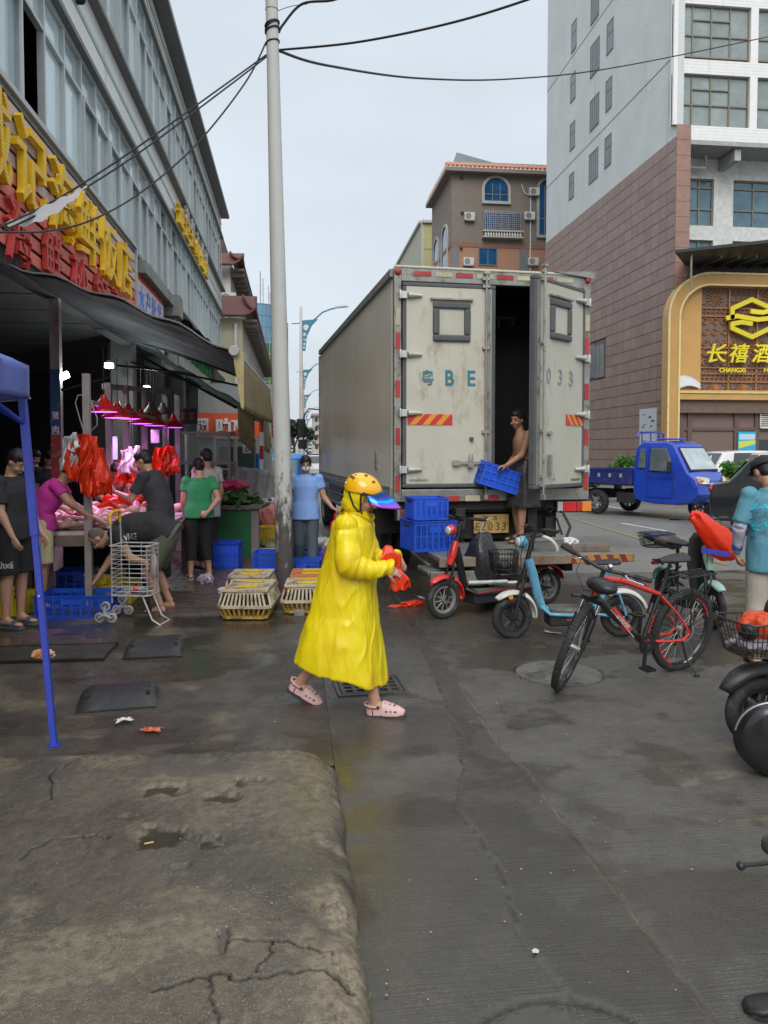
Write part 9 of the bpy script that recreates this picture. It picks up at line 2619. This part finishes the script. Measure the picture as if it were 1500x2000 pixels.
dr4=MB().lathe([(.03,-.04),(.055,-.038),(.055,-.046),(.03,-.05)],18,T(0,0,r4)@Matrix.Rotation(PI/2,4,'Y')).box((.05,0.,r4-.08),(.02,.05,.12)).tube([(.05,.43,.21),(.045,.2,.26),(.045,0.,r4-.05)],.004,5).tube([(.05,.43,.375),(.045,.2,.37),(.045,0.,r4+.05)],.004,5)
part4('drivetrain',dr4,blackm)
rk=MB();z=.8
rk.tube([(-.07,-.22,z),(-.07,.14,z-.01),(.07,.14,z-.01),(.07,-.22,z)],.007,6,closed=True)
for k in(-.035,0,.035):rk.cyl((k,-.21,z),(k,.13,z-.01),.005,n=5)
for k in range(3):rk.cyl((-.07,-.16+k*.1,z),(.07,-.16+k*.1,z),.005,n=5)
for s in(-1,1):
 rk.tube([(s*.07,-.18,z),(s*.072,-.16,z-.1),(s*.07,0,r4+.03)],.006,5);rk.tube([(s*.07,.05,z),(s*.072,.03,z-.1),(s*.07,0,r4+.03)],.006,5)
rk.cyl((0,.13,z-.01),(0,.27,.78),.008)
part4('luggage_rack',rk,blackm)
ks=MB().tube([(-.075,.05,.3),(-.12,.03,.12)],.011,6).cyl((-.12,.03,.12),(-.2,.01,.015+.2*math.sin(lean)*0),.007).ell((-.2,.01,.012),(.02,.03,.008))
ks.v=[(a,b_,c-0.)for a,b_,c in ks.v]
part(mb_,'kickstand',ks,blackm)
part4('lock_holder',MB().tube([(.02,.33,.66),(.05,.32,.58),(.03,.36,.5)],.022,8),blackp)
wrd=fit(text_mb('FOREVER',1,.0008,.01),.17,.026)
dv=(Vector(BBp)-Vector((0,L4-.3,.58))).normalized()
part4('lettering',moved(wrd,face_m((-.0345,L4-.43,.492),dv,Vector((-0,-dv.z,dv.y)))),whf,smooth=0)
# scooter with basket at the right edge
gq=P(1495,1462)
q1=Vector((gq.x-.02,gq.y+.05,0));q2=q1+Vector((wdir(1,.18)[0],wdir(1,.18)[1],0))*1.2
sc4=thing('electric_bike','black electric bike cut by the right edge with wire basket of red and clear bags','electric bike')
Ls=two_pts(sc4,q2,q1)
wheel2(sc4,0,.21,.075,spokes=6,hub=.06,spoke_r=.012);wheel2(sc4,Ls,.21,.075,spokes=6,hub=.06,spoke_r=.012)
fender.z=.21
fender(sc4,Ls,.265,30,150,.15,blackp,drop=.08);fender(sc4,0,.265,20,150,.15,blackp,drop=.08)
part(sc4,'frame',MB().tube([(0,Ls-.2,.75),(0,Ls-.3,.45),(0,Ls-.45,.28),(0,.4,.28),(0,.15,.5)],.035,8).cyl((0,Ls,.21),(0,Ls-.2,.95),.022).cyl((-.07,Ls,.21),(-.06,Ls-.09,.5),.016).cyl((.07,Ls,.21),(.06,Ls-.09,.5),.016),blackm)
part(sc4,'handlebar',MB().tube([(-.3,Ls-.3,1.),(0,Ls-.2,.97),(.3,Ls-.3,1.)],.014,8),blackm)
saddle(sc4,(0,.25,.75),.32,.26)
part(sc4,'foot_deck',MB().rbox((0,.65,.29),(.28,.4,.05),.04),blackp)
part(sc4,'horn_cover',MB().ell((0,Ls-.12,.78),(.09,.07,.12)),blackp)
wire_basket(sc4,(0,Ls+.03,.56),.36,.34,.2,M('brown black wire',(.03,.022,.02),.4),taper=.72,n=8)
SC=Matrix.Translation(sc4.location)@rotm(sc4.rotation_euler.z)
bag('plastic_bag','orange red knotted bag in the wire basket at the right edge','bag',SC@Vector((0.,Ls-.02,.72)),0,(.13,.12,.09),M('orange red film',(.75,.09,.02),.28,bump=.5,bsc=24,dist=.012,transl=.3),41,.25)
bag('plastic_bag','clear bag with plum red fruit under the orange bag in the basket','bag',SC@Vector((0,Ls+.05,.62)),0,(.13,.12,.05),M('clear grey film',(.45,.42,.48),.12,bump=.5,bsc=30,dist=.01,transl=.35),42,.3)
bag('cable_lock','coiled black lock in the far corner of the basket','lock',SC@Vector((-.06,Ls+.11,.7)),0,(.05,.05,.05),blackp,43,.2)
gq=P(1508,1512)
sc5=thing('scooter','black scooter at the right edge whose round front guard covers the wheel behind','scooter',(gq.x,gq.y,0),R(68))
wheel2(sc5,0,.2,.08,spokes=6,hub=.05,spoke_r=.012)
part(sc5,'round_guard',MB().lathe([(0,.05),(.14,.046),(.185,.03),(.2,0.),(.19,-.02)],36,T(-.06,0,.21)@Matrix.Rotation(-PI/2,4,'Y')),M('glossy black guard',(.014,.014,.016),.22,coat=.3),50)
part(sc5,'guard_edge',MB().tube([(-.062-0.,.2*math.cos(a),.21+.2*math.sin(a))for a in[R(10+150*k/16)for k in range(17)]],.006,6),M('dull grey rim strip',(.25,.25,.26),.3,metal=.4))
part(sc5,'body',MB().loft([ering((0,-y,z),(1,0,0),(0,0,1),w_,h_,14)for y,z,w_,h_ in((.25,.32,.1,.08),(.6,.3,.15,.08),(.95,.55,.16,.22),(1.3,.6,.12,.12))]),blackp)
wheel2(sc5,-1.25,.2,.08,spokes=6,hub=.05,spoke_r=.012)
part(sc5,'column',MB().cyl((0,-.02,.3),(0,-.25,.98),.03),blackm)
pq=PY(1447,1691,1.52)
hb5=thing('motorbike','nearest motorbike of which only the lever tip and mirror show at the right edge','motorbike',(pq.x+.42,1.55,0),R(80))
H5=Matrix.Translation(hb5.location)@rotm(hb5.rotation_euler.z);I5=H5.inverted()
lv5=MB().tube([I5@Vector((pq.x,pq.y,pq.z)),I5@Vector((pq.x+.06,pq.y,pq.z+.003)),I5@Vector((pq.x+.25,pq.y,pq.z-.01))],.0048,8,taper=[1.,1.1,1.4]).ell(tuple(I5@pq),(.0095,.0095,.0095))
part(hb5,'brake_lever',lv5,blackm)
p2=PY(1503,1650,1.58)
part(hb5,'grip_end',MB().ell(tuple(I5@p2),(.018,.018,.022)).cyl(I5@p2,I5@(p2+Vector((.22,.05,0))),.016),rubber)
part(hb5,'handlebar',MB().tube([I5@(p2+Vector((.2,.05,0))),I5@(p2+Vector((.35,.1,.03))),I5@(p2+Vector((.75,.1,0)))],.012,8),steel)
cx=pq.x+.62
bodyb=MB().loft([ering(I5@Vector((x,y,z)),(1,0,0),(0,0,1),w_,h_,14)for x,y,z,w_,h_ in((cx,1.7,.55,.05,.05),(cx,1.5,.72,.13,.14),(cx,1.2,.72,.14,.12),(cx,.9,.68,.13,.08),(cx,.5,.7,.08,.05))])
part(hb5,'body',bodyb,blackp)
for yy in(1.95,.65):
 part(hb5,'wheel',MB().lathe(tyre_mb(.28,.1),28,I5@T(cx,yy,.28)@Matrix.Rotation(PI/2,4,'Y')),rubber)
part(hb5,'fork',MB().cyl(I5@Vector((cx,1.95,.28)),I5@Vector((cx,1.65,.95)),.03),steel)
p3=P(1572,1990)
sh5=thing('shoe','black shoe tip in the bottom right corner','shoe',(p3.x+.02,p3.y,0),R(75))
c=MB();foot(c,(0,0,.085),(0,1,0),1.05);part(sh5,'upper',c,blackp,60);part(sh5,'sole',MB().rbox((0,.06,.008),(.09,.26,.02),.035),rubber)
# three wheeled truck, cars
def car_wheel(root,c,r,w_,tm_rot,rim_mat,spokes=5):
 tm=T(c)@tm_rot
 o=part(root,'wheel',MB().lathe(tyre_mb(r,w_),32,tm),rubber,40)
 b=MB().lathe([(r*.62,-w_/2),(r*.6,-w_*.25),(r*.6,w_*.25),(r*.62,w_/2)],28,tm)
 for k in range(spokes):
  for s in(-1,1):
   a=2*PI*k/spokes
   b.box((r*.32,0,s*w_*.42),(r*.58,r*.13,.02),tm@rotm(a))
 for s in(-1,1):b.cyl(tm@Vector((0,0,s*w_*.36)),tm@Vector((0,0,s*w_*.46)),r*.14,n=12)
 obj('rim',b.mesh('rim',rim_mat,30),o)
 return o
tb=M('royal blue truck paint',(.014,.05,.38),.25,coat=.5,var=.08,bump=.02,stain=(.01,.03,.2),st_amt=.2)
tbd=M('dark blue bed paint',(.018,.03,.16),.5,bump=.1,stain=(.06,.055,.06),st_amt=.5,st_sc=5)
fA,rA=AT(1356,19.8),AT(1200,21.8)
tw=thing('three_wheeler_truck','blue three wheeled cargo truck parked in front of the hotel wall','truck',rA,facing(fA.x-rA.x,fA.y-rA.y))
Lw=2.55
tw.scale=(1.1,1.1,1.08)
def tP(name,b,mat,sm=35,bevel=0,**k):return part(tw,name,b,mat,sm,bevel=bevel,**k)
for s in(-1,1):car_wheel(tw,(s*.66,0,.31),.31,.17,rx,rimg,5)
car_wheel(tw,(0,Lw-.15,.27),.27,.13,rx,rimg,5)
bed=MB();bw,b0,b1,bz0,bz1=1.5,-.75,1.,.78,1.16
bed.box((0,(b0+b1)/2,bz0),(bw,b1-b0,.06))
for s in(-1,1):bed.box((s*bw/2,(b0+b1)/2,(bz0+bz1)/2),(.04,b1-b0,bz1-bz0))
bed.box((0,b0,(bz0+bz1)/2),(bw-.05,.04,bz1-bz0)).box((0,b1,(bz0+bz1)/2),(bw-.05,.04,bz1-bz0))
bo=tP('cargo_bed',bed,tbd,0,.008)
rb4=MB()
for k in range(6):
 for s in(-1,1):rb4.box((s*(bw/2+.025),b0+.06+k*(b1-b0-.12)/5,(bz0+bz1)/2),(.02,.05,bz1-bz0))
for s in(-1,1):
 for z in(bz0+.02,bz1-.015):rb4.box((s*(bw/2+.028),(b0+b1)/2,z),(.02,b1-b0,.035))
obj('bed_rib',rb4.mesh('bed_rib',tbd,0),bo)
dl=MB()
for k in range(5):
 for s in(-1,1):dl.box((s*(bw/2+.024),b0+.22+k*(b1-b0-.12)/5,bz0+.22),(.006,.07,.09))
obj('bed_letter',dl.mesh('bed_letter',M('pale stencil',(.3,.33,.4),.6),0),bo)
tP('chassis',MB().box((.3,.7,.55),(.1,3.2,.12)).box((-.3,.7,.55),(.1,3.2,.12)).box((0,0,.45),(1.2,.12,.12)).box((-.55,.85,.45),(.35,.6,.28)).box((.55,.85,.45),(.3,.5,.25)).box((-.62,-.35,.6),(.3,.04,.3)),tkd,0,.01)
prof=[(1.05,.42),(1.05,1.25),(1.1,1.7),(1.25,1.83),(1.9,1.83),(2.08,1.76),(2.5,1.1),(2.72,.92),(2.76,.6),(2.6,.4),(2.2,.34),(1.6,.34)]
cbm=MB();rings=[]
for x,k in((-.66,.93),(-.64,.99),(-.56,1.02),(-.3,1.04),(0,1.05),(.3,1.04),(.56,1.02),(.64,.99),(.66,.93)):
 rings.append([(x*(1-.1*max(0,z-1.1)/.7),1.9+(y-1.9)*(k if y>1.9 else 1),(z-.9)*(1+(k-1)*.6)+.9)for y,z in prof])
cbm.loft(rings)
cab_o=tP('cab',cbm,tb,30,.02)
cgl=M('pale reflective windscreen',(.33,.38,.4),.08,spec=.9,var=.2,sc=3,bump=0)
def cquad(pts,th,mat,name,root=cab_o,smooth=0):
 b=MB();n_=(Vector(pts[1])-Vector(pts[0])).cross(Vector(pts[2])-Vector(pts[0])).normalized()*th
 k=len(pts);b.add([tuple(Vector(p)-n_)for p in pts]+[tuple(Vector(p)+n_)for p in pts],[tuple(range(k-1,-1,-1)),tuple(range(k,2*k))]+[(i,(i+1)%k,(i+1)%k+k,i+k)for i in range(k)])
 return obj(name,b.mesh(name,mat,smooth),root,bevel=.012)
yy=lambda z:1.9+(2.08-1.9+(1.76-z)*.636)*1.045
cquad([(-.57,yy(1.14)+.01,1.14),(.57,yy(1.14)+.01,1.14),(.5,yy(1.7)+.01,1.7),(-.5,yy(1.7)+.01,1.7)],.022,blackp,'windscreen_seal')
cquad([(-.54,yy(1.17)+.02,1.17),(.54,yy(1.17)+.02,1.17),(.475,yy(1.67)+.02,1.67),(-.475,yy(1.67)+.02,1.67)],.022,cgl,'windscreen')
cquad([(-.5,yy(1.2)+.045,1.19),(-.2,yy(1.2)+.045,1.19),(-.21,yy(1.36)+.045,1.36),(-.49,yy(1.36)+.045,1.36)],.004,M('white paper notice',(.55,.56,.54),.7),'notice')
for s in(-1,1):
 xx=lambda z:s*(.662*(1-.1*max(0,z-1.1)/.7)+.008)
 cquad([(xx(1.14),1.5,1.14),(xx(1.14),2.06,1.12),(xx(1.4),2.06,1.38),(xx(1.68),1.92,1.68),(xx(1.68),1.52,1.68)],.01,M('grey cab glass',(.1,.12,.13),.08,spec=.9,var=.3,sc=4,bump=0),'door_window')
 cquad([(xx(1.2),1.18,1.2),(xx(1.2),1.38,1.2),(xx(1.66),1.36,1.66),(xx(1.66),1.22,1.66)],.01,MATS['grey cab glass'],'quarter_window')
 dd=MB()
 for p,q in(((1.45,.5),(1.45,1.72)),((2.12,.5),(2.12,1.12)),((1.45,.98),(2.12,.98)),((1.45,.5),(2.12,.5))):dd.cyl((xx(p[1]),p[0],p[1]),(xx(q[1]),q[0],q[1]),.006,n=5)
 obj('door_seam',dd.mesh('door_seam',M('dark seam',(.01,.015,.08),.6)),cab_o)
 obj('mirror',MB().rbox((s*.86,2.16,1.25),(.13,.05,.22),.02).tube([(s*.66,2.1,1.15),(s*.86,2.16,1.18)],.012,6).mesh('mirror',blackp),cab_o)
 cquad([(s*.58,2.76,.86),(s*.28,2.8,.84),(s*.28,2.8,.98),(s*.5,2.68,1.02),(s*.62,2.6,.98)],.012,M('cloudy headlamp',(.6,.56,.42),.15,spec=.8),'headlight')
 cquad([(s*.6,2.72,.88),(s*.52,2.78,.86),(s*.53,2.75,.97),(s*.6,2.68,.98)],.016,M('amber turn lamp',(.55,.18,.03),.2),'turn_signal')
cquad([(-.26,2.83,.8),(.26,2.83,.8),(.24,2.81,.87),(-.24,2.81,.87)],.012,M('white grille strip',(.6,.6,.6),.4),'grille_strip')
cquad([(-.05,2.85,.76),(.12,2.85,.76),(.12,2.85,.84),(-.05,2.85,.84)],.008,blackp,'badge')
obj('front_mudguard',MB().lathe([(.34,-.12),(.36,-.1),(.37,0),(.36,.1),(.34,.12)],18,T(0,Lw-.15,.27)@rx,0,20,160).mesh('front_mudguard',tb,50),cab_o)
sp1_=M('light blue repaint patch',(.04,.28,.6),.4)
for(y,z,ry_,rz__)in((1.16,.72,.05,.09),(2.22,.62,.05,.16),(2.35,.5,.1,.09),(1.14,1.15,.03,.16)):
 obj('paint_patch',MB().ell((-.668*(1-.1*max(0,z-1.1)),y,z),(.008,ry_,rz__)).mesh('paint_patch',sp1_,50),cab_o)
tP('roof_hatch',MB().rbox((0,1.65,1.9),(.55,.45,.04),.08),tb,35,.015)
tP('roof_rack',MB().tube([(-.62,.95,.9),(-.62,.98,1.75),(-.55,1.05,2.05),(-.3,1.1,2.08),(.5,1.1,2.08),(.6,1.1,1.95)],.022,8).tube([(-.62,.98,1.75),(-.6,.4,1.2)],.02,6).cyl((-.3,1.1,2.08),(-.3,1.1,1.8),.016).cyl((.05,1.1,2.08),(.05,1.1,1.8),.016).cyl((.4,1.1,2.08),(.4,1.1,1.8),.016),tb)
TWm=Matrix.Translation(tw.location)@rotm(tw.rotation_euler.z)
sv=thing('shrub','bright green shrub rising behind the bed of the blue three wheeler','plant',AT(1246,26.5))
crown(sv,(0,0,1.15),(1.,.5,.55),1300,.08,8,M('fresh green leaves',(.08,.22,.03),.6,var=.35,sc=4,bump=0,transl=.3),'foliage');part(sv,'stem',MB().cyl((0,0,0),(0,0,1.2),.03),wood)
p=AT(1160,27)
sv=thing('shrub','green shrub beside the truck door edge at the left end of the three wheeler','plant',p)
crown(sv,(0,0,.75),(.5,.5,.45),500,.09,9,MATS['fresh green leaves'],'foliage');part(sv,'stem',MB().cyl((0,0,0),(0,0,.7),.03),wood)
p=AT(1427,24)
sv=thing('shrub','green shrub between the three wheeler mirror and the parked cars','plant',p)
crown(sv,(0,0,1.),(.45,.45,.6),600,.09,10,MATS['fresh green leaves'],'foliage');part(sv,'stem',MB().cyl((0,0,0),(0,0,.9),.03),wood)
def car(label,loc,rz,paint,L_=4.5,Wd=1.8,H_=1.55,suv=False,rimm=None,group=None):
 t=thing('parked_car',label,'car',loc,rz,group)
 zb=.3;hood=.92 if not suv else 1.05
 pr_=[(-L_/2,.42),(-L_/2-.02,.75),(-L_/2+.06,hood),(-L_/2+(.35 if suv else .75),hood+.06),(-L_/2+(.75 if suv else 1.25),H_-.05),(-L_/2+1.5,H_),(.25,H_),(.65,H_-.07),(1.25,hood+.02),(L_/2-.25,hood-.12),(L_/2,.68),(L_/2,.4),(L_/2-.2,zb-.05),(-L_/2+.2,zb-.05)]
 rings=[]
 for x,sy_,sz_ in((-1,.94,.9),(-.97,.98,.97),(-.8,1,1),(0,1.01,1.012),(.8,1,1),(.97,.98,.97),(1,.94,.9)):
  rings.append([(x*Wd/2*(1-.2*max(0,z-hood)/(H_-hood)),y*sy_,.6+(z-.6)*sz_)for y,z in pr_])
 body=part(t,'body',MB().loft(rings),paint,30,bevel=.02)
 ar=MB()
 for y in(-L_/2+.85,L_/2-.85):
  for s in(-1,1):
   car_wheel(t,(s*(Wd/2-.12),y,.34),.34,.22,rx,rimm or chrome,5)
   ar.lathe([(.385,-.02),(.44,-.02),(.44,.02),(.385,.02)],20,T(s*(Wd/2-.005),y,.34)@rx,0,90-100+90,90+100+90)if False else ar.cyl((s*(Wd/2-.1),y,.36),(s*(Wd/2+.004),y,.36),.41,n=28)
 part(t,'wheel_arch',ar,blackp)
 gw=M('tinted car glass',(.035,.045,.05),.06,spec=.95,var=.1,bump=0)
 for s in(-1,1):
  def xs_(z):return s*(Wd/2*(1-.2*max(0,z-hood)/(H_-hood))*.985+.006)
  z0,z1=hood+.03,H_-.09
  a=-L_/2+(1. if suv else 1.45)
  obj('side_glass',MB().add([(xs_(z0)-s*0.,a,z0),(xs_(z0),1.02,z0),(xs_(z1)-s*.02,.5,z1),(xs_(z1)-s*.02,a+.15,z1)],[(0,1,2,3)]).mesh('side_glass',gw,0),body)
  obj('mirror',MB().rbox((s*(Wd/2+.08),.95,hood+.1),(.16,.1,.13),.03).mesh('mirror',paint),body)
  obj('tail_light',MB().ell((s*(Wd/2-.16),-L_/2+.05,hood-.12),(.15,.07,.1)).mesh('tail_light',M('car tail lens',(.35,.02,.02),.15)),body)
  obj('headlight',MB().ell((s*(Wd/2-.25),L_/2-.14,.72),(.2,.1,.08)).mesh('headlight',M('car headlamp',(.5,.52,.55),.1,spec=.9)),body)
 yf=lambda z:.65+(H_-.07-z)/(H_-.07-hood-.02)*.6
 obj('windscreen',MB().add([(-Wd*.42,yf(hood+.06)+.03,hood+.08),(Wd*.42,yf(hood+.06)+.03,hood+.08),(Wd*.36,yf(H_-.12)+.03,H_-.1),(-Wd*.36,yf(H_-.12)+.03,H_-.1)],[(0,1,2,3)]).mesh('windscreen',gw,0),body)
 y0_,y1_=-L_/2+(.35 if suv else .75),-L_/2+(.75 if suv else 1.25)
 obj('rear_window',MB().add([(-Wd*.4,y0_+.02,hood+.1),(Wd*.4,y0_+.02,hood+.1),(Wd*.35,y1_-.06,H_-.1),(-Wd*.35,y1_-.06,H_-.1)],[(3,2,1,0)]).mesh('rear_window',gw,0),body)
 return t
cpb=M('black car paint',(.018,.02,.023),.18,coat=.8,bump=0,var=.05)
p=AT(1480,15.6)
dx,dy=wdir(.86,-.5)
pc=Vector((p.x,p.y,0))+Vector((*wdir(.9,.1),0))*1.8
car('black suv at the right edge behind the man in teal',pc,facing(*wdir(.8,-.6)),cpb,L_=4.4,H_=1.62,suv=True)
wcp=M('white car paint',(.62,.62,.62),.2,coat=.7,bump=0,var=.03);gcp=M('beige grey car paint',(.4,.4,.36),.25,coat=.6,bump=0,var=.03)
p=AT(1452,30);car('white van roof behind the black suv, under the blue poster',(p.x+.3,p.y,0),facing(*wdir(1,.1)),wcp,H_=1.75,suv=True)
p=AT(1440,25.2);car('beige grey car between the three wheeler and the black suv',(p.x+1.1,p.y,0),facing(*wdir(-1,.25)),gcp,H_=1.5)
p=AT(1520,27);car('white car at the right edge behind the black cap',(p.x+1.2,p.y+.5,0),facing(*wdir(1,.1)),wcp,H_=1.7,suv=True)
for k,(px,d,m_)in enumerate(((607,48,wcp),(610,62,M('silver car paint',(.4,.4,.42),.25,metal=.3,coat=.5,bump=0)),(612,80,wcp))):
 p=AT(px,d);car(['white car far down the street left of the truck','silver car farther down the street','tiny white car at the end of the street'][k],(p.x+.6,p.y,0),R(180),m_,H_=1.5)
p=AT(577,19)
bcb=thing('blue_minitruck','bright blue mini truck cab half hidden behind the concrete pole','truck',(p.x-.35,p.y,0),R(4))
cyn=M('bright azure paint',(.02,.24,.7),.25,coat=.5,bump=0)
b=MB();rings=[]
for x,k in((-.6,.94),(-.55,1),(.55,1),(.6,.94)):rings.append([(x,1.+(y-1.)*k,.5+(z-.5)*(.97+.03*k))for y,z in((0,.4),(0,1.55),(.12,1.68),(1.2,1.68),(1.7,1.1),(1.75,.4))])
b.loft(rings);cb5=part(bcb,'cab',b,cyn,30,bevel=.03)
obj('rear_window',MB().box((0,-.012,1.3),(.8,.03,.42)).mesh('rear_window',M('pale cab window',(.35,.42,.45),.1,spec=.8),0),cb5,bevel=.01)
part(bcb,'cargo_bed',MB().box((0,-.9,.75),(1.2,1.6,.3)),cyn,0,bevel=.01)
for s in(-1,1):
 for y in(-.9,1.3):car_wheel(bcb,(s*.52,y,.28),.28,.14,rx,rimg,5)
# blue tent
t0,t1=P(106,1457,.115),PY(43,772,P(106,1457,.115).y+.25)
tn=thing('blue_tent','blue market tent whose leaning square leg and canopy corner stand at the left edge','tent',(t0.x,t0.y,.115))
tblue=M('blue painted tent leg',(.02,.045,.38),.35,coat=.2,bump=.03,stain=(.1,.12,.25),st_amt=.25,st_sc=9)
tcl=M('faded blue tent cloth',(.13,.17,.48),.6,bump=.3,bsc=14,dist=.01,transl=.2,stain=(.35,.37,.5),st_amt=.35,st_sc=3)
fm=frame_to(t0,t1)
Lg=(t1-t0).length
part(tn,'leg',MB().box((0,0,Lg/2),(.034,.034,Lg),fm),tblue,0,world=True,bevel=.003)
part(tn,'inner_leg',MB().box((0,0,Lg*.8),(.042,.042,Lg*.42),fm),tblue,0,world=True,bevel=.003)
part(tn,'foot_plate',MB().box((t0.x,t0.y,.12),(.06,.06,.008)),tblue,0,world=True)
part(tn,'bolt',MB().cyl(fm@Vector((0.,-.02,Lg*.42)),fm@Vector((0,-.026,Lg*.42)),.007),steel,world=True)
part(tn,'brace',MB().tube([fm@Vector((-0.,0,Lg-.17)),t1+Vector((-.42,.05,.1))],.014,6),tblue,world=True)
part(tn,'brace',MB().tube([fm@Vector((0,0,Lg-.17)),t1+Vector((-.1,-.5,.05))],.012,6),tblue,world=True)
b=MB()
def tf(u,v):
 x=t1.x+.03-2.2*u;
 if v<.45:
  q=v/.45;return(x,t1.y+.03-.015*math.sin(u*40)*(1-q),t1.z-.015+.19*q+.01*math.sin(u*25)*(1-q)-.03*math.sin(min(1,u*6)*PI)*(1-q))
 q=(v-.45)/.55
 return(x-.5*q*(1-u),t1.y+.03-1.1*q,t1.z+.175+.22*q*(1-.2*u)-.03*math.sin(u*9)*q)
b.grid(tf,40,20)
b.grid(lambda u,v:(t1.x+.03+.012*math.sin(u*30)-(0 if v<.45 else .5*(v-.45)/.55),t1.y+.03-2.2*u-(0 if v<.45 else(v-.45)/.55*1.1*(1-u)),t1.z-.015+(.19*v/.45 if v<.45 else .19+.22*(v-.45)/.55)),30,14)
o=part(tn,'canopy',b,tcl,60,world=True);s_=o.modifiers.new('t','SOLIDIFY');s_.thickness=.002
part(tn,'canopy_hem',MB().tube([(t1.x+.035-.1*k,t1.y+.036,t1.z-.013+.01*math.sin(k*.1/2.2*25)-.03*math.sin(min(1,k*.1/2.2*6)*PI))for k in range(22)],.006,5),M('white piping',(.45,.47,.5),.7),world=True)
part(tn,'top_rail',MB().cyl(t1+Vector((0,0,.1)),t1+Vector((-2.1,0,.1)),.016).cyl(t1+Vector((0,0,.1)),t1+Vector((0,-2.1,.1)),.016),tblue,world=True)
for(dx,dy)in((-2.15,0),(-.1,-2.15),(-2.15,-2.15)):
 part(tn,'leg',MB().box((t1.x+dx,t1.y+dy,t1.z/2+.08),(.034,.034,t1.z-.1)),tblue,0,world=True)
# litter
lt=random.Random(99)
def scrap(label,p,s,mat,cat='litter',seed=0):
 rn=random.Random(seed);b=MB()
 b.grid(lambda u,v:((u-.5)*s[0]*(1+.2*math.sin(v*7+seed)),(v-.5)*s[1]*(1+.2*math.sin(u*9+seed)),s[2]*(.5+.5*math.sin(u*8+seed)*math.cos(v*7+seed*2))),10,8)
 o=solo('litter',b,mat,label,cat,p,rn.uniform(0,3),50);m_=o.modifiers.new('t','SOLIDIFY');m_.thickness=.002;return o
wp_=M('white paper scrap',(.6,.6,.57),.7,stain=(.35,.33,.3),st_amt=.4,st_sc=30)
scrap('crumpled white tissue beside the nearer rubber ramp',P(242,1408,.02),(.1,.05,.02),wp_,seed=1)
rp_=scrap('flattened red and yellow packet on the wet concrete before the slab',P(297,1425,.02),(.12,.07,.01),M('red yellow packet',(.45,.05,.03),.4,stain=(.6,.5,.2),st_amt=.6,st_sc=30),seed=2)
scrap('small white scrap behind the black wheel guard at the right',P(1445,1335,.01),(.07,.05,.03),wp_,seed=3)
scrap('square white tag on the road near the bottom',P(1046,1857,.012),(.022,.022,.002),wp_,seed=4)
scrap('white scrap of foam under the red electric bike',P(822,1168,.012),(.14,.04,.02),wp_,seed=5)
scrap('white paint smear scrap between the two electric bikes',P(1080,1236,.012),(.16,.04,.01),wp_,seed=6)
bag('plastic_bag','flattened red bag lying on the ground left of the red electric bike','bag',P(808,1178,.035),.2,(.12,.06,.035),red_bag,51,.5)
bag('plastic_bag','thin twisted red bag end trailing from the flattened one','bag',P(777,1184,.02),.1,(.1,.03,.02),red_bag,52,.5)
bag('plastic_bag','orange and pale bag dropped on the drain grating by the tent leg','bag',P(85,1278,.05),.1,(.09,.06,.05),M('orange pale film',(.75,.28,.06),.3,bump=.5,bsc=20,dist=.01,stain=(.6,.5,.45),st_amt=.7,st_sc=9),53,.4)
bag('plastic_bag','white crumpled bag on the tail lift deck','bag',tkp(2.05,-.55,.67),.1,(.09,.07,.05),white_bag,54,.4)
cg_=M('cigarette butt paper',(.55,.35,.15),.7)
solo('cigarette_butt',MB().cyl((0,0,0),(.035,.01,0),.0035),cg_,'cigarette butt in the small puddle on the slab','litter',P(282,1648,.125))
solo('wooden_stick',MB().cyl((0,0,0),(.04,.004,0),.0016),M('straw stick',(.5,.33,.12),.7),'thin straw coloured stick near the bottom cracks','litter',P(380,1968,.125))
sp_=M('tiny pale chips',(.24,.22,.19),.8,var=.5)
cb2=MB()
for k in range(150):
 px,py=lt.uniform(0,1500),1250+740*lt.random()
 q=P(px,py,0);z=.125 if(q.x<.15 and q.y<4.15)else .01
 q=P(px,py,z);s=lt.uniform(.0015,.0055)*(1 if z<.1 else .8)
 cb2.add([(q.x-s,q.y,z),(q.x,q.y-s,z),(q.x+s*1.3,q.y,z),(q.x,q.y+s*.8,z),(q.x,q.y,z+s*.9)],[(0,1,4),(1,2,4),(2,3,4),(3,0,4)])
o=obj('gravel_chips',cb2.mesh('gravel_chips',sp_,0));o['kind']='stuff'
q=P(718,1958,.02)
sp5=thing('weed','tiny green weed sprouting in the gutter joint at the slab edge','plant',q)
b=MB()
for k in range(8):
 a=k*.8;b.add([(0,0,0),(math.cos(a)*.012+.003,math.sin(a)*.012,.018),(math.cos(a)*.024,math.sin(a)*.024,.026),(math.cos(a+.3)*.012,math.sin(a+.3)*.012,.016)],[(0,1,2,3)])
part(sp5,'leaves',b,MATS['fresh green leaves'],0)
